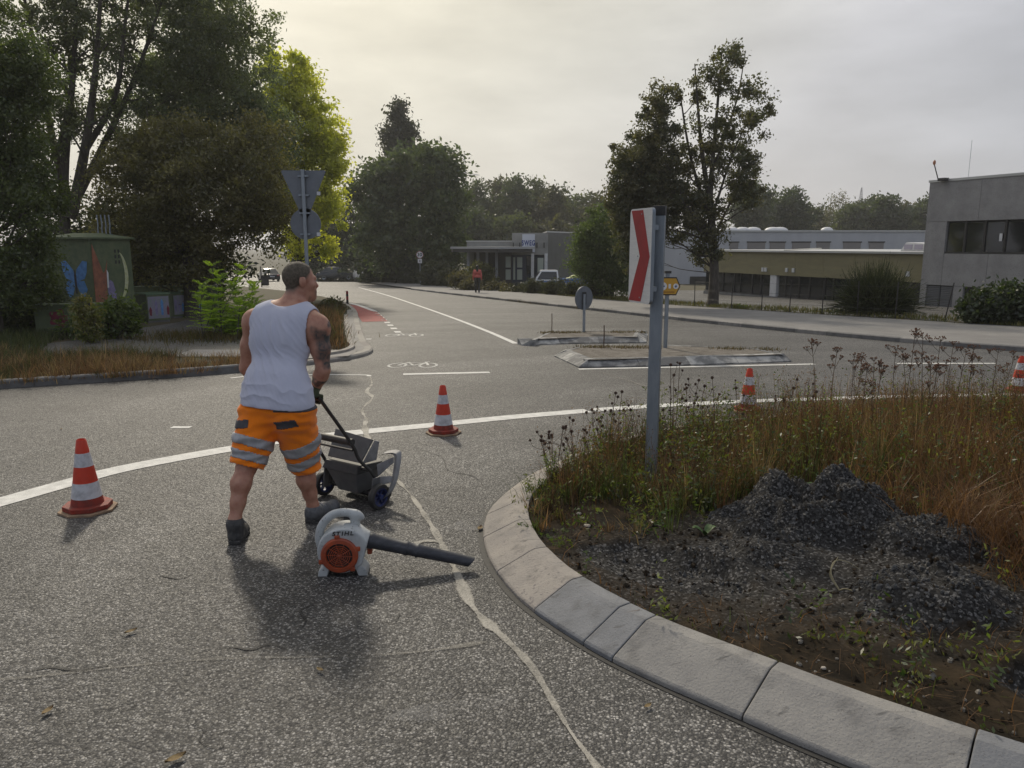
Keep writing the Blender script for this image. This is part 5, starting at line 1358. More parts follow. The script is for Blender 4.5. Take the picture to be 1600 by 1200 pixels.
# ================================================================ CONCRETE OFFICE BLOCK AT THE RIGHT
EXPOSED = mat('exposed_concrete', (0.36, 0.35, 0.34), 0.9, c2=(0.27, 0.262, 0.255), scale=1.6, detail=8, bump=0.35, bscale=40, speck=(45, (0.12, 0.115, 0.11), (0.58, 0.66)))
DARKFRAME = mat('dark_frame', (0.035, 0.032, 0.03), 0.5)
ROOFMETAL = mat('roof_metal', (0.55, 0.55, 0.53), 0.35, 0.3)
LOUV = mat('louvre_grey', (0.15, 0.155, 0.165), 0.55, 0.2)
FROT = math.atan2(-0.923, 0.385)
ZB = -2.5
b = thing('office_building', 'grey exposed concrete office block with a dark window band at the right edge', 'building', (18.0, 34.0, ZB), FROT)
Lz = lambda z: z - ZB
def pbox(name, x0, x1, y0, y1, z0, z1, m, par, bev=0.0):
    return MB().box(((x0 + x1) / 2, (y0 + y1) / 2, (z0 + z1) / 2), (x1 - x0, y1 - y0, z1 - z0)).build(name, m, par, bevel=bev)
top = 4.33
pbox('core_wall', 0.02, 14, 0.16, 11, 0, Lz(top) - 0.05, DARKFRAME, b)
for k in range(6):
    pbox('facade_panel', 0.0 + k * 2.35, 2.338 + k * 2.35, 0, 0.2, Lz(2.68), Lz(top), EXPOSED, b, 0.008)
    pbox('facade_panel', 0.95 + k * 2.0, 2.938 + k * 2.0, 0, 0.2, Lz(0.0), Lz(1.34), EXPOSED, b, 0.008)
pbox('facade_panel', 0, 0.94, 0, 0.2, Lz(0.0), Lz(2.67), EXPOSED, b, 0.008)
pbox('facade_panel', 0, 0.25, 0.0, 0.2, 0, Lz(-0.01), EXPOSED, b, 0.005)
pbox('facade_panel', 0.25, 1.55, 0.02, 0.2, Lz(-1.30), Lz(-0.98), EXPOSED, b)
pbox('facade_panel', 1.56, 2.0, 0.0, 0.2, 0, Lz(-0.01), EXPOSED, b, 0.005)
pbox('facade_panel', 5.0, 5.6, 0.0, 0.2, 0, Lz(-0.01), EXPOSED, b, 0.005)
pbox('end_wall', -0.05, 0.0, 0.0, 11, 0, Lz(top), EXPOSED, b)
pbox('parapet', -0.09, 14.1, -0.04, 11, Lz(top), Lz(top) + 0.10, ROOFMETAL, b)
for k in range(9):
    x = 0.97 + k * 0.86
    f = pbox('window', x, x + 0.78, 0.10, 0.15, Lz(1.42), Lz(2.6), GLASS, b)
    pbox('mullion', x + 0.78, x + 0.86, 0.05, 0.17, Lz(1.36), Lz(2.66), DARKFRAME, f)
    pbox('sill', x, x + 0.86, 0.03, 0.17, Lz(1.345), Lz(1.418), DARKFRAME, f)
for x0, z0, z1 in ((0.28, -0.95, -0.05), (0.93, -0.95, -0.05), (0.28, -1.85, -1.35), (0.93, -1.85, -1.35)):
    f = pbox('louvre', x0, x0 + 0.60, 0.07, 0.12, Lz(z0), Lz(z1), LOUV, b)
    for k in range(int((z1 - z0) / 0.075)):
        MB().box((x0 + 0.3, 0.05, Lz(z0) + 0.04 + k * 0.075), (0.56, 0.05, 0.02), M=np.array(Matrix.Rotation(-0.5, 3, 'X'))).build('slat', LOUV, f)
for k in range(3):
    f = pbox('window', 2.02 + k * 1.0, 2.94 + k * 1.0, 0.10, 0.15, Lz(-1.5), Lz(-0.08), GLASS, b)
    pbox('mullion', 2.94 + k * 1.0, 3.02 + k * 1.0, 0.05, 0.17, Lz(-1.5), Lz(-0.02), DARKFRAME, f)
pbox('roof_lamp_box', 0.5, 0.85, -0.25, 0.0, Lz(top) + 0.02, Lz(top) + 0.14, DARKFRAME, b)
MB().tube([(0.1, 0.3, Lz(top) + 0.1), (-0.08, 0.2, Lz(top) + 0.75)], 0.022, 8).build('beacon_rod', DARKFRAME, b)
MB().ell((-0.095, 0.2, Lz(top) + 0.85), (0.06, 0.06, 0.11)).build('beacon_lamp', mat('beacon_amber', (0.35, 0.13, 0.05), 0.4), b, True)
for x, h in ((0.95, 1.7), (4.2, 1.1)):
    MB().tube([(x, 1.0, Lz(top)), (x, 1.0, Lz(top) + h)], 0.008, 6).build('antenna', GALV, b)
pbox('window_sticker', 3.3, 3.42, 0.03, 0.04, Lz(1.85), Lz(2.15), WHITE, b)
tg = thing('warning_sign', 'red bordered triangular sign on the concrete office block at the right edge', 'sign', (0, 0, 0), 0)
tw = np.array(b.matrix_basis @ Vector((4.55, -0.03, Lz(3.95)))); 
M_ = Matrix.Translation((18.0, 34.0, ZB)) @ Matrix.Rotation(FROT, 4, 'Z'); tw = M_ @ Vector((4.62, -0.03, Lz(3.95)))
tg.location = tw; tg.rotation_euler = (0, 0, FROT)
MB().prism([(-0.36, -0.26), (0.36, -0.26), (0, 0.36)], 0.02, (0, 0, 0), (1, 0, 0), (0, 0, 1), (0, -1, 0)).build('sign_rim', SIGNRED, tg, bevel=0.006)
MB().prism([(-0.22, -0.185), (0.22, -0.185), (0, 0.19)], 0.004, (0, -0.0205, 0), (1, 0, 0), (0, 0, 1), (0, -1, 0)).build('sign_face', WHITE, tg)

# ================================================================ LOW OLIVE WORKSHOP
OLIVE = mat('olive_cladding', (0.27, 0.24, 0.13), 0.75, c2=(0.22, 0.195, 0.11), scale=0.8, stretch=(1, 1, 4))
LOWWALL = mat('rendered_wall', (0.22, 0.22, 0.215), 0.9, c2=(0.16, 0.16, 0.157), scale=2)
o_ = M_ @ Vector((-0.06, 0.35, 0))
b = thing('workshop_building', 'long low workshop with olive fascia and a ribbon of dark windows', 'building', o_, FROT)
LEN = 16.0
pbox('core_wall', -LEN, 0, 0.3, 14, 0, Lz(1.2), DARKFRAME, b)
pbox('low_wall', -LEN, 0, 0.0, 0.29, 0, Lz(-1.14), LOWWALL, b)
for k in range(8):
    pbox('fascia_panel', -LEN + k * 2.0 + 0.006, -LEN + k * 2.0 + 1.994, -0.06, 0.29, Lz(0.05), Lz(1.30), OLIVE, b)
pbox('roof_edge', -LEN - 0.2, 0, -0.22, 14, Lz(1.302), Lz(1.40), ROOFMETAL, b)
x = -LEN
k = 0
while x < -0.5:
    if -10.0 < x < -9.4:
        pbox('white_pillar', -9.95, -9.45, -0.01, 0.28, Lz(-1.135), Lz(0.045), WHITE, b)
        x = -9.38; continue
    w = (1.05, 0.75, 1.05, 0.55)[k % 4]; k += 1
    x1 = min(x + w, -9.98) if x < -10 else min(x + w, -0.05)
    f = pbox('window', x + 0.03, x1 - 0.03, 0.12, 0.16, Lz(-1.08), Lz(0.03), GLASS, b)
    pbox('mullion', x1 - 0.03, x1 + 0.03, 0.07, 0.2, Lz(-1.13), Lz(0.045), DARKFRAME, f)
    pbox('sill', x + 0.03, x1 - 0.03, 0.05, 0.2, Lz(-1.137), Lz(-1.082), DARKFRAME, f)
    x = x1
for xx, z in ((-10.6, 0.22), (-10.35, 0.22), (-8.7, 0.25), (-8.2, 0.25), (-1.0, 0.3)):
    pbox('fascia_lamp', xx, xx + 0.16, -0.12, -0.06, Lz(z), Lz(z) + 0.22, WHITE, b)
for xx in (-2.6, -0.9):
    c = (xx, 2.2, Lz(1.40))
    sk = MB().prism([(-0.8, 0), (0.8, 0), (0.62, 0.36), (-0.5, 0.42)], 1.2, c, (1, 0, 0), (0, 0, 1), (0, 1, 0)).build('skylight', WHITE, b)
    for q in (-0.36, 0.22):
        MB().box((xx + q, 2.19, Lz(1.40) + 0.2), (0.46, 0.03, 0.24)).build('skylight_pane', mat('pale_pane', (0.45, 0.42, 0.5), 0.15), sk)
MB().tube([(-9, 0.0, Lz(1.42)), (-6.5, 0.2, Lz(1.52))], 0.03, 6).build('roof_pipe', ROOFMETAL, b)

# ================================================================ WHITE HALL BEHIND
HALLW = mat('white_hall', (0.50, 0.51, 0.53), 0.8, c2=(0.44, 0.45, 0.475), scale=1, stretch=(1, 1, 0.3))
def dp(px, py, Y):
    return D(px, py, Y)
Yh = 70.0
a0, a1 = dp(1036, 362, Yh), dp(1470, 363, Yh)
b = thing('white_hall', 'long white hall with rooflight domes behind the olive workshop', 'building', (a0[0], Yh, -2.6))
W_ = a1[0] - a0[0]; Ht = a0[2] + 2.6
pbox('wall', 0, W_, 0, 16, 0, Ht, HALLW, b)
pbox('roof_edge', -0.1, W_ + 0.1, -0.1, 16.1, Ht, Ht + 0.12, ROOFMETAL, b)
for xa, xb in ((1168, 1195), (1203, 1226), (1238, 1265), (1276, 1296), (1318, 1344), (1358, 1380), (1140, 1153)):
    p, q = dp(xa, 379, Yh), dp(xb, 389, Yh)
    f = pbox('window', p[0] - a0[0], q[0] - a0[0], -0.06, -0.01, q[2] + 2.6, p[2] + 2.6, mat('roller_blind', (0.26, 0.24, 0.23), 0.8), b)
    pbox('window_frame', p[0] - a0[0] - 0.08, q[0] - a0[0] + 0.08, -0.09, -0.005, p[2] + 2.6, p[2] + 2.7, DARKFRAME, f)
p, q = dp(1078, 432, Yh), dp(1112, 460, Yh)
pbox('loading_door', p[0] - a0[0], q[0] - a0[0], -0.06, -0.01, q[2] + 2.6, p[2] + 2.6, DARKFRAME, b)
for xa in (1152, 1170, 1187, 1219, 1230, 1306):
    p = dp(xa, 361, Yh); r_ = 0.75 if xa != 1306 else 0.55
    MB().ell((p[0] - a0[0], 2, Ht + 0.12), (r_, r_, 0.34), 14, 8).build('rooflight_dome', WHITE, b, True)

# ================================================================ BUS COMPANY OFFICE
Ys = 62.0
PANELC = mat('office_panel', (0.34, 0.335, 0.31), 0.9, c2=(0.27, 0.265, 0.25), scale=0.9)
SIDEW = mat('office_side', (0.14, 0.14, 0.13), 0.9, c2=(0.11, 0.11, 0.10), scale=1)
NAVYF = mat('navy_frame', (0.02, 0.03, 0.06), 0.5)
p0 = dp(729, 448, Ys); b = thing('bus_office', 'low grey office with the blue SWEG sign and a dark canopy', 'building', (p0[0], Ys, p0[2] - 0.3))
O2 = np.array(b.location)
def sb(name, x0, x1, y0, y1, dy0, dy1, m, par=b, bev=0.0):
    a_, c_ = dp(x0, y0, Ys), dp(x1, y1, Ys)
    return pbox(name, a_[0] - O2[0], c_[0] - O2[0], dy0, dy1, c_[2] - O2[2], a_[2] - O2[2], m, par, bev)
sb('low_block', 729, 800, 377, 452, 0.3, 9, PANELC)
sb('recess', 741, 800, 390, 451, 0.0, 0.29, DARKFRAME)
sb('tall_block', 800, 856, 364, 398, 0, 9, PANELC)
sb('entrance_recess', 800, 856, 398.5, 452, 0.6, 9, NAVYF)
# side wall running back to the right
a_, c_ = dp(856.3, 363, Ys), dp(898, 452, Ys)
MB().prism([(0, 0), (3.4, 7.5), (3.4, 9.0), (0, 9.0)], a_[2] - c_[2], (a_[0] - O2[0], 0.0, c_[2] - O2[2]), (1, 0, 0), (0, 1, 0), (0, 0, 1)).build('side_wall', SIDEW, b)
MB().prism([(-0.1, 0), (3.45, 7.5), (3.45, 7.8), (-0.1, 9.0)], 0.1, (a_[0] - O2[0], -0.02, a_[2] - O2[2]), (1, 0, 0), (0, 1, 0), (0, 0, 1)).build('roof_edge', ROOFMETAL, b)
sb('roof_edge', 728, 800, 376, 377.5, 0.25, 9.1, ROOFMETAL)
for xa in (732, 747, 761, 776):
    sb('column', xa - 2.3, xa + 2.3, 392, 450, -0.3, 0.1, mat('pale_column', (0.36, 0.37, 0.40), 0.8))
for xa in (832, 853):
    sb('column', xa - 2.2, xa + 2.2, 396, 451, -0.12, 0.25, WHITE)
for k, (xa, xb, ya, yb) in enumerate(((790, 798, 401, 418), (790, 798, 421, 437), (808, 816, 402, 418), (808, 816, 421, 437), (840, 849, 403, 430), (802, 805, 402, 437))):
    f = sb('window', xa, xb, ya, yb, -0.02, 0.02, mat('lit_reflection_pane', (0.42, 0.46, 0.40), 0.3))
    sb('window_frame', xa - 1, xb + 1, ya - 1, yb + 1, 0.025, 0.06, NAVYF, f)
sb('glazed_wall', 786, 830, 398.5, 446, 0.07, 0.2, NAVYF)
sb('glass_door', 823, 831, 400, 446, -0.03, 0.06, GLASS)
q0, q1 = dp(816, 366, Ys), dp(835, 394, Ys)
sg_ = sb('sign_board', 816, 835.5, 366, 394, -0.18, -0.01, mat('sign_board_white', (0.62, 0.64, 0.70), 0.5))
text('sign_letters', 'SWEG', 0.56, mat('letter_blue', (0.03, 0.05, 0.22), 0.5), b, frame(((q0[0] + q1[0]) / 2 - O2[0], -0.19, dp(825, 380, Ys)[2] - O2[2]), (1, 0, 0), (0, 0, 1)), 0.004, 0.018, 0, 0.62)
for xa in (802, 812, 839, 850):
    sb('wall_lamp', xa - 0.7, xa + 0.7, 379, 387, -0.2, -0.005, DARKFRAME)
# canopy: thin slab with a pointed front
zc = dp(760, 388, Ys - 4)[2] - O2[2]
xl, xr = dp(700, 388, Ys - 3)[0] - O2[0], dp(836, 388, Ys - 1)[0] - O2[0]; xm = dp(778, 390, Ys - 5)[0] - O2[0]
MB().prism([(xl, -0.8), (xm, -4.5), (xr, -1.2), (xr - 1.0, 0.2), (xl, 0.2)], 0.16, (0, 0, zc - 0.05), (1, 0, 0), (0, 1, 0), (0, 0, 1)).build('canopy', mat('canopy_grey', (0.33, 0.33, 0.33), 0.5), b)
MB().prism([(xl + 0.2, -0.7), (xm, -4.3), (xr - 0.2, -1.1), (xr - 1.0, 0.18), (xl, 0.18)], 0.25, (0, 0, zc - 0.31), (1, 0, 0), (0, 1, 0), (0, 0, 1)).build('canopy_soffit', DARKFRAME, b)

# ================================================================ VEHICLES
def car(name, label, p, rz, paint, L_=4.4, W_=1.78, H_=1.5, kind='car', grp=None, cabm=None):
    t = thing(name, label, 'car' if kind == 'car' else 'van', p, rz, grp)
    hw = W_ / 2
    if kind == 'car':
        low = [(-0.5, 0.28), (-0.5, 0.62), (-0.47, 0.78), (-0.33, 0.86), (-0.2, 0.92), (0.22, 0.92), (0.46, 0.90), (0.5, 0.75), (0.5, 0.28)]
        cab = [(-0.22, 0.90), (-0.07, H_), (0.22, H_ - 0.02), (0.42, 0.90)]
    else:
        low = [(-0.5, 0.3), (-0.5, 0.75), (-0.47, 0.95), (-0.36, 1.05), (0.5, 1.05), (0.5, 0.3)]
        cab = [(-0.36, 1.03), (-0.24, H_), (0.02, H_), (0.04, 1.03)]
    def ext(name, pr, w0, w1, m, par=t, bev=0.05):
        zmin = min(z for _, z in pr); zmax = max(z for _, z in pr)
        rings = []
        for s_ in (-1, 1):
            rings.append([(x * L_, s_ * (w0 + (w1 - w0) * (z - zmin) / (zmax - zmin)), z) for x, z in pr])
        return MB().loft(rings).build(name, m, par, 'auto', bevel=bev)
    body = ext('body', low, hw, hw * 0.97, paint)
    ext('cabin', cab, hw * 0.94, hw * 0.74, cabm or paint)
    gw = [(x * 0.985 + 0.0, z) for x, z in cab]
    ch = H_ - 0.9
    for s_ in (-1, 1):
        P = []
        for fx, fz in ((0.10, 0.15), (0.30, 0.86), (0.72, 0.86), (0.88, 0.15)):
            z = cab[0][1] + fz * (H_ - cab[0][1]); f_ = (z - cab[0][1]) / (H_ - cab[0][1])
            x0 = cab[0][0] + (cab[1][0] - cab[0][0]) * f_; x1 = cab[3][0] + (cab[2][0] - cab[3][0]) * f_
            P.append((L_ * (x0 + (x1 - x0) * (0.08 if fx < 0.5 else 0.92)), s_ * (hw * (0.94 - 0.2 * f_) + 0.006), z))
        MB().add(P + [(x, y - s_ * 0.02, z) for x, y, z in P], [(0, 1, 2, 3), (7, 6, 5, 4), (0, 4, 5, 1), (1, 5, 6, 2), (2, 6, 7, 3), (3, 7, 4, 0)]).build('side_window', GLASS, t)
    for (xa, za), (xb, zb), dx, nm in ((cab[0], cab[1], -0.012, 'windscreen'), (cab[3], cab[2], 0.012, 'rear_window')):
        P = []
        for f_, sg in ((0.12, -1), (0.12, 1), (0.9, 1), (0.9, -1)):
            w = hw * (0.94 - 0.2 * f_) * 0.9
            P.append((L_ * (xa + (xb - xa) * f_) + dx, sg * w, za + (zb - za) * f_ + 0.006))
        Q_ = [(x - dx * 3, y, z - 0.02) for x, y, z in P]
        MB().add(P + Q_, [(0, 1, 2, 3), (7, 6, 5, 4), (0, 4, 5, 1), (1, 5, 6, 2), (2, 6, 7, 3), (3, 7, 4, 0)]).build(nm, GLASS, t)
    XM = np.array([(1, 0, 0), (0, 0, 1), (0, -1, 0)], float)
    for x in (-0.31, 0.31):
        for s_ in (-1, 1):
            w = empty('wheel', (x * L_, s_ * (hw - 0.1), 0.31)); w.parent = t
            MB().lathe([(0.2, -0.11), (0.31, -0.1), (0.31, 0.1), (0.2, 0.11)], 18, (0, 0, 0), XM, True).build('tyre', BLACK, w, 'auto')
            MB().lathe([(0.2, -0.1), (0.2, 0.1), (0.05, 0.08)], 18, (0, 0, 0), XM).build('rim', GALV, w, 'auto')
    for s_ in (-1, 1):
        MB().box((-0.5 * L_ + 0.03, s_ * hw * 0.7, 0.68), (0.08, 0.34, 0.14)).build('headlight', WHITE, t, bevel=0.02)
        MB().box((0.5 * L_ - 0.03, s_ * hw * 0.75, 0.74), (0.08, 0.28, 0.16)).build('tail_light', SIGNRED, t, bevel=0.02)
        MB().box((cab[0][0] * L_ + 0.25, s_ * (hw + 0.05), 1.0), (0.12, 0.16, 0.12)).build('mirror', paint, t, bevel=0.02)
    for x in (-0.5, 0.5):
        MB().box((x * L_, 0, 0.42), (0.1, W_ * 0.92, 0.2)).build('bumper', BLACK, t, bevel=0.03)
    MB().box((0.5 * L_ + 0.055, 0, 0.62), (0.012, 0.5, 0.12)).build('number_plate', WHITE, t)
    if kind != 'car':
        f = MB().box((0.27 * L_, 0, 1.12), (0.44 * L_, W_ * 0.96, 0.12)).build('load_bed', paint, t, bevel=0.02)
    return t
DKCAR = mat('dark_car', (0.03, 0.033, 0.04), 0.2, 0.3, spec=0.8)
SILV = mat('silver_car', (0.30, 0.32, 0.34), 0.25, 0.5, spec=0.8)
WCAR = mat('white_car', (0.75, 0.75, 0.75), 0.15, spec=0.8)
BCAR = mat('blue_van', (0.04, 0.12, 0.32), 0.25, spec=0.7)
def onroad(px, py, up=0.0):
    g_ = G(px, py); return (g_[0], g_[1], g_[2] + up)
car('car', 'dark car seen from behind driving away beyond the locust bush', onroad(420, 439.5), R(-62), DKCAR)
q = D(526, 425, 88); car('parked_car', 'dark car with a pale roof line parked behind the hedge', (q[0], 88, gz(0, 88) + 0.15), R(-172), DKCAR)
q = D(569, 434, 84); car('white_car', 'white car glinting in the sun beneath the dark trees', (q[0], 84, gz(0, 84) + 0.2), R(-70), WCAR)
q = D(868, 446, 57); car('pickup_van', 'blue and white flatbed van parked in front of the bus office', (q[0], 57, gz(0, 57) - 0.35), R(2), BCAR, 4.6, 1.9, 1.8, 'van', None, WCAR)
q = D(862, 436, 56.0)
# load on the flatbed
t = thing('yellow_load', 'yellow sheet bundle lying on the flatbed of the blue van', 'load', D(899, 432, 57.2))
s = SDF((-1, -0.8, -0.5), (1, 0.8, 0.8), 0.06); s.ell((0, 0, -0.15), (0.5, 0.4, 0.28)); s.ell((-0.4, 0, -0.25), (0.4, 0.4, 0.2)); s.ell((0.3, 0.1, -0.1), (0.25, 0.3, 0.2))
V, F = s.mesh(); V = V + 0.12 * fbm(V * 3, 2)[:, None]; np_mesh('sheet', V, F, mat('yellow_sheet', (0.30, 0.34, 0.08), 0.6), t, smooth=True)
MB().tube([(-0.9, -0.5, -0.15), (0.9, -0.5, -0.05)], 0.03, 6).build('rope', BLACK, t)

# ================================================================ WALKER IN PINK
g = G(746, 460)
t = thing('person', 'walker with dark hair, pink top and black trousers on the far pavement', 'person', (g[0], g[1], g[2] + 0.105))
s = SDF((-0.45, -0.35, 0), (0.45, 0.35, 1.75), 0.022)
for sg in (-1, 1):
    s.cone((0.09 * sg, 0, 0.9), 0.10, (0.10 * sg, 0.02 * sg, 0.5), 0.07, 0.03); s.cone((0.10 * sg, 0.02 * sg, 0.5), 0.065, (0.10 * sg, -0.05 * sg, 0.07), 0.045, 0.03)
    s.cone((0.10 * sg, -0.05 * sg, 0.05), 0.045, (0.10 * sg, -0.05 * sg + 0.13, 0.04), 0.04, 0.02)
    s.cone((0.18 * sg, 0, 1.34), 0.055, (0.24 * sg, -0.02, 1.05), 0.045, 0.03); s.cone((0.24 * sg, -0.02, 1.05), 0.043, (0.25 * sg, 0.05, 0.82), 0.03, 0.03)
    s.cone((0.25 * sg, 0.05, 0.82), 0.033, (0.25 * sg, 0.06, 0.74), 0.028, 0.02)
s.cone((-0.07, 0, 0.98), 0.12, (0.07, 0, 0.98), 0.12, 0.05); s.cone((-0.08, 0, 1.25), 0.12, (0.08, 0, 1.25), 0.12, 0.08); s.cone((0, 0, 1.35), 0.07, (0, 0.01, 1.5), 0.05, 0.04)
s.ell((0, 0.02, 1.56), (0.075, 0.095, 0.115), None, 0.03)
V, F = s.mesh(); V = relax(V, F, 1); N_ = vnormals(V, F); fc = V[F].mean(1)
np_mesh('body', V, F, mat('walker_skin', (0.4, 0.22, 0.15), 0.6), t, smooth=True)
def wear(name, sel, off, m):
    v_, f_, u_ = subset(V + N_ * off, F, sel); np_mesh(name, v_, f_, m, t, smooth=True)
wear('pink_top', (fc[:, 2] > 0.93) & (fc[:, 2] < 1.44), 0.012, mat('pink_top', (0.62, 0.14, 0.12), 0.85, c2=(0.5, 0.11, 0.1), scale=8))
wear('pink_sleeve', (fc[:, 2] > 0.80) & (fc[:, 2] < 0.94) & (np.abs(fc[:, 0]) > 0.2), 0.012, MATS['pink_top'])
wear('trousers', (fc[:, 2] < 0.96) & (fc[:, 2] > 0.07) & (np.abs(fc[:, 0]) < 0.205), 0.010, BLACK)
wear('shoes', fc[:, 2] < 0.09, 0.008, GREYSHOE)
s = SDF((-0.2, -0.2, 1.2), (0.2, 0.2, 1.75), 0.02); s.ell((0, -0.005, 1.58), (0.095, 0.11, 0.115)); s.cone((0, -0.06, 1.58), 0.09, (0, -0.10, 1.34), 0.06, 0.04)
V, F = s.mesh(); np_mesh('hair', V, F, mat('dark_hair', (0.012, 0.01, 0.009), 0.6), t, smooth=True)

# ================================================================ PAINTED CABINETS ON THE LEFT
CABG = mat('cabinet_green', (0.085, 0.115, 0.06), 0.7, c2=(0.14, 0.165, 0.085), scale=3, bump=0.1)
k0 = D(152, 513, 21.0); ca = R(71)
t = thing('transformer_kiosk', 'tall green transformer kiosk painted with a blue butterfly and a moon', 'kiosk', (k0[0], k0[1], float(gz(0, 21.0)) + 0.02), ca)
w1, w2, hk = 1.40, 1.55, 2.42
pbox('wall', 0, w1, 0, w2, 0, hk, CABG, t, 0.01)
MB().loft([[(-0.09, -0.09, hk), (w1 + 0.09, -0.09, hk), (w1 + 0.09, w2 + 0.09, hk), (-0.09, w2 + 0.09, hk)], [(-0.09, -0.09, hk + 0.05), (w1 + 0.09, -0.09, hk + 0.05), (w1 + 0.09, w2 + 0.09, hk + 0.05), (-0.09, w2 + 0.09, hk + 0.05)], [(w1 * 0.3, w2 * 0.35, hk + 0.17), (w1 * 0.7, w2 * 0.35, hk + 0.17), (w1 * 0.7, w2 * 0.65, hk + 0.17), (w1 * 0.3, w2 * 0.65, hk + 0.17)]]).build('roof', CABG, t, 'auto')
pbox('door', 0.08, w1 - 0.08, -0.012, -0.001, 0.12, hk - 0.1, CABG, t)
for x in (0.8, 0.92):
    for z in (2.05, 1.9, 1.75):
        pbox('vent_slot', x, x + 0.05, -0.02, -0.013, z, z + 0.09, BLACK, t)
def flat(name, pts, O, X, N, m, th=0.004):
    return MB().prism(pts, th, O, X, (0, 0, 1), N).build(name, m, t)
def mur(n, c, c2):
    return mat(n, tuple(min(q * 1.5, 0.8) for q in c), 0.75, c2=tuple(q * 1.4 for q in c2), scale=7, contrast=(0.3, 0.7))
MBLUE = mur('mural_blue', (0.09, 0.22, 0.42), (0.05, 0.12, 0.28)); MBROWN = mur('mural_brown', (0.26, 0.10, 0.055), (0.14, 0.06, 0.04))
MPURP = mur('mural_purple', (0.20, 0.17, 0.28), (0.11, 0.10, 0.17)); MCREAM = mur('mural_cream', (0.42, 0.42, 0.30), (0.30, 0.32, 0.12)); MWHT = mur('mural_white', (0.5, 0.5, 0.5), (0.4, 0.4, 0.42))
XR, NR = (1, 0, 0), (0, -1, 0)            # right-hand face
XL, NL = (0, -1, 0), (-1, 0, 0)           # left-hand face, u measured from its far end
flat('mural_tree', [(0.03, 0.45), (0.42, 0.45), (0.45, 1.3), (0.52, 1.85), (0.42, 1.55), (0.36, 1.5), (0.22, 1.9), (0.06, 2.3), (0.03, 1.6)], (0, -0.013, 0), XR, NR, MBROWN)
flat('mural_figure', [(0.46, 0.45), (0.78, 0.5), (0.74, 0.95), (0.66, 1.25), (0.55, 1.32), (0.47, 1.1)], (0, -0.013, 0), XR, NR, MPURP)
flat('mural_streak', [(0.46, 1.1), (0.51, 1.1), (0.53, 1.5), (0.48, 1.6)], (0, -0.0135, 0), XR, NR, MWHT)
moon = [(0.80 + 0.42 * math.cos(a), 1.42 + 0.72 * math.sin(a)) for a in np.linspace(-1.4, 1.0, 12)] + [(0.80 + 0.30 * math.cos(a), 1.46 + 0.72 * math.sin(a)) for a in np.linspace(1.0, -1.3, 12)]
flat('mural_moon', moon, (0, -0.013, 0), XR, NR, MCREAM)
bc = (0, w2, 0)
def wing(sx, up):
    P = [(0, 0), (0.06, 0.28), (0.30, 0.52), (0.46, 0.50), (0.42, 0.22), (0.33, 0.04), (0.05, -0.05)] if up else [(0, -0.04), (0.30, -0.02), (0.40, -0.25), (0.26, -0.48), (0.14, -0.42), (0.05, -0.2)]
    P = [(0.95 + sx * x, 1.32 + z) for x, z in P]
    return P if sx > 0 else P[::-1]
for sx in (-1, 1):
    for up in (True, False):
        flat('mural_wing', wing(sx, up), (-0.001, w2, 0), XL, NL, MBLUE)
flat('mural_butterfly_body', [(0.92, 0.95), (0.98, 0.95), (0.99, 1.45), (0.95, 1.6), (0.91, 1.45)], (-0.0055, w2, 0), XL, NL, BLACK)
# conduits standing on the roof
ct = thing('conduit_rack', 'rack of four thin grey conduits standing up behind the painted kiosk', 'conduits', D(176, 505, 22.8))
for k in range(4):
    x = (k - 1.5) * 0.115
    MB().tube([(x, 0, 0), (x, 0, 2.75), (x + 0.015, 0, 2.85), (x, 0, 3.15)], 0.02, 6).build('conduit', GALV, ct)
MB().box((0, 0, 2.58), (0.5, 0.05, 0.04)).build('clamp_bar', GALV, ct)
# low painted wall in front
MRED = mur('mural_red', (0.17, 0.02, 0.035), (0.09, 0.015, 0.03))
p0, p1 = D(55, 505, 18.6), D(208, 505, 19.2)
t = thing('low_painted_wall', 'low dark green wall painted with red flowers in front of the kiosk', 'wall', (p0[0], p0[1], float(gz(0, 18.9)) + 0.05), math.atan2(p1[1] - p0[1], p1[0] - p0[0]))
Lw = math.hypot(p1[0] - p0[0], p1[1] - p0[1])
pbox('wall', 0, Lw, 0, 0.35, 0, 0.72, CABG, t, 0.01); pbox('coping', -0.03, Lw + 0.03, -0.03, 0.38, 0.72, 0.76, CABG, t)
for x, r_ in ((0.52, 0.2), (1.65, 0.22)):
    P = [(x + r_ * (1 + 0.2 * math.cos(5 * a)) * math.cos(a), 0.42 + r_ * (1 + 0.2 * math.cos(5 * a)) * math.sin(a)) for a in np.linspace(0, 2 * math.pi, 30)[:-1]]
    MB().prism(P, 0.004, (0, -0.001, 0), (1, 0, 0), (0, 0, 1), (0, -1, 0)).build('mural_flower', MRED, t)
YP = mat('yellow_post', (0.35, 0.25, 0.04), 0.7, c2=(0.25, 0.17, 0.04), scale=12)
g = D(143, 506, 18.0); t = thing('yellow_marker', 'small yellow marker post standing in front of the painted kiosk', 'marker', (g[0], g[1], float(gz(0, 18)) + 0.05))
pbox('post', -0.05, 0.05, -0.04, 0.04, 0, 0.95, YP, t); pbox('plate', -0.035, 0.085, -0.055, -0.041, 0.66, 0.93, YP, t); pbox('plate_mark', 0.0, 0.04, -0.06, -0.0555, 0.75, 0.86, BLACK, t)
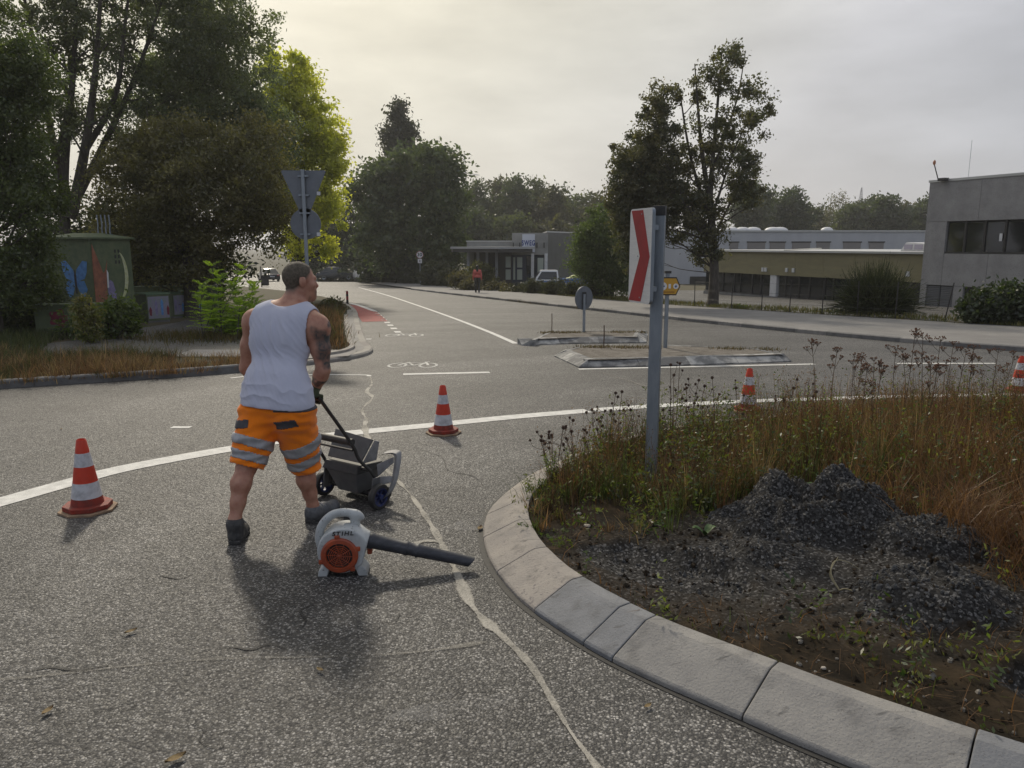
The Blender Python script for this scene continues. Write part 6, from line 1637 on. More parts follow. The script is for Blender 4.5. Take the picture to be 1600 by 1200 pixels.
# three cable cabinets
specs = [(232, 264, 207, 506, MRED, 'leftmost', 22.6), (272, 294, 262, 500, MPURP, 'middle', 24.6), (300, 317, 292, 495, MBLUE, 'rightmost', 26.6)]
for xa, xb, xs_, yb, mm, wd, Y_ in specs:
    gq = D(xa, yb, Y_)
    hgt = (D(xa, 456 + 0.3 * (yb - 495), Y_)[2] - gz(0, Y_)) - 0.05
    wid = (xb - xa) * Y_ / FPX * 1.15
    t = thing('cable_cabinet', 'green street cabinet painted with bright streaks, %s of the row of three beside the path' % wd, 'cabinet', (gq[0], gq[1], float(gz(0, Y_)) + 0.06), R(52), 'painted street cabinets beside the path')
    pbox('cabinet_body', 0, wid, 0, 0.75, 0.06, hgt - 0.05, CABG, t, 0.008); pbox('plinth', 0.02, wid - 0.02, 0.02, 0.73, -0.1, 0.06, CONCRETE_D, t)
    pbox('lid', -0.02, wid + 0.02, -0.02, 0.77, hgt - 0.05, hgt, mat('cabinet_lid', (0.10, 0.16, 0.09), 0.6), t, 0.006)
    pbox('door', 0.03, wid - 0.03, -0.010, -0.001, 0.12, hgt - 0.1, mur('cabinet_face', (0.14, 0.17, 0.15), (0.2, 0.16, 0.24)), t)
    for k in range(4):
        x = 0.06 + (wid - 0.16) * k / 3; hh = rng.uniform(0.35, 0.62)
        m2 = [mm, MPURP, MBLUE, mm][k]
        MB().prism([(x, 0.22), (x + 0.06, 0.2), (x + 0.075, hh), (x + 0.03, hh + 0.1), (x - 0.01, hh)], 0.003, (0, -0.011, 0), (1, 0, 0), (0, 0, 1), (0, -1, 0)).build('mural_streak', m2, t)
# dark green low hedge-like wall continuing behind the cabinets
p0 = D(205, 500, 27.0)
t = thing('low_green_wall', 'low dark green wall running behind the painted street cabinets', 'wall', (p0[0], p0[1], float(gz(0, 27.0))), R(14))
pbox('wall', 0, 2.9, 0, 0.3, 0, 0.98, CABG, t, 0.01); pbox('coping', -0.02, 2.92, -0.03, 0.33, 0.98, 1.02, CABG, t)

# ================================================================ FENCES AND PYLONS
t = thing('wire_fence', 'thin dark wire fence along the verge in front of the workshop', 'fence', (8.9, 30.6, float(gz(0, 30.6)) + 0.05))
fx = [(1085, 31.8), (1143, 30.0), (1190, 28.8), (1234, 27.6), (1285, 26.4), (1340, 25.2), (1400, 24.2), (1478, 23.2)]
pts = []
for px, Y_ in fx:
    q = D(px, 480, Y_); q[2] = gz(q[0], q[1]) + 0.08; q = q - np.array(t.location); pts.append(q)
    lean = rng.normal(0, 0.02) + (0.12 if px == 1478 else 0)
    MB().tube([q, q + (lean, 0, 1.15)], 0.018, 6).build('post', DARKFRAME, t)
for h in (0.3, 0.65, 1.0):
    MB().tube([p + (0, 0, h) for p in pts], 0.0035, 4).build('wire', DARKFRAME, t)
def pylon(name, label, px, ptop, pbase, Y_, arms):
    a_, b_ = D(px, ptop, Y_), D(px, pbase, Y_)
    t = thing(name, label, 'pylon', b_); H_ = a_[2] - b_[2]
    PY = mat('pylon_steel', (0.42, 0.42, 0.44), 0.6)
    for sx, sy in product((-1, 1), repeat=2):
        MB().tube([(3.2 * sx, 3.2 * sy, 0), (1.0 * sx, 1.0 * sy, H_ * 0.7), (0.15 * sx, 0.15 * sy, H_)], 0.16, 4).build('leg', PY, t)
    mb = MB()
    for k in range(9):
        z0, z1 = H_ * k / 9, H_ * (k + 1) / 9
        w = lambda z: np.interp(z, [0, H_ * 0.7, H_], [3.2, 1.0, 0.15])
        for s_ in (-1, 1):
            mb.tube([(-w(z0) * s_, -w(z0), z0), (w(z1) * s_, -w(z1), z1)], 0.09, 4); mb.tube([(-w(z0) * s_, w(z0), z0), (w(z1) * s_, w(z1), z1)], 0.09, 4)
    mb.build('bracing', PY, t)
    for z, l in arms:
        MB().tube([(-l, 0, H_ * z), (0, 0, H_ * z + 1.2), (l, 0, H_ * z)], 0.14, 4).tube([(-l, 0, H_ * z), (l, 0, H_ * z)], 0.12, 4).build('cross_arm', PY, t)
pylon('power_pylon', 'faint lattice power pylon rising above the trees left of centre', 727, 243, 380, 420, ((0.78, 8),))
pylon('power_pylon', 'faint lattice power pylon above the distant trees on the right', 1340, 293, 375, 480, ((0.72, 8), (0.55, 6)))
# ================================================================ TREES AND SHRUBS
def leaf_quads(P, size, cols, up=0.3, ratio=0.55):
    n = len(P)
    d = rng.normal(0, 1, (n, 3)); d /= np.linalg.norm(d, axis=1)[:, None]
    nn = rng.normal(0, 1, (n, 3)); nn[:, 2] += up; nn /= np.linalg.norm(nn, axis=1)[:, None]
    a = d - nn * (d * nn).sum(1)[:, None]; a /= np.linalg.norm(a, axis=1)[:, None] + 1e-9
    b = np.cross(nn, a)
    s = (size * rng.uniform(0.6, 1.35, n))[:, None]
    V = np.stack([P - a * s * 0.5, P + b * s * ratio * 0.5 + a * s * 0.05, P + a * s * 0.5, P - b * s * ratio * 0.5 + a * s * 0.05], 1).reshape(-1, 3)
    return V, np.arange(4 * n).reshape(-1, 4), np.repeat(cols, 4, 0)
def mixcol(n, cA, cB, var=0.25, w=None):
    t_ = rng.random(n) if w is None else w
    c = np.array(cA)[None] * (1 - t_[:, None]) + np.array(cB)[None] * t_[:, None]
    return np.clip(c * (1 + var * rng.normal(0, 1, n))[:, None], 0.002, 0.9)
def tree(name, label, cat, base, blobs, nleaf, size, cA, cB, group=None, *a_, **k_):
    t_ = _tree(name, label, cat, base, blobs, nleaf, size, cA, cB, group, *a_, **k_)
    for c in t_.children:
        if c.name.split('.')[0] in ('crown', 'foliage', 'branches', 'stems'):
            c['kind'] = 'stuff'
    return t_
def _tree(name, label, cat, base, blobs, nleaf, size, cA, cB, group=None, trunk_r=0.2, nclump=260, clump=0.45, gap=0.0, nbranch=90, top=None, trunk=True, shell=0.42, fork=None, zmin=None, lmat=None, limbs=()):
    base = np.array(base, float)
    t_ = thing(name, label, cat, base, 0, group)
    B = []
    for bl in blobs:
        px, py, rx, ry, Y = bl[:5]; w = bl[5] if len(bl) > 5 else 1.0
        k = Y / FPX / math.cos(PITCH)
        B.append((D(px, py, Y) - base, np.array([rx * k, 0.5 * (rx + ry) * k * 0.9, ry * k]), w))
    vol = np.array([r.prod() ** 0.75 * w for _, r, w in B]); vol /= vol.sum()
    def sample(n):
        i = rng.choice(len(B), n, p=vol)
        d = rng.normal(0, 1, (n, 3)); d /= np.linalg.norm(d, axis=1)[:, None]
        r_ = rng.random(n) ** shell
        return np.array([B[k][0] for k in i]) + d * r_[:, None] * np.array([B[k][1] for k in i])
    C = sample(nclump * 3)
    nz_ = fbm(C * 0.55 + rng.uniform(0, 40), 3)
    if gap > 0:
        C = C[nz_ > np.quantile(nz_, gap)]
    C = C[:nclump] if len(C) > nclump else C
    if zmin is not None:
        C = C[C[:, 2] > zmin]
    ci = rng.integers(0, len(C), nleaf)
    cs = clump * rng.uniform(0.5, 1.25, len(C))
    d = rng.normal(0, 1, (nleaf, 3)); d[:, 2] *= 0.75
    P = C[ci] + d * 0.55 * cs[ci][:, None]
    cw = rng.random(len(C))
    cols = mixcol(nleaf, cA, cB, 0.18, np.clip(cw[ci] * 0.75 + rng.random(nleaf) * 0.4 - 0.08, 0, 1))
    V, Q, c_ = leaf_quads(P, size, cols)
    np_mesh('crown' if trunk else 'foliage', V, Q, lmat or LEAF, t_, c_)
    cen = np.average(np.array([b_[0] for b_ in B]), 0, vol)
    topz = max(b_[0][2] + b_[1][2] * 0.8 for b_ in B) if top is None else top
    if trunk:
        tp = spline([(0, 0, -0.2), (0.02, 0, topz * 0.12), (cen[0] * 0.12, cen[1] * 0.1, topz * 0.35), (cen[0] * 0.45, cen[1] * 0.4, topz * 0.62), (cen[0] * 0.7, cen[1] * 0.6, topz * 0.93)], 6)
        rad = np.interp(np.linspace(0, 1, len(tp)), [0, 0.06, 0.45, 1], [trunk_r * 1.35, trunk_r, trunk_r * 0.62, trunk_r * 0.08])
        MB().tube(tp, rad, 10).build('trunk', BARK, t_, True, fix=False)
        sk = tp[5:]; skr = rad[5:]
    else:
        sk = np.array([(0, 0, 0.0), (0, 0, 0.2)]); skr = np.array([trunk_r, trunk_r * 0.8])
    mb = MB(); sk = sk.copy(); skr = skr.copy()
    for lp, lr in limbs:
        Pp = spline([D(x_, y_, base[1] + dy_) - base for x_, y_, dy_ in lp], 5); rr = np.linspace(lr, lr * 0.2, len(Pp)); mb.tube(Pp, rr, 7, False)
        sk = np.vstack([sk, Pp]); skr = np.concatenate([skr, rr])
    sel = rng.choice(len(C), min(nbranch, len(C)), replace=False)
    sel = sel[np.argsort(np.linalg.norm(C[sel] - cen, axis=1))]
    for k in sel:
        g_ = C[k]
        ds = np.linalg.norm(sk - g_, axis=1) + np.maximum(sk[:, 2] - g_[2] + 0.6, 0) * 3
        j = int(np.argmin(ds)); s0 = sk[j]; L_ = np.linalg.norm(g_ - s0)
        r0 = min(skr[j] * 0.7, 0.02 + 0.018 * L_)
        m1 = s0 * 0.6 + g_ * 0.4 + rng.normal(0, 0.05, 3) * L_ - np.array([0, 0, 0.06 * L_]); m2 = s0 * 0.25 + g_ * 0.75 + rng.normal(0, 0.04, 3) * L_
        Pp = spline([s0, m1, m2, g_], 3); rr = np.linspace(r0, max(0.006, r0 * 0.25), len(Pp))
        mb.tube(Pp, rr, 5, False)
        sk = np.vstack([sk, Pp[2:]]); skr = np.concatenate([skr, rr[2:]])
    mb.build('branches' if trunk else 'stems', BARK, t_, True, fix=False)
    return t_
def base_at(px, Y, dz=0.05):
    q = D(px, 500, Y); return (q[0], q[1], float(gz(q[0], q[1])) + dz)

DG, DG2 = (0.040, 0.055, 0.022), (0.070, 0.085, 0.03)
# left group
tree('ash_tree', 'tall open tree with many bare-looking limbs against the sky at upper left', 'tree', base_at(112, 28),
     [(90, 60, 110, 120, 28), (200, -40, 150, 110, 29), (60, -60, 120, 90, 28), (230, 90, 90, 90, 28), (120, 200, 100, 70, 28), (330, 60, 90, 100, 29), (40, 250, 60, 60, 27.5)], 60000, 0.115, (0.06, 0.075, 0.035), (0.12, 0.135, 0.06), None, 0.27, 760, 0.38, 0.22, 380, shell=0.55,  # leaf colours lightened to suggest veiling glare near the sun
     limbs=[([(112, 330, 0), (85, 230, 0.3), (60, 100, 0.6), (30, -40, 1)], 0.17), ([(112, 340, 0), (135, 220, -0.4), (150, 100, -0.6), (160, -60, -1)], 0.2), ([(115, 320, 0), (165, 220, 0.5), (215, 110, 0.8), (260, -20, 1)], 0.16), ([(105, 300, 0), (70, 250, -0.5), (20, 190, -1), (-30, 120, -1)], 0.11), ([(130, 240, 0), (180, 150, 0.2), (195, 40, 0.2), (210, -80, 0.5)], 0.12), ([(120, 280, 0), (190, 240, -0.6), (260, 190, -1)], 0.1), ([(90, 240, 0.3), (110, 140, 0.6), (100, 20, 1.0)], 0.1)])
tree('dense_tree', 'dense dark green tree rising behind the brown tree at upper left', 'tree', base_at(300, 34),
     [(300, 60, 95, 100, 34), (380, 110, 70, 110, 34), (330, 210, 90, 80, 34), (260, 180, 80, 80, 34), (420, 220, 40, 80, 34), (320, -20, 80, 60, 34)], 70000, 0.145, (0.10, 0.125, 0.075), (0.19, 0.22, 0.13), None, 0.34, 620, 0.5, 0.15, 140)  # leaf colours raised and greyed, standing in for the sun's veiling glare
tree('brown_tree', 'broad olive brown tree with low hanging crown behind the painted kiosk', 'tree', base_at(300, 25),
     [(300, 290, 130, 100, 25), (220, 340, 90, 80, 25), (390, 310, 75, 88, 25.5), (280, 395, 110, 55, 25), (270, 235, 70, 50, 25), (410, 230, 50, 50, 26), (215, 270, 50, 60, 25)], 105000, 0.10, (0.085, 0.085, 0.036), (0.19, 0.165, 0.06), None, 0.26, 700, 0.42, 0.1, 160)
tree('yellow_green_tree', 'bright yellow green tree glowing in the backlight beside the road', 'tree', base_at(470, 40),
     [(450, 130, 45, 55, 40), (480, 210, 55, 60, 40), (510, 290, 42, 60, 40), (490, 350, 50, 50, 40), (430, 200, 45, 70, 40.5), (450, 300, 60, 80, 40.5), (510, 230, 25, 30, 40), (480, 390, 40, 25, 40)], 42000, 0.20, (0.36, 0.38, 0.07), (0.56, 0.53, 0.11), None, 0.24, 330, 0.5, 0.15, 120, lmat=GLOWLEAF)
tree('left_robinia', 'dark feathery tree at the left edge beside the kiosk', 'tree', base_at(-10, 18),
     [(20, 130, 60, 70, 18), (0, 230, 60, 80, 18), (50, 330, 50, 60, 18), (20, 420, 70, 60, 18), (-40, 60, 70, 80, 18), (80, 300, 22, 40, 18.5)], 70000, 0.078, (0.052, 0.074, 0.024), (0.11, 0.14, 0.036), None, 0.2, 620, 0.3, 0.2, 130)
tree('edge_shrub', 'low dark shrub with drooping pale tips at the left edge', 'shrub', base_at(30, 19.5),
     [(20, 450, 70, 50, 19.5), (70, 480, 50, 40, 19.5), (-20, 500, 60, 40, 19), (110, 440, 30, 40, 22.5)], 22000, 0.075, (0.03, 0.045, 0.015), (0.08, 0.10, 0.03), None, 0.05, 200, 0.3, 0.05, 40, trunk=False)
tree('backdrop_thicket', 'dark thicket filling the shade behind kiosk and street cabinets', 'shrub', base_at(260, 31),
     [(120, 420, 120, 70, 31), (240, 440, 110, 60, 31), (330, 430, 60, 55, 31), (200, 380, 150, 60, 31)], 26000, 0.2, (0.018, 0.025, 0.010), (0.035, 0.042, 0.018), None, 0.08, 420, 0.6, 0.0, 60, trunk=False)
tree('weedy_shrub', 'green weedy shrub growing in front of the low painted wall', 'shrub', base_at(175, 17.6),
     [(160, 500, 25, 35, 17.4), (190, 495, 25, 30, 17.6), (130, 505, 20, 25, 17.4), (205, 505, 12, 18, 17.6)], 5000, 0.085, (0.05, 0.085, 0.02), (0.13, 0.17, 0.035), None, 0.03, 110, 0.18, 0.1, 40, trunk=False)
tree('yellow_shrub', 'yellowish upright weed clump between path and painted wall', 'shrub', base_at(140, 16.6),
     [(138, 500, 18, 30, 16.5), (145, 530, 12, 18, 16.5), (128, 480, 12, 14, 16.5)], 2200, 0.07, (0.16, 0.13, 0.03), (0.12, 0.15, 0.03), None, 0.02, 60, 0.16, 0.1, 30, trunk=False)
# trees down the road
MG, MG2 = (0.050, 0.074, 0.030), (0.10, 0.125, 0.045)
tree('roadside_tree', 'large round dark green tree beyond the bend of the road', 'tree', base_at(650, 76),
     [(650, 300, 75, 75, 76), (690, 290, 38, 60, 76), (590, 320, 40, 70, 76), (640, 380, 85, 50, 76), (690, 370, 40, 60, 75), (600, 270, 30, 30, 77)], 40000, 0.42, MG, MG2, None, 0.45, 460, 1.0, 0.08, 90)
tree('spire_tree', 'slim pointed tree rising above the round tree beyond the bend', 'tree', base_at(625, 92),
     [(624, 176, 6, 16, 92, 1.5), (622, 195, 12, 20, 92, 1.3), (618, 220, 18, 22, 92), (634, 218, 14, 24, 92), (640, 203, 6, 14, 92, 1.3), (625, 258, 30, 36, 92)], 9000, 0.42, (0.03, 0.036, 0.02), (0.055, 0.055, 0.03), None, 0.3, 150, 0.9, 0.05, 60)
tree('road_end_shrubbery', 'dark shrubbery at the end of the road behind the parked cars', 'shrub', base_at(570, 100),
     [(520, 380, 60, 45, 100), (580, 370, 50, 60, 98), (620, 420, 60, 35, 80), (560, 405, 45, 25, 92), (470, 400, 40, 30, 105)], 22000, 0.5, (0.02, 0.03, 0.012), (0.04, 0.05, 0.02), None, 0.15, 330, 1.3, 0.0, 40, trunk=False)
tree('roadside_hedge', 'low dark hedge along the far pavement before the parked cars', 'hedge', base_at(570, 82, -0.1),
     [(500, 431, 25, 12, 90), (540, 433, 25, 12, 88), (600, 437, 35, 22, 80), (650, 430, 30, 30, 74)], 9000, 0.28, (0.02, 0.03, 0.012), (0.04, 0.05, 0.02), None, 0.06, 200, 0.6, 0.0, 30, trunk=False)
tree('corner_hedge', 'dark green bushes behind the thirty sign', 'hedge', base_at(690, 66),
     [(680, 430, 25, 20, 66), (705, 434, 20, 14, 64), (720, 436, 18, 12, 62)], 9000, 0.2, (0.028, 0.036, 0.014), (0.065, 0.065, 0.022), None, 0.06, 180, 0.5, 0.0, 30, trunk=False)
tree('clipped_bush', 'round clipped olive green bush before the columns of the bus office', 'shrub', base_at(752, 58),
     [(751, 428, 20, 17, 58), (740, 436, 12, 10, 58), (765, 438, 12, 10, 58)], 9000, 0.15, (0.07, 0.075, 0.02), (0.11, 0.105, 0.03), None, 0.06, 200, 0.35, 0.0, 20, trunk=False)
tree('low_bushes', 'low brownish bushes along the pavement beside the walker', 'shrub', base_at(725, 54),
     [(718, 440, 18, 14, 55), (735, 448, 16, 10, 53), (775, 452, 24, 10, 52), (800, 458, 20, 9, 50)], 9000, 0.15, (0.05, 0.045, 0.02), (0.10, 0.085, 0.035), None, 0.05, 170, 0.35, 0.0, 30, trunk=False)
tree('van_hedge', 'dark hedge on a fence between the pavement and the blue van', 'hedge', base_at(850, 47),
     [(815, 450, 18, 11, 49), (840, 450, 22, 13, 47), (870, 452, 22, 14, 45), (900, 455, 22, 14, 43), (930, 460, 20, 14, 41)], 14000, 0.12, (0.025, 0.03, 0.014), (0.055, 0.055, 0.024), None, 0.05, 220, 0.3, 0.1, 60, trunk=False)
# right-hand tree and its neighbours
tree('verge_tree', 'tall half-bare tree leaning left on the right verge behind the chevron sign', 'tree', base_at(1112, 32),
     [(1040, 175, 42, 42, 32), (1005, 235, 48, 42, 32), (1100, 160, 45, 60, 32), (1075, 130, 45, 40, 32), (1050, 200, 55, 50, 32), (1020, 270, 65, 50, 32), (985, 290, 45, 40, 32), (1060, 320, 60, 55, 32), (1130, 110, 45, 45, 32, 0.8), (1155, 170, 50, 60, 32, 0.8), (1165, 250, 48, 50, 32, 0.9), (1110, 340, 45, 45, 32), (1110, 230, 40, 60, 32, 0.8), (1098, 402, 30, 26, 32, 1.2), (1005, 345, 45, 45, 32.5, 1.6), (990, 385, 38, 40, 32, 1.2), (985, 330, 42, 40, 32, 1.4), (1030, 290, 60, 40, 32.5, 1.3), (1160, 300, 35, 40, 32, 0.7)],
     88000, 0.12, (0.060, 0.070, 0.034), (0.12, 0.105, 0.05), None, 0.24, 850, 0.3, 0.22, 340,
     limbs=[([(1112, 400, 0), (1110, 300, 0), (1118, 200, 0), (1128, 80, 0)], 0.15), ([(1112, 380, 0), (1145, 310, 0.2), (1185, 260, 0.3)], 0.07), ([(1112, 340, 0), (1145, 240, -0.2), (1178, 170, -0.3)], 0.06), ([(1112, 350, 0), (1080, 250, 0.3), (1060, 130, 0.5)], 0.1), ([(1112, 370, 0), (1050, 300, -0.3), (990, 260, -0.5)], 0.09), ([(1116, 260, 0), (1150, 160, 0.2), (1165, 80, 0.3)], 0.06)])
tree('willow_bush', 'bushy dark green willow left of the chevron sign', 'tree', base_at(955, 41),
     [(945, 370, 45, 45, 41), (925, 400, 32, 40, 41), (965, 420, 35, 40, 40), (935, 440, 30, 22, 41), (985, 390, 40, 60, 42)], 40000, 0.13, (0.055, 0.08, 0.026), (0.11, 0.15, 0.045), None, 0.12, 330, 0.5, 0.05, 70)
def broom():
    b0 = np.array(base_at(1367, 26)); t_ = thing('broom_shrub', 'large feathery dark shrub before the olive workshop', 'shrub', b0)
    n = 5200; az = rng.uniform(0, 2 * math.pi, n); el = rng.uniform(0.15, 1.5, n); L_ = rng.uniform(0.5, 1.75, n) * (0.78 + 0.22 * np.sin(el)); 
    o_ = rng.normal(0, 0.28, (n, 3)) * np.array([1, 1, 0.15]) + np.array([0, 0, 0.15]); d = np.c_[np.cos(az) * np.cos(el), np.sin(az) * np.cos(el), np.sin(el)]
    d = d + rng.normal(0, 0.10, (n, 3)); s_ = np.cross(d, rng.normal(0, 1, (n, 3))); s_ /= np.linalg.norm(s_, axis=1)[:, None]
    rows = []
    for u, w in ((0.1, 0.010), (0.55, 0.012), (1.0, 0.003)):
        c = o_ + d * (L_ * u)[:, None] - np.array([0, 0, 1.0]) * (0.22 * L_ * u ** 3 * np.cos(el))[:, None]; rows += [c - s_ * w, c + s_ * w]
    V = np.stack(rows, 1).reshape(-1, 3); i_ = np.arange(n)[:, None] * 6; Q = np.concatenate([i_ + np.array([0, 1, 3, 2]), i_ + np.array([2, 3, 5, 4])])
    np_mesh('foliage', V, Q, BLADE, t_, np.repeat(mixcol(n, (0.022, 0.030, 0.012), (0.06, 0.07, 0.025), 0.25), 6, 0))['kind'] = 'stuff'
    k = 5; idx = rng.integers(0, n, 9000); u = rng.uniform(0.3, 1.0, 9000); P = o_[idx] + d[idx] * (L_[idx] * u)[:, None] - np.array([0, 0, 1.0]) * (0.22 * L_[idx] * u ** 3 * np.cos(el[idx]))[:, None]
    V, Q, c = leaf_quads(P, 0.075, mixcol(9000, (0.022, 0.032, 0.012), (0.06, 0.075, 0.025), 0.25), 0.3, 0.3); np_mesh('leaves', V, Q, LEAF, t_, c)['kind'] = 'stuff'
broom()
tree('laurel_bush', 'glossy dark green bush before the concrete office block', 'shrub', base_at(1560, 22),
     [(1560, 475, 45, 25, 22), (1530, 485, 30, 18, 22), (1590, 470, 35, 25, 22), (1580, 490, 40, 16, 22)], 14000, 0.13, (0.022, 0.036, 0.012), (0.05, 0.07, 0.02), None, 0.05, 260, 0.28, 0.0, 50, trunk=False)
tree('small_green_bush', 'small bright green bush at the foot of the fence', 'shrub', base_at(1158, 30.5),
     [(1158, 483, 10, 5, 30.5), (1150, 485, 8, 4, 30.5)], 1500, 0.09, (0.06, 0.09, 0.02), (0.11, 0.14, 0.03), None, 0.02, 40, 0.16, 0, 10, trunk=False)
tree('bollard_shrub', 'dark little shrub at the far tip of the nose strip', 'shrub', base_at(520, 28.5),
     [(518, 476, 13, 9, 28.5), (510, 482, 12, 8, 27.5), (530, 480, 8, 6, 28.5)], 3500, 0.10, (0.035, 0.042, 0.014), (0.08, 0.075, 0.022), None, 0.03, 90, 0.22, 0, 20, trunk=False)
# distant tree line, tree by tree
far = [(745, 330, 30, 45, 125, 0), (775, 320, 28, 42, 130, 1), (802, 322, 22, 44, 122, 0), (830, 325, 26, 42, 128, 2), (858, 335, 26, 42, 120, 1), (882, 340, 25, 46, 130, 0), (912, 345, 26, 45, 124, 2), (940, 350, 25, 42, 118, 1), (738, 360, 30, 40, 110, 0), (800, 368, 40, 28, 108, 2), (870, 372, 45, 26, 108, 1),
       (1175, 325, 26, 40, 120, 0), (1205, 342, 22, 30, 130, 2), (1237, 328, 27, 32, 126, 3), (1270, 346, 25, 26, 140, 2), (1305, 334, 24, 34, 135, 4), (1330, 345, 28, 26, 130, 2), (1358, 338, 26, 32, 138, 0), (1390, 340, 30, 32, 128, 3), (1420, 346, 28, 30, 134, 1), (1450, 344, 28, 32, 130, 0), (1500, 350, 60, 30, 140, 2)]
fk = [((0.040, 0.058, 0.026), (0.075, 0.09, 0.038)), ((0.05, 0.055, 0.028), (0.085, 0.08, 0.04)), ((0.055, 0.072, 0.028), (0.10, 0.115, 0.045)), ((0.034, 0.052, 0.022), (0.06, 0.078, 0.03)), ((0.10, 0.095, 0.07), (0.15, 0.14, 0.10))]
wds = ['leftmost above the canopy', 'second from the left above the bus office', 'slim and dark above the bus office', 'mid green right of the slim one', 'brownish above the grey side wall', 'tall above the willow', 'pale green left of the verge tree', 'brownish just left of the verge tree', 'low and dark at the left end', 'low pale green behind the bus office roof', 'low brownish behind the grey side wall',
       'right beside the verge tree', 'low pale green left of the round one', 'round and dark, highest over the white hall', 'low pale green right of the round one', 'thin grey and nearly bare', 'mid green left of the right-hand pylon', 'dark beneath the right-hand pylon', 'dark and broad right of the pylon', 'brownish left of the office block', 'last one before the office block', 'behind the roof of the office block']
for k, (x, y, rx, ry, Y_, kd) in enumerate(far):
    cA, cB = fk[kd]
    bl = [(x, y, rx, ry, Y_), (x + rng.uniform(-8, 8), y - ry * 0.45, rx * 0.55, ry * 0.55, Y_), (x - rx * 0.5, y + ry * 0.3, rx * 0.7, ry * 0.6, Y_), (x + rx * 0.5, y + ry * 0.35, rx * 0.7, ry * 0.6, Y_), (x, y + ry * 1.1, rx * 0.9, ry * 0.7, Y_)]
    n = 3200 if kd == 4 else 7500
    tree('distant_tree', 'distant tree in the row on the horizon, ' + wds[k], 'tree', base_at(x, Y_), bl, n, 0.55 if kd != 4 else 0.3, cA, cB, 'distant trees along the horizon', 0.25, 110, 1.15, 0.1, 24)

# ---- feathery locust bush at the nose: stems with pinnate leaves
g = G(352, 529, .07)
lb = thing('locust_bush', 'bright green locust bush with feathery leaves behind the man\'s shoulder', 'shrub', g)
V_, Q_, C_, nq = [], [], [], 0
stems = MB()
def frond(o, d, L_, lw, ca, cb, out):
    d = d / np.linalg.norm(d); side = np.cross(d, (0, 0, 1)); side /= np.linalg.norm(side) + 1e-9; up = np.cross(side, d)
    n = 9
    for k in range(1, n + 1):
        u = k / n
        p = o + d * L_ * u - np.array([0, 0, 1]) * L_ * 0.28 * u * u
        l_ = lw * (0.75 + 0.5 * math.sin(math.pi * min(u + 0.15, 1)))
        for s_ in (-1, 1):
            a_ = side * s_ * 0.9 + d * 0.45 + up * 0.12 * rng.normal(); a_ /= np.linalg.norm(a_); w_ = np.cross(a_, up + rng.normal(0, 0.25, 3)); w_ /= np.linalg.norm(w_) + 1e-9
            out[0].append([p, p + a_ * l_ * 0.5 + w_ * l_ * 0.2, p + a_ * l_, p + a_ * l_ * 0.5 - w_ * l_ * 0.2])
            c_ = np.array(ca) + (np.array(cb) - np.array(ca)) * rng.random(); out[1].append(c_ * (1 + 0.15 * rng.normal()))
def pinnate(t_, tops, ca, cb, lw, nf, fl, base_sp=0.25):
    out = ([], []); st = MB()
    for tp in tops:
        b0 = rng.normal(0, base_sp, 3); b0[2] = 0
        P = spline([b0, b0 * 0.6 + tp * 0.45 + rng.normal(0, 0.06, 3), tp], 6)
        st.tube(P, np.linspace(0.014, 0.004, len(P)), 5, False)
        for k in range(nf):
            u = 0.25 + 0.75 * (k + 0.5) / nf; p = P[min(int(u * (len(P) - 1)), len(P) - 1)]
            a_ = 2.4 * k + rng.random(); e_ = 0.35 + 0.75 * u ** 3
            frond(p, np.array([math.cos(a_), math.sin(a_), e_]), fl * (1.1 - 0.45 * u) * rng.uniform(0.8, 1.15), lw, ca, cb, out)
    V = np.array(out[0]).reshape(-1, 3); n = len(out[0])
    np_mesh('leaves', V, np.arange(4 * n).reshape(-1, 4), GLOWLEAF, t_, np.clip(np.repeat(np.array(out[1]), 4, 0), 0.01, 1))
    st.build('stems', BARK, t_, True, fix=False)
tops = [D(px, py, Y_) - g for px, py, Y_ in ((328, 405, 18.2), (345, 425, 18.0), (385, 412, 18.3), (400, 440, 18.2), (365, 440, 18.0), (318, 440, 18.4), (400, 465, 18.4), (335, 460, 17.9), (375, 470, 17.9), (350, 480, 18.3), (310, 465, 18.4), (390, 490, 18.1), (330, 500, 18.0), (365, 500, 18.4))]
pinnate(lb, tops, (0.17, 0.26, 0.03), (0.34, 0.44, 0.06), 0.09, 23, 0.46)
for k, (px, py, Y_, lbl) in enumerate(((110, 480, 17.8, 'young locust sapling among the weeds left of the yellow weed clump'), (205, 470, 18.0, 'young locust sapling right of the painted wall'))):
    q = G(px, 528, .07); t_ = thing('locust_sapling', lbl, 'shrub', q); tp = [D(px + dx, py + dy, q[1]) - q for dx, dy in ((-15, 0), (0, -10), (14, 5), (20, 20), (-22, 18))]
    pinnate(t_, tp, (0.06, 0.10, 0.02), (0.13, 0.18, 0.03), 0.07, 9, 0.3, 0.12)

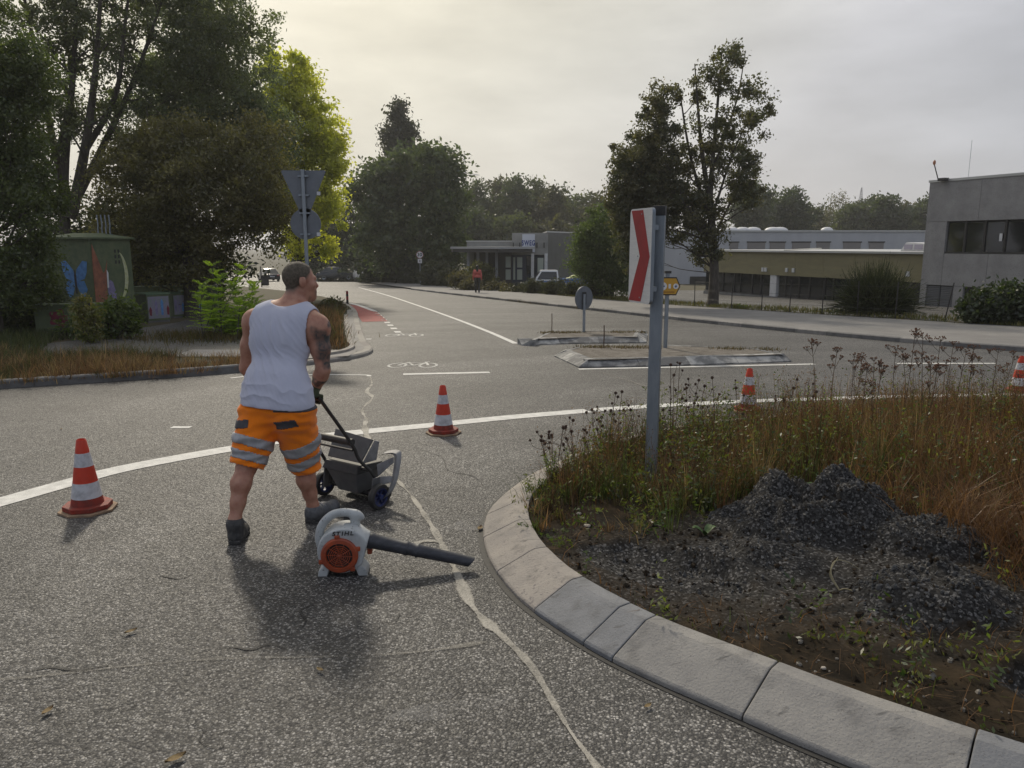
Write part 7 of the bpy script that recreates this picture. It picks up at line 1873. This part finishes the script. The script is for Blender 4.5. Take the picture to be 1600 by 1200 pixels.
# ================================================================ GRASS AND WEEDS
def blades(P, h, w, lean, cols):
    n = len(P)
    a = rng.uniform(0, 2 * math.pi, n); d = np.c_[np.cos(a), np.sin(a), np.zeros(n)]
    b = rng.uniform(0, 2 * math.pi, n); s_ = np.c_[np.cos(b), np.sin(b), np.zeros(n)]
    up = np.array([0, 0, 1.0])
    rows = []
    for u, wf in ((0.0, 1.0), (0.5, 0.75), (1.0, 0.12)):
        c = P + up * (h * u * (1 - 0.25 * lean * u))[:, None] + d * (h * lean * u * u)[:, None]
        rows += [c - s_ * (w * wf)[:, None], c + s_ * (w * wf)[:, None]]
    V = np.stack(rows, 1).reshape(-1, 3); i = np.arange(n)[:, None] * 6
    Q = np.concatenate([i + np.array([0, 1, 3, 2]), i + np.array([2, 3, 5, 4])])
    return V, Q, np.repeat(cols, 6, 0)
def grass(name, label, P, h, w, lean, cols, cat='grass'):
    V, Q, c = blades(P, h, w, lean, cols)
    return tag(np_mesh(name, V, Q, BLADE, None, c), label, cat, kind='stuff')
def sample_poly(poly, n):
    poly = np.array([p[:2] for p in poly]); lo, hi = poly.min(0), poly.max(0)
    q = rng.uniform(lo, hi, (n * 4, 2)); q = q[inpoly(q[:, 0], q[:, 1], poly)]
    return q[:n]
def tuft(q, f=1.6, thr=0.0, o=3):
    return fbm(np.c_[q * f, np.full(len(q), 5.0)], o)
RUST, STRAW, OLV, GRN = (0.095, 0.048, 0.020), (0.21, 0.135, 0.06), (0.075, 0.068, 0.024), (0.045, 0.072, 0.02)
# region of the island seen in the picture
isp = np.vstack([ISL - normals2(ISL) * 0.31, [(11, 6), (9, 1)]])
def island_pts(n, dens):
    q = np.c_[rng.uniform(0.1, 9, n * 5), rng.uniform(0.4, 8.6, n * 5)]
    q = q[inpoly(q[:, 0], q[:, 1], isp)]
    h, hp_, ho_ = soil_h(q[:, 0], q[:, 1])
    bare = np.clip(hp_ / 0.04, 0, 1) + np.clip(ho_ / 0.02, 0, 1)
    bare = np.maximum(bare, np.clip(1.2 - np.hypot((q[:, 0] - 1.55) / 1.05, (q[:, 1] - 4.0) / 0.62) + 0.8 * tuft(q + 3, 2.5), 0, 1) * 2.2)
    d = dens(q[:, 0], q[:, 1]) * np.clip(1 - bare, 0.0, 1)
    q = q[rng.random(len(q)) < d][:n]
    return q, isl_z(q[:, 0], q[:, 1]) - 0.01
sm = lambda v, a, b: np.clip((v - a) / (b - a), 0, 1)
# the meadow grows in tussocks: each has its own species colour, height and spread
def tussocks(name, label, C, z, nper, h, spread, w, cA, cB, lean=(0.25, 0.3), cat='grass'):
    n = len(C); k = rng.poisson(nper, n); idx = np.repeat(np.arange(n), k); m = len(idx)
    a = rng.uniform(0, 2 * math.pi, m); r_ = np.abs(rng.normal(0, 1, m)) * spread[idx]
    P = np.c_[C[idx] + np.c_[np.cos(a), np.sin(a)] * r_[:, None], z[idx]]
    hh = h[idx] * rng.uniform(0.35, 1.15, m); ln = np.abs(rng.normal(lean[0], lean[1], m)) + 0.9 * r_ / (hh + 0.05)
    an = a + rng.normal(0, 0.7, m); d = np.c_[np.cos(an), np.sin(an), np.zeros(m)]
    b = rng.uniform(0, 2 * math.pi, m); s_ = np.c_[np.cos(b), np.sin(b), np.zeros(m)]; ww = rng.uniform(*w, m)
    rows = []
    for u, wf in ((0.0, 1.0), (0.4, 0.85), (0.75, 0.55), (1.0, 0.1)):
        c = P + np.array([0, 0, 1.0]) * (hh * u * (1 - 0.28 * np.minimum(ln, 1.6) * u))[:, None] + d * (hh * ln * u * u * 0.8)[:, None]; rows += [c - s_ * (ww * wf)[:, None], c + s_ * (ww * wf)[:, None]]
    V = np.stack(rows, 1).reshape(-1, 3); i_ = np.arange(m)[:, None] * 8
    Q = np.concatenate([i_ + np.array([0, 1, 3, 2]), i_ + np.array([2, 3, 5, 4]), i_ + np.array([4, 5, 7, 6])])
    cc = cA[idx] + (cB[idx] - cA[idx]) * rng.random(m)[:, None]; cc = np.clip(cc * (1 + 0.28 * rng.normal(0, 1, m))[:, None], 0.006, 0.6)
    return tag(np_mesh(name, V, Q, BLADE, None, np.repeat(cc, 8, 0)), label, cat, kind='stuff')
PAL = np.array([[(0.075, 0.040, 0.022), (0.17, 0.092, 0.045)], [(0.13, 0.072, 0.034), (0.29, 0.175, 0.08)], [(0.055, 0.052, 0.020), (0.12, 0.10, 0.035)], [(0.038, 0.060, 0.018), (0.10, 0.13, 0.035)], [(0.035, 0.022, 0.014), (0.10, 0.06, 0.03)], [(0.20, 0.14, 0.065), (0.33, 0.24, 0.11)]])
def dens_all(x, y):
    d = 0.9 * sm(y, 4.75, 5.3) + 0.75 * sm(x, 2.45, 2.9) * sm(y, 1.8, 2.6) + 0.5 * sm(y, 4.2, 4.7) * (x < 1.5)
    return np.clip(d, 0, 1) * np.clip(0.62 + 1.6 * tuft(np.c_[x, y], 1.3), 0.08, 1)
q, z = island_pts(2500, dens_all); n = len(q)
right = sm(q[:, 0], 1.4, 2.8)
tn = tuft(q + 50, 0.7) * 2.2
sp = np.zeros(n, int); u = rng.random(n) + 0.25 * tn
sp = np.where(right > u * 0.95, rng.choice([0, 1, 1, 1, 0, 0, 3, 5], n), rng.choice([2, 3, 2, 3, 4, 0, 5], n))
h = rng.uniform(0.14, 0.54, n) * (1 + 1.3 * tuft(q, 1.5)) * (0.85 + 0.3 * right) * (1 - 0.45 * sm(q[:, 1], 6.6, 8.2))
h = np.where((q[:, 1] < 5) & (q[:, 0] > 2), h * 0.85, h) * np.where(q[:, 0] < 0.75, 0.45 + 0.5 * sm(q[:, 0], 0.3, 0.75), 1)
tussocks('meadow_tussocks', 'tangled rust brown and olive tussocks covering the roundabout', q, z, 34, h, rng.uniform(0.02, 0.09, n), (0.0011, 0.0034), PAL[sp, 0], PAL[sp, 1])
# dry branching forbs: dark thin stems with side twigs and specks of seed
q, z = island_pts(1500, lambda x, y: dens_all(x, y) * sm(y, 4.6, 5.0)); n = len(q)
hh = rng.uniform(0.2, 0.68, n) * (0.75 + 0.35 * sm(q[:, 0], 1.2, 2.5)) * (1 - 0.35 * sm(q[:, 1], 7.0, 8.3)); ln = rng.normal(0, 0.12, (n, 2))
A = np.c_[q, z]; T = A + np.c_[ln * hh[:, None], hh]
segs = [(A, T, 0.0016)]; tips = [T]
for k in range(6):
    u = rng.uniform(0.35, 0.95, n)[:, None]; S0 = A + (T - A) * u; E = S0 + np.c_[rng.normal(0, 0.045, (n, 2)), rng.uniform(0.02, 0.10, n)]; segs.append((S0, E, 0.0009)); tips.append(E)
VV = []
for S0, E, w in segs:
    b = rng.uniform(0, 2 * math.pi, n); s_ = np.c_[np.cos(b), np.sin(b), np.zeros(n)] * w; VV.append(np.stack([S0 - s_, S0 + s_, E + s_ * 0.6, E - s_ * 0.6], 1).reshape(-1, 3))
V = np.concatenate(VV); m = len(V) // 4
tag(np_mesh('dry_forbs', V, np.arange(4 * m).reshape(-1, 4), BLADE, None, np.repeat(np.tile(mixcol(n, (0.05, 0.03, 0.018), (0.14, 0.075, 0.035), 0.3), (7, 1)), 4, 0)), 'thin branching brown forb stems standing in the roundabout meadow', 'weeds', kind='stuff')
tp_all = np.concatenate(tips); P = np.repeat(tp_all, 4, 0) + rng.normal(0, 0.010, (len(tp_all) * 4, 3))
V, Q, c = leaf_quads(P, 0.0125, mixcol(len(P), (0.045, 0.022, 0.012), (0.17, 0.085, 0.035), 0.35), 0, 0.6)
tag(np_mesh('meadow_seed_heads', V, Q, LEAF, None, c), 'small brown seed heads scattered through the roundabout meadow', 'seed heads', kind='stuff')
# leafy green weeds, thick round the post and along the left kerb
def dens_green(x, y):
    d = sm(y, 4.15, 4.5) * (1 - 0.72 * sm(x, 1.7, 3.0)) + 0.16
    return np.clip(d, 0, 1) * np.clip(0.55 + 2.0 * tuft(np.c_[x, y] + 9), 0.05, 1)
q, z = island_pts(2300, dens_green); n = len(q); k = 22
hh = rng.uniform(0.06, 0.62, n) * (0.30 + 0.70 * sm(q[:, 0], 0.35, 0.9)) * (0.55 + 0.45 * sm(q[:, 1], 4.3, 5.0))
u = rng.random(n * k); lean = np.repeat(rng.normal(0, 0.12, (n, 2)), k, 0)
P = np.repeat(np.c_[q, z], k, 0); P[:, 2] += np.repeat(hh, k) * u; P[:, :2] += lean * u[:, None] * 0.8 + rng.normal(0, 0.024, (n * k, 2))
cc_ = np.repeat(mixcol(n, (0.040, 0.075, 0.018), (0.14, 0.145, 0.035), 0.25), k, 0)
V, Q, c = leaf_quads(P, 0.032, cc_, 0.2, 0.36)
tag(np_mesh('leafy_weeds', V, Q, LEAF, None, c), 'small leafy green weeds growing thickly around the chevron post', 'weeds', kind='stuff')
# ground litter and sparse growth beside the near kerb
def dens_near(x, y):
    return np.clip(0.25 + 1.6 * tuft(np.c_[x, y] + 20, 1.5), 0, 1) * (1 - sm(y, 3.6, 4.2)) + 0.10
q, z = island_pts(17000, dens_near); n = len(q)
grass('sparse_dry_grass', 'sparse dry grass and straw on the soil beside the near kerb', np.c_[q, z], rng.uniform(0.02, 0.13, n), rng.uniform(0.0012, 0.003, n), np.abs(rng.normal(0.7, 0.5, n)), mixcol(n, (0.17, 0.09, 0.035), (0.08, 0.10, 0.025), 0.3, (rng.random(n) < np.clip(0.25 + 2 * tuft(q + 31, 1.8), 0, 1)).astype(float)))
q, z = island_pts(7000, lambda x, y: 0.35 + 0.5 * (y < 4.3) + 0 * x); n = len(q)
st = MB(); 
P = np.c_[q, z + 0.018]; a = rng.uniform(0, math.pi, n); L_ = rng.uniform(0.005, 0.045, n) * (1 + 1.2 * (rng.random(n) < 0.06))
e = np.c_[np.cos(a), np.sin(a), rng.normal(0, 0.12, n)] * L_[:, None]; w_ = np.c_[-np.sin(a), np.cos(a), np.zeros(n)] * 0.0013
V = np.stack([P - e - w_, P - e + w_, P + e + w_, P + e - w_], 1).reshape(-1, 3)
tag(np_mesh('straw_litter', V, np.arange(4 * n).reshape(-1, 4), BLADE, None, np.repeat(mixcol(n, (0.15, 0.09, 0.045), (0.06, 0.04, 0.025), 0.35), 4, 0)), 'loose straw and stalks strewn over the soil of the roundabout', 'straw', kind='stuff')
# orange straw tussock at the right edge, bent over
q = np.c_[rng.normal(3.0, 0.35, 2600), rng.normal(4.0, 0.55, 2600)]; q = q[(q[:, 0] > 2.45)]
n = len(q); grass('orange_straw', 'bent orange straw hanging over the soil at the right edge', np.c_[q, isl_z(q[:, 0], q[:, 1])], rng.uniform(0.15, 0.45, n), rng.uniform(0.0015, 0.0035, n), np.abs(rng.normal(0.85, 0.4, n)), mixcol(n, (0.20, 0.11, 0.048), (0.11, 0.06, 0.03), 0.3))

# tall single weeds
ORD = 'first second third fourth fifth sixth seventh eighth ninth tenth eleventh twelfth thirteenth fourteenth fifteenth sixteenth seventeenth eighteenth'.split()
def ranked(L_):
    xs_ = sorted(L_)
    return [(p, ORD[xs_.index(p)]) for p in L_]
HEADM = mat('dark_seed_head', (0.035, 0.018, 0.012), 0.9, c2=(0.075, 0.04, 0.025), scale=60)
UMBM = mat('rusty_umbel', (0.16, 0.075, 0.04), 0.9, c2=(0.09, 0.045, 0.028), scale=60)
headmb = MB().ell((0, 0, 0), (1, 1, 1.1), 6, 4)
def weed(name, label, cat, grp, tp, Y_, kind):
    top = D(tp[0], tp[1], Y_); bx_, by_ = top[0] + rng.normal(0, 0.05), Y_ + rng.normal(0, 0.08)
    b0 = np.array([bx_, by_, float(isl_z(bx_, by_)) - 0.02]); t_ = thing(name, label, cat, b0, 0, grp)
    tp_ = top - b0; H_ = tp_[2]
    main = spline([(0, 0, 0), tp_ * 0.5 + rng.normal(0, 0.02, 3), tp_], 8)
    st = MB().tube(main, np.linspace(0.0042, 0.002, len(main)), 5, False); hd = MB(); lf = []
    ends = [(tp_, 1.0)]
    if kind == 'dark':
        for k in range(rng.integers(2, 6)):
            u = rng.uniform(0.45, 0.9); p = at_len(main, np.linspace(0, 1, len(main)), u)
            e = p + np.array([rng.normal(0, 0.07), rng.normal(0, 0.07), rng.uniform(0.06, 0.16)]); m_ = (p + e) / 2 + np.array([(e - p)[0], (e - p)[1], 0]) * 0.25
            st.tube(spline([p, m_, e], 4), 0.0018, 4, False); ends.append((e, rng.uniform(0.6, 1)))
        hv = np.concatenate(headmb.v)
        for e, s_ in ends:
            hd.add(hv * 0.0135 * s_ + e, headmb.f)
            for q_ in range(5):
                a_ = rng.uniform(0, 6.28); hd.tube([e, e + np.array([math.cos(a_), math.sin(a_), 0.5 * rng.normal()]) * 0.02 * s_], 0.0012, 3, False)
        hd.build('seed_heads', HEADM, t_, fix=False)['kind'] = 'stuff'
    else:
        for k in range(4):
            u = rng.uniform(0.6, 0.93); p = at_len(main, np.linspace(0, 1, len(main)), u)
            e = p + np.array([rng.normal(0, 0.06), rng.normal(0, 0.06), rng.uniform(0.05, 0.13)]); st.tube([p, (p + e) / 2 + (0, 0, -0.01), e], 0.002, 4, False); ends.append((e, rng.uniform(0.5, 0.9)))
        for e, s_ in ends:
            for q_ in range(12):
                a_ = rng.uniform(0, 6.28); r_ = math.sqrt(rng.random()) * 0.055 * s_
                f_ = e + np.array([math.cos(a_) * r_, math.sin(a_) * r_, 0.025 - r_ * 0.25 + 0.006 * rng.normal()])
                st.tube([e - (0, 0, 0.02), f_], 0.0011, 3, False); hd.ell(f_, (0.007, 0.007, 0.006), 5, 3)
        hd.build('seed_heads', UMBM, t_, fix=False)['kind'] = 'stuff'
    st.build('stem', STALK, t_, True, fix=False)
    P = at_len(main, np.linspace(0, 1, len(main)), rng.uniform(0.1, 0.7, 14)) + rng.normal(0, 0.018, (14, 3))
    V, Q, c = leaf_quads(P, 0.035, mixcol(14, (0.10, 0.06, 0.025), (0.07, 0.08, 0.025), 0.3), 0, 0.3); np_mesh('leaves', V, Q, LEAF, t_, c)
for tp, rk in ranked(((845, 688), (862, 680), (880, 668), (893, 674), (858, 700), (925, 640), (962, 614), (972, 612), (940, 652), (985, 640), (955, 680), (915, 690))):
    weed('dry_weed', 'thin dry weed with dark seed heads left of the chevron post, %s from the left' % rk, 'weed', 'dry weeds left of the chevron post', tp, (5.75 if tp[0] < 905 else 6.3) + rng.uniform(-0.1, 0.2), 'dark')
for tp, rk in ranked(((1048, 570), (1053, 586), (1062, 568), (1092, 594), (1101, 603), (1113, 590), (1124, 616), (1085, 630), (1140, 640), (1150, 606), (1073, 606), (1036, 640), (1212, 625), (1240, 606), (1276, 612))):
    weed('dry_weed', 'tall dry weed with dark seed heads right of the chevron post, %s from the post' % rk, 'weed', 'dry weeds right of the chevron post', tp, rng.uniform(6.2, 7.2), 'dark')
for tp, rk in ranked(((1268, 533), (1308, 548), (1335, 556), (1347, 560), (1366, 562), (1378, 570), (1400, 545), (1410, 548), (1430, 520), (1442, 526), (1470, 530), (1490, 537), (1510, 548), (1522, 543), (1560, 548), (1585, 560), (1355, 575), (1455, 560))):
    weed('umbel_weed', 'brown umbel weed with flat rusty heads above the right-hand meadow, %s from the left' % rk, 'weed', 'umbel weeds above the meadow', tp, rng.uniform(6.4, 7.8), 'umbel')
# goldenrod: upright green stems with narrow leaves
for tp, rk in ranked(((1228, 640), (1240, 622), (1252, 610), (1263, 606), (1275, 618), (1288, 608), (1300, 622), (1312, 618), (1326, 630), (1338, 642), (1215, 655), (1268, 640), (1295, 645), (905, 720), (868, 705), (852, 712), (885, 700))):
    Y_ = (rng.uniform(6.3, 7.0) if tp[0] > 1000 else 5.75); top = D(tp[0], tp[1], Y_); bx_, by_ = top[0] + rng.normal(0, 0.03), Y_ + rng.normal(0, 0.05)
    b0 = np.array([bx_, by_, float(isl_z(bx_, by_)) - 0.02]); tp_ = top - b0
    right = tp[0] > 1000
    t_ = thing('green_goldenrod', ('fresh green leafy stem in the clump behind the heaps, %s from the left' % ORD[ORD.index(rk) - 4]) if right else ('leafy green weed at the kerb left of the post, %s from the left' % rk), 'weed', b0, 0, 'green stems behind the heaps' if right else 'green clump at the kerb')
    main = spline([(0, 0, 0), tp_ * 0.5 + rng.normal(0, 0.015, 3), tp_], 8); MB().tube(main, np.linspace(0.0045, 0.002, len(main)), 5, False).build('stem', mat('green_stem', (0.07, 0.10, 0.03), 0.7), t_, True, fix=False)
    n = 46; u = np.linspace(0.12, 1.0, n); O_ = at_len(main, np.linspace(0, 1, len(main)), u); a_ = np.arange(n) * 2.4
    d = np.c_[np.cos(a_), np.sin(a_), 0.75 + 0 * a_]; d /= np.linalg.norm(d, axis=1)[:, None]; L_ = 0.085 * (1.1 - 0.6 * u); w_ = np.c_[-np.sin(a_), np.cos(a_), 0 * a_] * (L_ * 0.11)[:, None]
    T_ = O_ + d * L_[:, None] - np.c_[0 * u, 0 * u, L_ * 0.25]; M_2 = O_ + d * (L_ * 0.5)[:, None]
    V = np.stack([O_, M_2 - w_, T_, M_2 + w_], 1).reshape(-1, 3)
    np_mesh('leaves', V, np.arange(4 * n).reshape(-1, 4), LEAF, t_, np.repeat(mixcol(n, (0.12, 0.19, 0.03), (0.21, 0.26, 0.045), 0.2), 4, 0))
# broad dock leaves behind the heap
def dock(px, py, Y_, n, s_, label):
    x, y = D(px, py, Y_)[:2]; b0 = np.array([x, y, float(isl_z(x, y))]); t_ = thing('dock_plant', label, 'plant', b0)
    for k in range(n):
        a_ = 2.2 * k + rng.random(); d = np.array([math.cos(a_), math.sin(a_), 1.1]); d /= np.linalg.norm(d); w = np.array([-math.sin(a_), math.cos(a_), 0]); V = []
        for i in range(6):
            u = i / 5; c = d * s_ * u + np.array([0, 0, -0.35]) * s_ * u ** 3; ww = s_ * 0.16 * math.sin(math.pi * min(0.12 + u * 0.85, 0.99))
            V += [c - w * ww + (0, 0, ww * 0.4), c, c + w * ww + (0, 0, ww * 0.4)]
        me = MB().add(V, [(i * 3 + j, i * 3 + j + 1, i * 3 + j + 4, i * 3 + j + 3) for i in range(5) for j in range(2)]).build('leaf', mat('dock_leaf', (0.07, 0.13, 0.03), 0.5, c2=(0.045, 0.09, 0.02), scale=20), t_, True, fix=False)
dock(1254, 770, 5.15, 5, 0.20, 'broad-leaved green dock plant just behind the larger heap')
dock(1100, 870, 4.45, 5, 0.12, 'small broad-leaved plant in front of the heaps near the hole')
dock(1520, 720, 5.4, 5, 0.2, 'broad-leaved green plant in the meadow near the right edge')
# pale dead reed arching over the hole
b0 = np.append(D(1310, 940, 3.6)[:2], 0); b0[2] = float(isl_z(b0[0], b0[1]))
rd = thing('dead_reed', 'pale dead reed bent in an arch in front of the heaps', 'plant', b0)
for P in ([(0, 0, 0), (-0.03, 0.04, 0.07), (0.0, 0.08, 0.12), (0.07, 0.1, 0.11), (0.14, 0.1, 0.07)], [(0, 0, 0), (-0.04, 0.02, 0.06), (-0.05, 0.0, 0.11), (-0.01, 0.02, 0.17)], [(0, 0, 0.0), (0.02, -0.05, 0.03), (0.10, -0.14, 0.02)]):
    Pp = spline(P, 5); MB().tube(Pp, np.linspace(0.004, 0.0015, len(Pp)), 5, False).build('blade', mat('pale_reed', (0.32, 0.28, 0.17), 0.8), rd, True, fix=False)
for p, lb_, s_ in (((918, 812), 'crumpled pale paper scrap in the weeds beside the kerb nose', 0.024), ((1288, 1030), 'pale leaf scrap on the soil beside the near kerb', 0.014), ((905, 790), 'small white scrap in the weeds left of the post', 0.02)):
    g = G(p[0], p[1], 0.15); s = SDF((-0.06, -0.06, -0.05), (0.06, 0.06, 0.06), 0.006); s.ell((0, 0, 0), (s_, s_ * 0.8, s_ * 0.4))
    V, F = s.mesh(); V = V + 0.5 * s_ * np.c_[fbm(V * 60, 2), fbm(V * 60 + 9, 2), fbm(V * 60 + 20, 2)]
    o = np_mesh('paper_scrap', V, F, mat('paper', (0.36, 0.32, 0.27), 0.8), None); o.location = (g[0], g[1], float(isl_z(g[0], g[1])) + 0.01); tag(o, lb_, 'litter')

# verge grass on the left, along the kerb, and in the nose bed
poly = [G(-60, 606, .08), G(0, 598, .08), G(200, 588, .08), G(378, 576, .08), G(420, 562, .08), G(300, 557, .08), G(150, 550, .08), G(0, 552, .08), G(-60, 556, .08)]
q = sample_poly(poly, 1500); q = q[rng.random(len(q)) < np.clip(0.75 + 2.2 * tuft(q, 0.9), 0.15, 1)]; n = len(q)
sp = rng.choice([0, 1, 5, 5, 2, 1, 5, 1], n); sp = np.where(tuft(q + 8, 0.6) > 0.06, rng.choice([2, 3, 2], n), sp)
tussocks('kerbside_dry_grass', 'brown dry grass strip behind the dark kerb on the left', q, gz(q[:, 0], q[:, 1]) + 0.07, 17, rng.uniform(0.06, 0.34, n) * (1 + 1.4 * tuft(q, 0.9)), rng.uniform(0.04, 0.14, n), (0.002, 0.0055), PAL[sp, 0], PAL[sp, 1])
inn2 = LK + normals2(LK) * 0.55
k0_, k1_ = np.argmin(np.hypot(LK[:, 0] + 3.0, LK[:, 1] - 15.2)), np.argmin(np.hypot(LK[:, 0] + 6.5, LK[:, 1] - 31.5))
nb = np.vstack([inn2[k0_:k1_], (LK + normals2(LK) * 2.4)[k0_:k1_][::-1]])
q = sample_poly(nb, 1300); n = len(q); sp = rng.choice([0, 1, 2, 2, 3, 4, 1], n)
tussocks('nose_bed_grass', 'brown and green weeds filling the kerbed nose strip by the cycle lane', q, gz(q[:, 0], q[:, 1]) + 0.07, 13, rng.uniform(0.15, 0.5, n) * (1 + 1.2 * tuft(q, 0.8)), rng.uniform(0.04, 0.12, n), (0.003, 0.008), PAL[sp, 0], PAL[sp, 1])
poly = [G(-80, 556, .07), G(60, 553, .07), G(80, 536, .07), G(215, 512, .07), G(215, 490, .07), G(-80, 490, .07)]
q = sample_poly(poly, 16000); n = len(q)
grass('shaded_verge_grass', 'green grass in the shade before the painted wall', np.c_[q, gz(q[:, 0], q[:, 1]) + 0.07], rng.uniform(0.08, 0.3, n) * (1 + tuft(q, 0.7)), rng.uniform(0.005, 0.010, n), np.abs(rng.normal(0.3, 0.25, n)), mixcol(n, (0.04, 0.065, 0.018), (0.085, 0.09, 0.028), 0.3))
q = np.c_[rng.normal(0, 1.0, 3500), rng.normal(0, 0.7, 3500)] + G(350, 528, .07)[:2]; n = len(q)
grass('bush_foot_grass', 'dry grass round the foot of the locust bush', np.c_[q, gz(q[:, 0], q[:, 1]) + 0.075], rng.uniform(0.06, 0.25, n), rng.uniform(0.004, 0.008, n), np.abs(rng.normal(0.3, 0.25, n)), mixcol(n, (0.13, 0.085, 0.03), (0.07, 0.08, 0.022), 0.3))
# right verge: short grass along the pavement
s_ = rng.uniform(0, arclen(VG)[-1] * 0.62, 26000); k = np.clip(np.searchsorted(arclen(VG), s_), 0, len(VG) - 1); off = rng.uniform(0.0, 1.9, len(s_)) ** 1.0
q = VG[k, :2] - nV[k] * off[:, None] + rng.normal(0, 0.15, (len(s_), 2)); n = len(q)
grass('right_verge_grass', 'short yellowish grass along the edge of the right-hand pavement', np.c_[q, gz(q[:, 0], q[:, 1]) + 0.10], rng.uniform(0.04, 0.2, n) * (1 + 1.4 * tuft(q, 0.6)), rng.uniform(0.006, 0.014, n), np.abs(rng.normal(0.4, 0.3, n)), mixcol(n, (0.07, 0.10, 0.02), (0.17, 0.14, 0.04), 0.25))
# weeds in the kerb joints of the splitter islands and the right kerb
def line_weeds(name, label, A, Bp, n, hmax, up):
    u = rng.random(n); u = u[tuft(np.c_[u * 9, 0 * u], 1.0) > -0.03]; n = len(u)
    q = np.array(A[:2]) + np.outer(u, np.array(Bp[:2]) - np.array(A[:2])) + rng.normal(0, 0.12, (n, 2))
    grass(name, label, np.c_[q, gz(q[:, 0], q[:, 1]) + up], rng.uniform(0.02, hmax, n), rng.uniform(0.004, 0.009, n), np.abs(rng.normal(0.5, 0.3, n)), mixcol(n, (0.15, 0.10, 0.04), (0.07, 0.075, 0.025), 0.3), 'weeds')
line_weeds('island_weeds', 'dry weeds in the gravel of the near splitter island', G(905, 552), G(1210, 556), 1800, 0.09, 0.11)
line_weeds('island_weeds', 'dry weeds in the gravel of the far splitter island', G(850, 528), G(1000, 527), 1400, 0.08, 0.11)
line_weeds('gutter_weeds', 'green weeds in the gutter of the right-hand kerb', G(800, 471), G(955, 488), 1500, 0.16, 0.02)
# ================================================================ HAZE
HZ = bpy.data.materials.new('haze'); HZ.use_nodes = True
hn = HZ.node_tree
for n_ in list(hn.nodes):
    if n_.type != 'OUTPUT_MATERIAL':
        hn.nodes.remove(n_)
pv = hn.nodes.new('ShaderNodeVolumePrincipled')
pv.inputs['Color'].default_value = (0.95, 0.96, 0.97, 1); pv.inputs['Density'].default_value = 0.0006; pv.inputs['Anisotropy'].default_value = 0.35
hn.links.new(pv.outputs[0], hn.nodes['Material Output'].inputs['Volume'])
tag(MB().box((0, 720, 22), (1810, 1570, 70)).build('haze', HZ), 'thin pale haze filling the air over the whole scene', 'haze', kind='stuff')
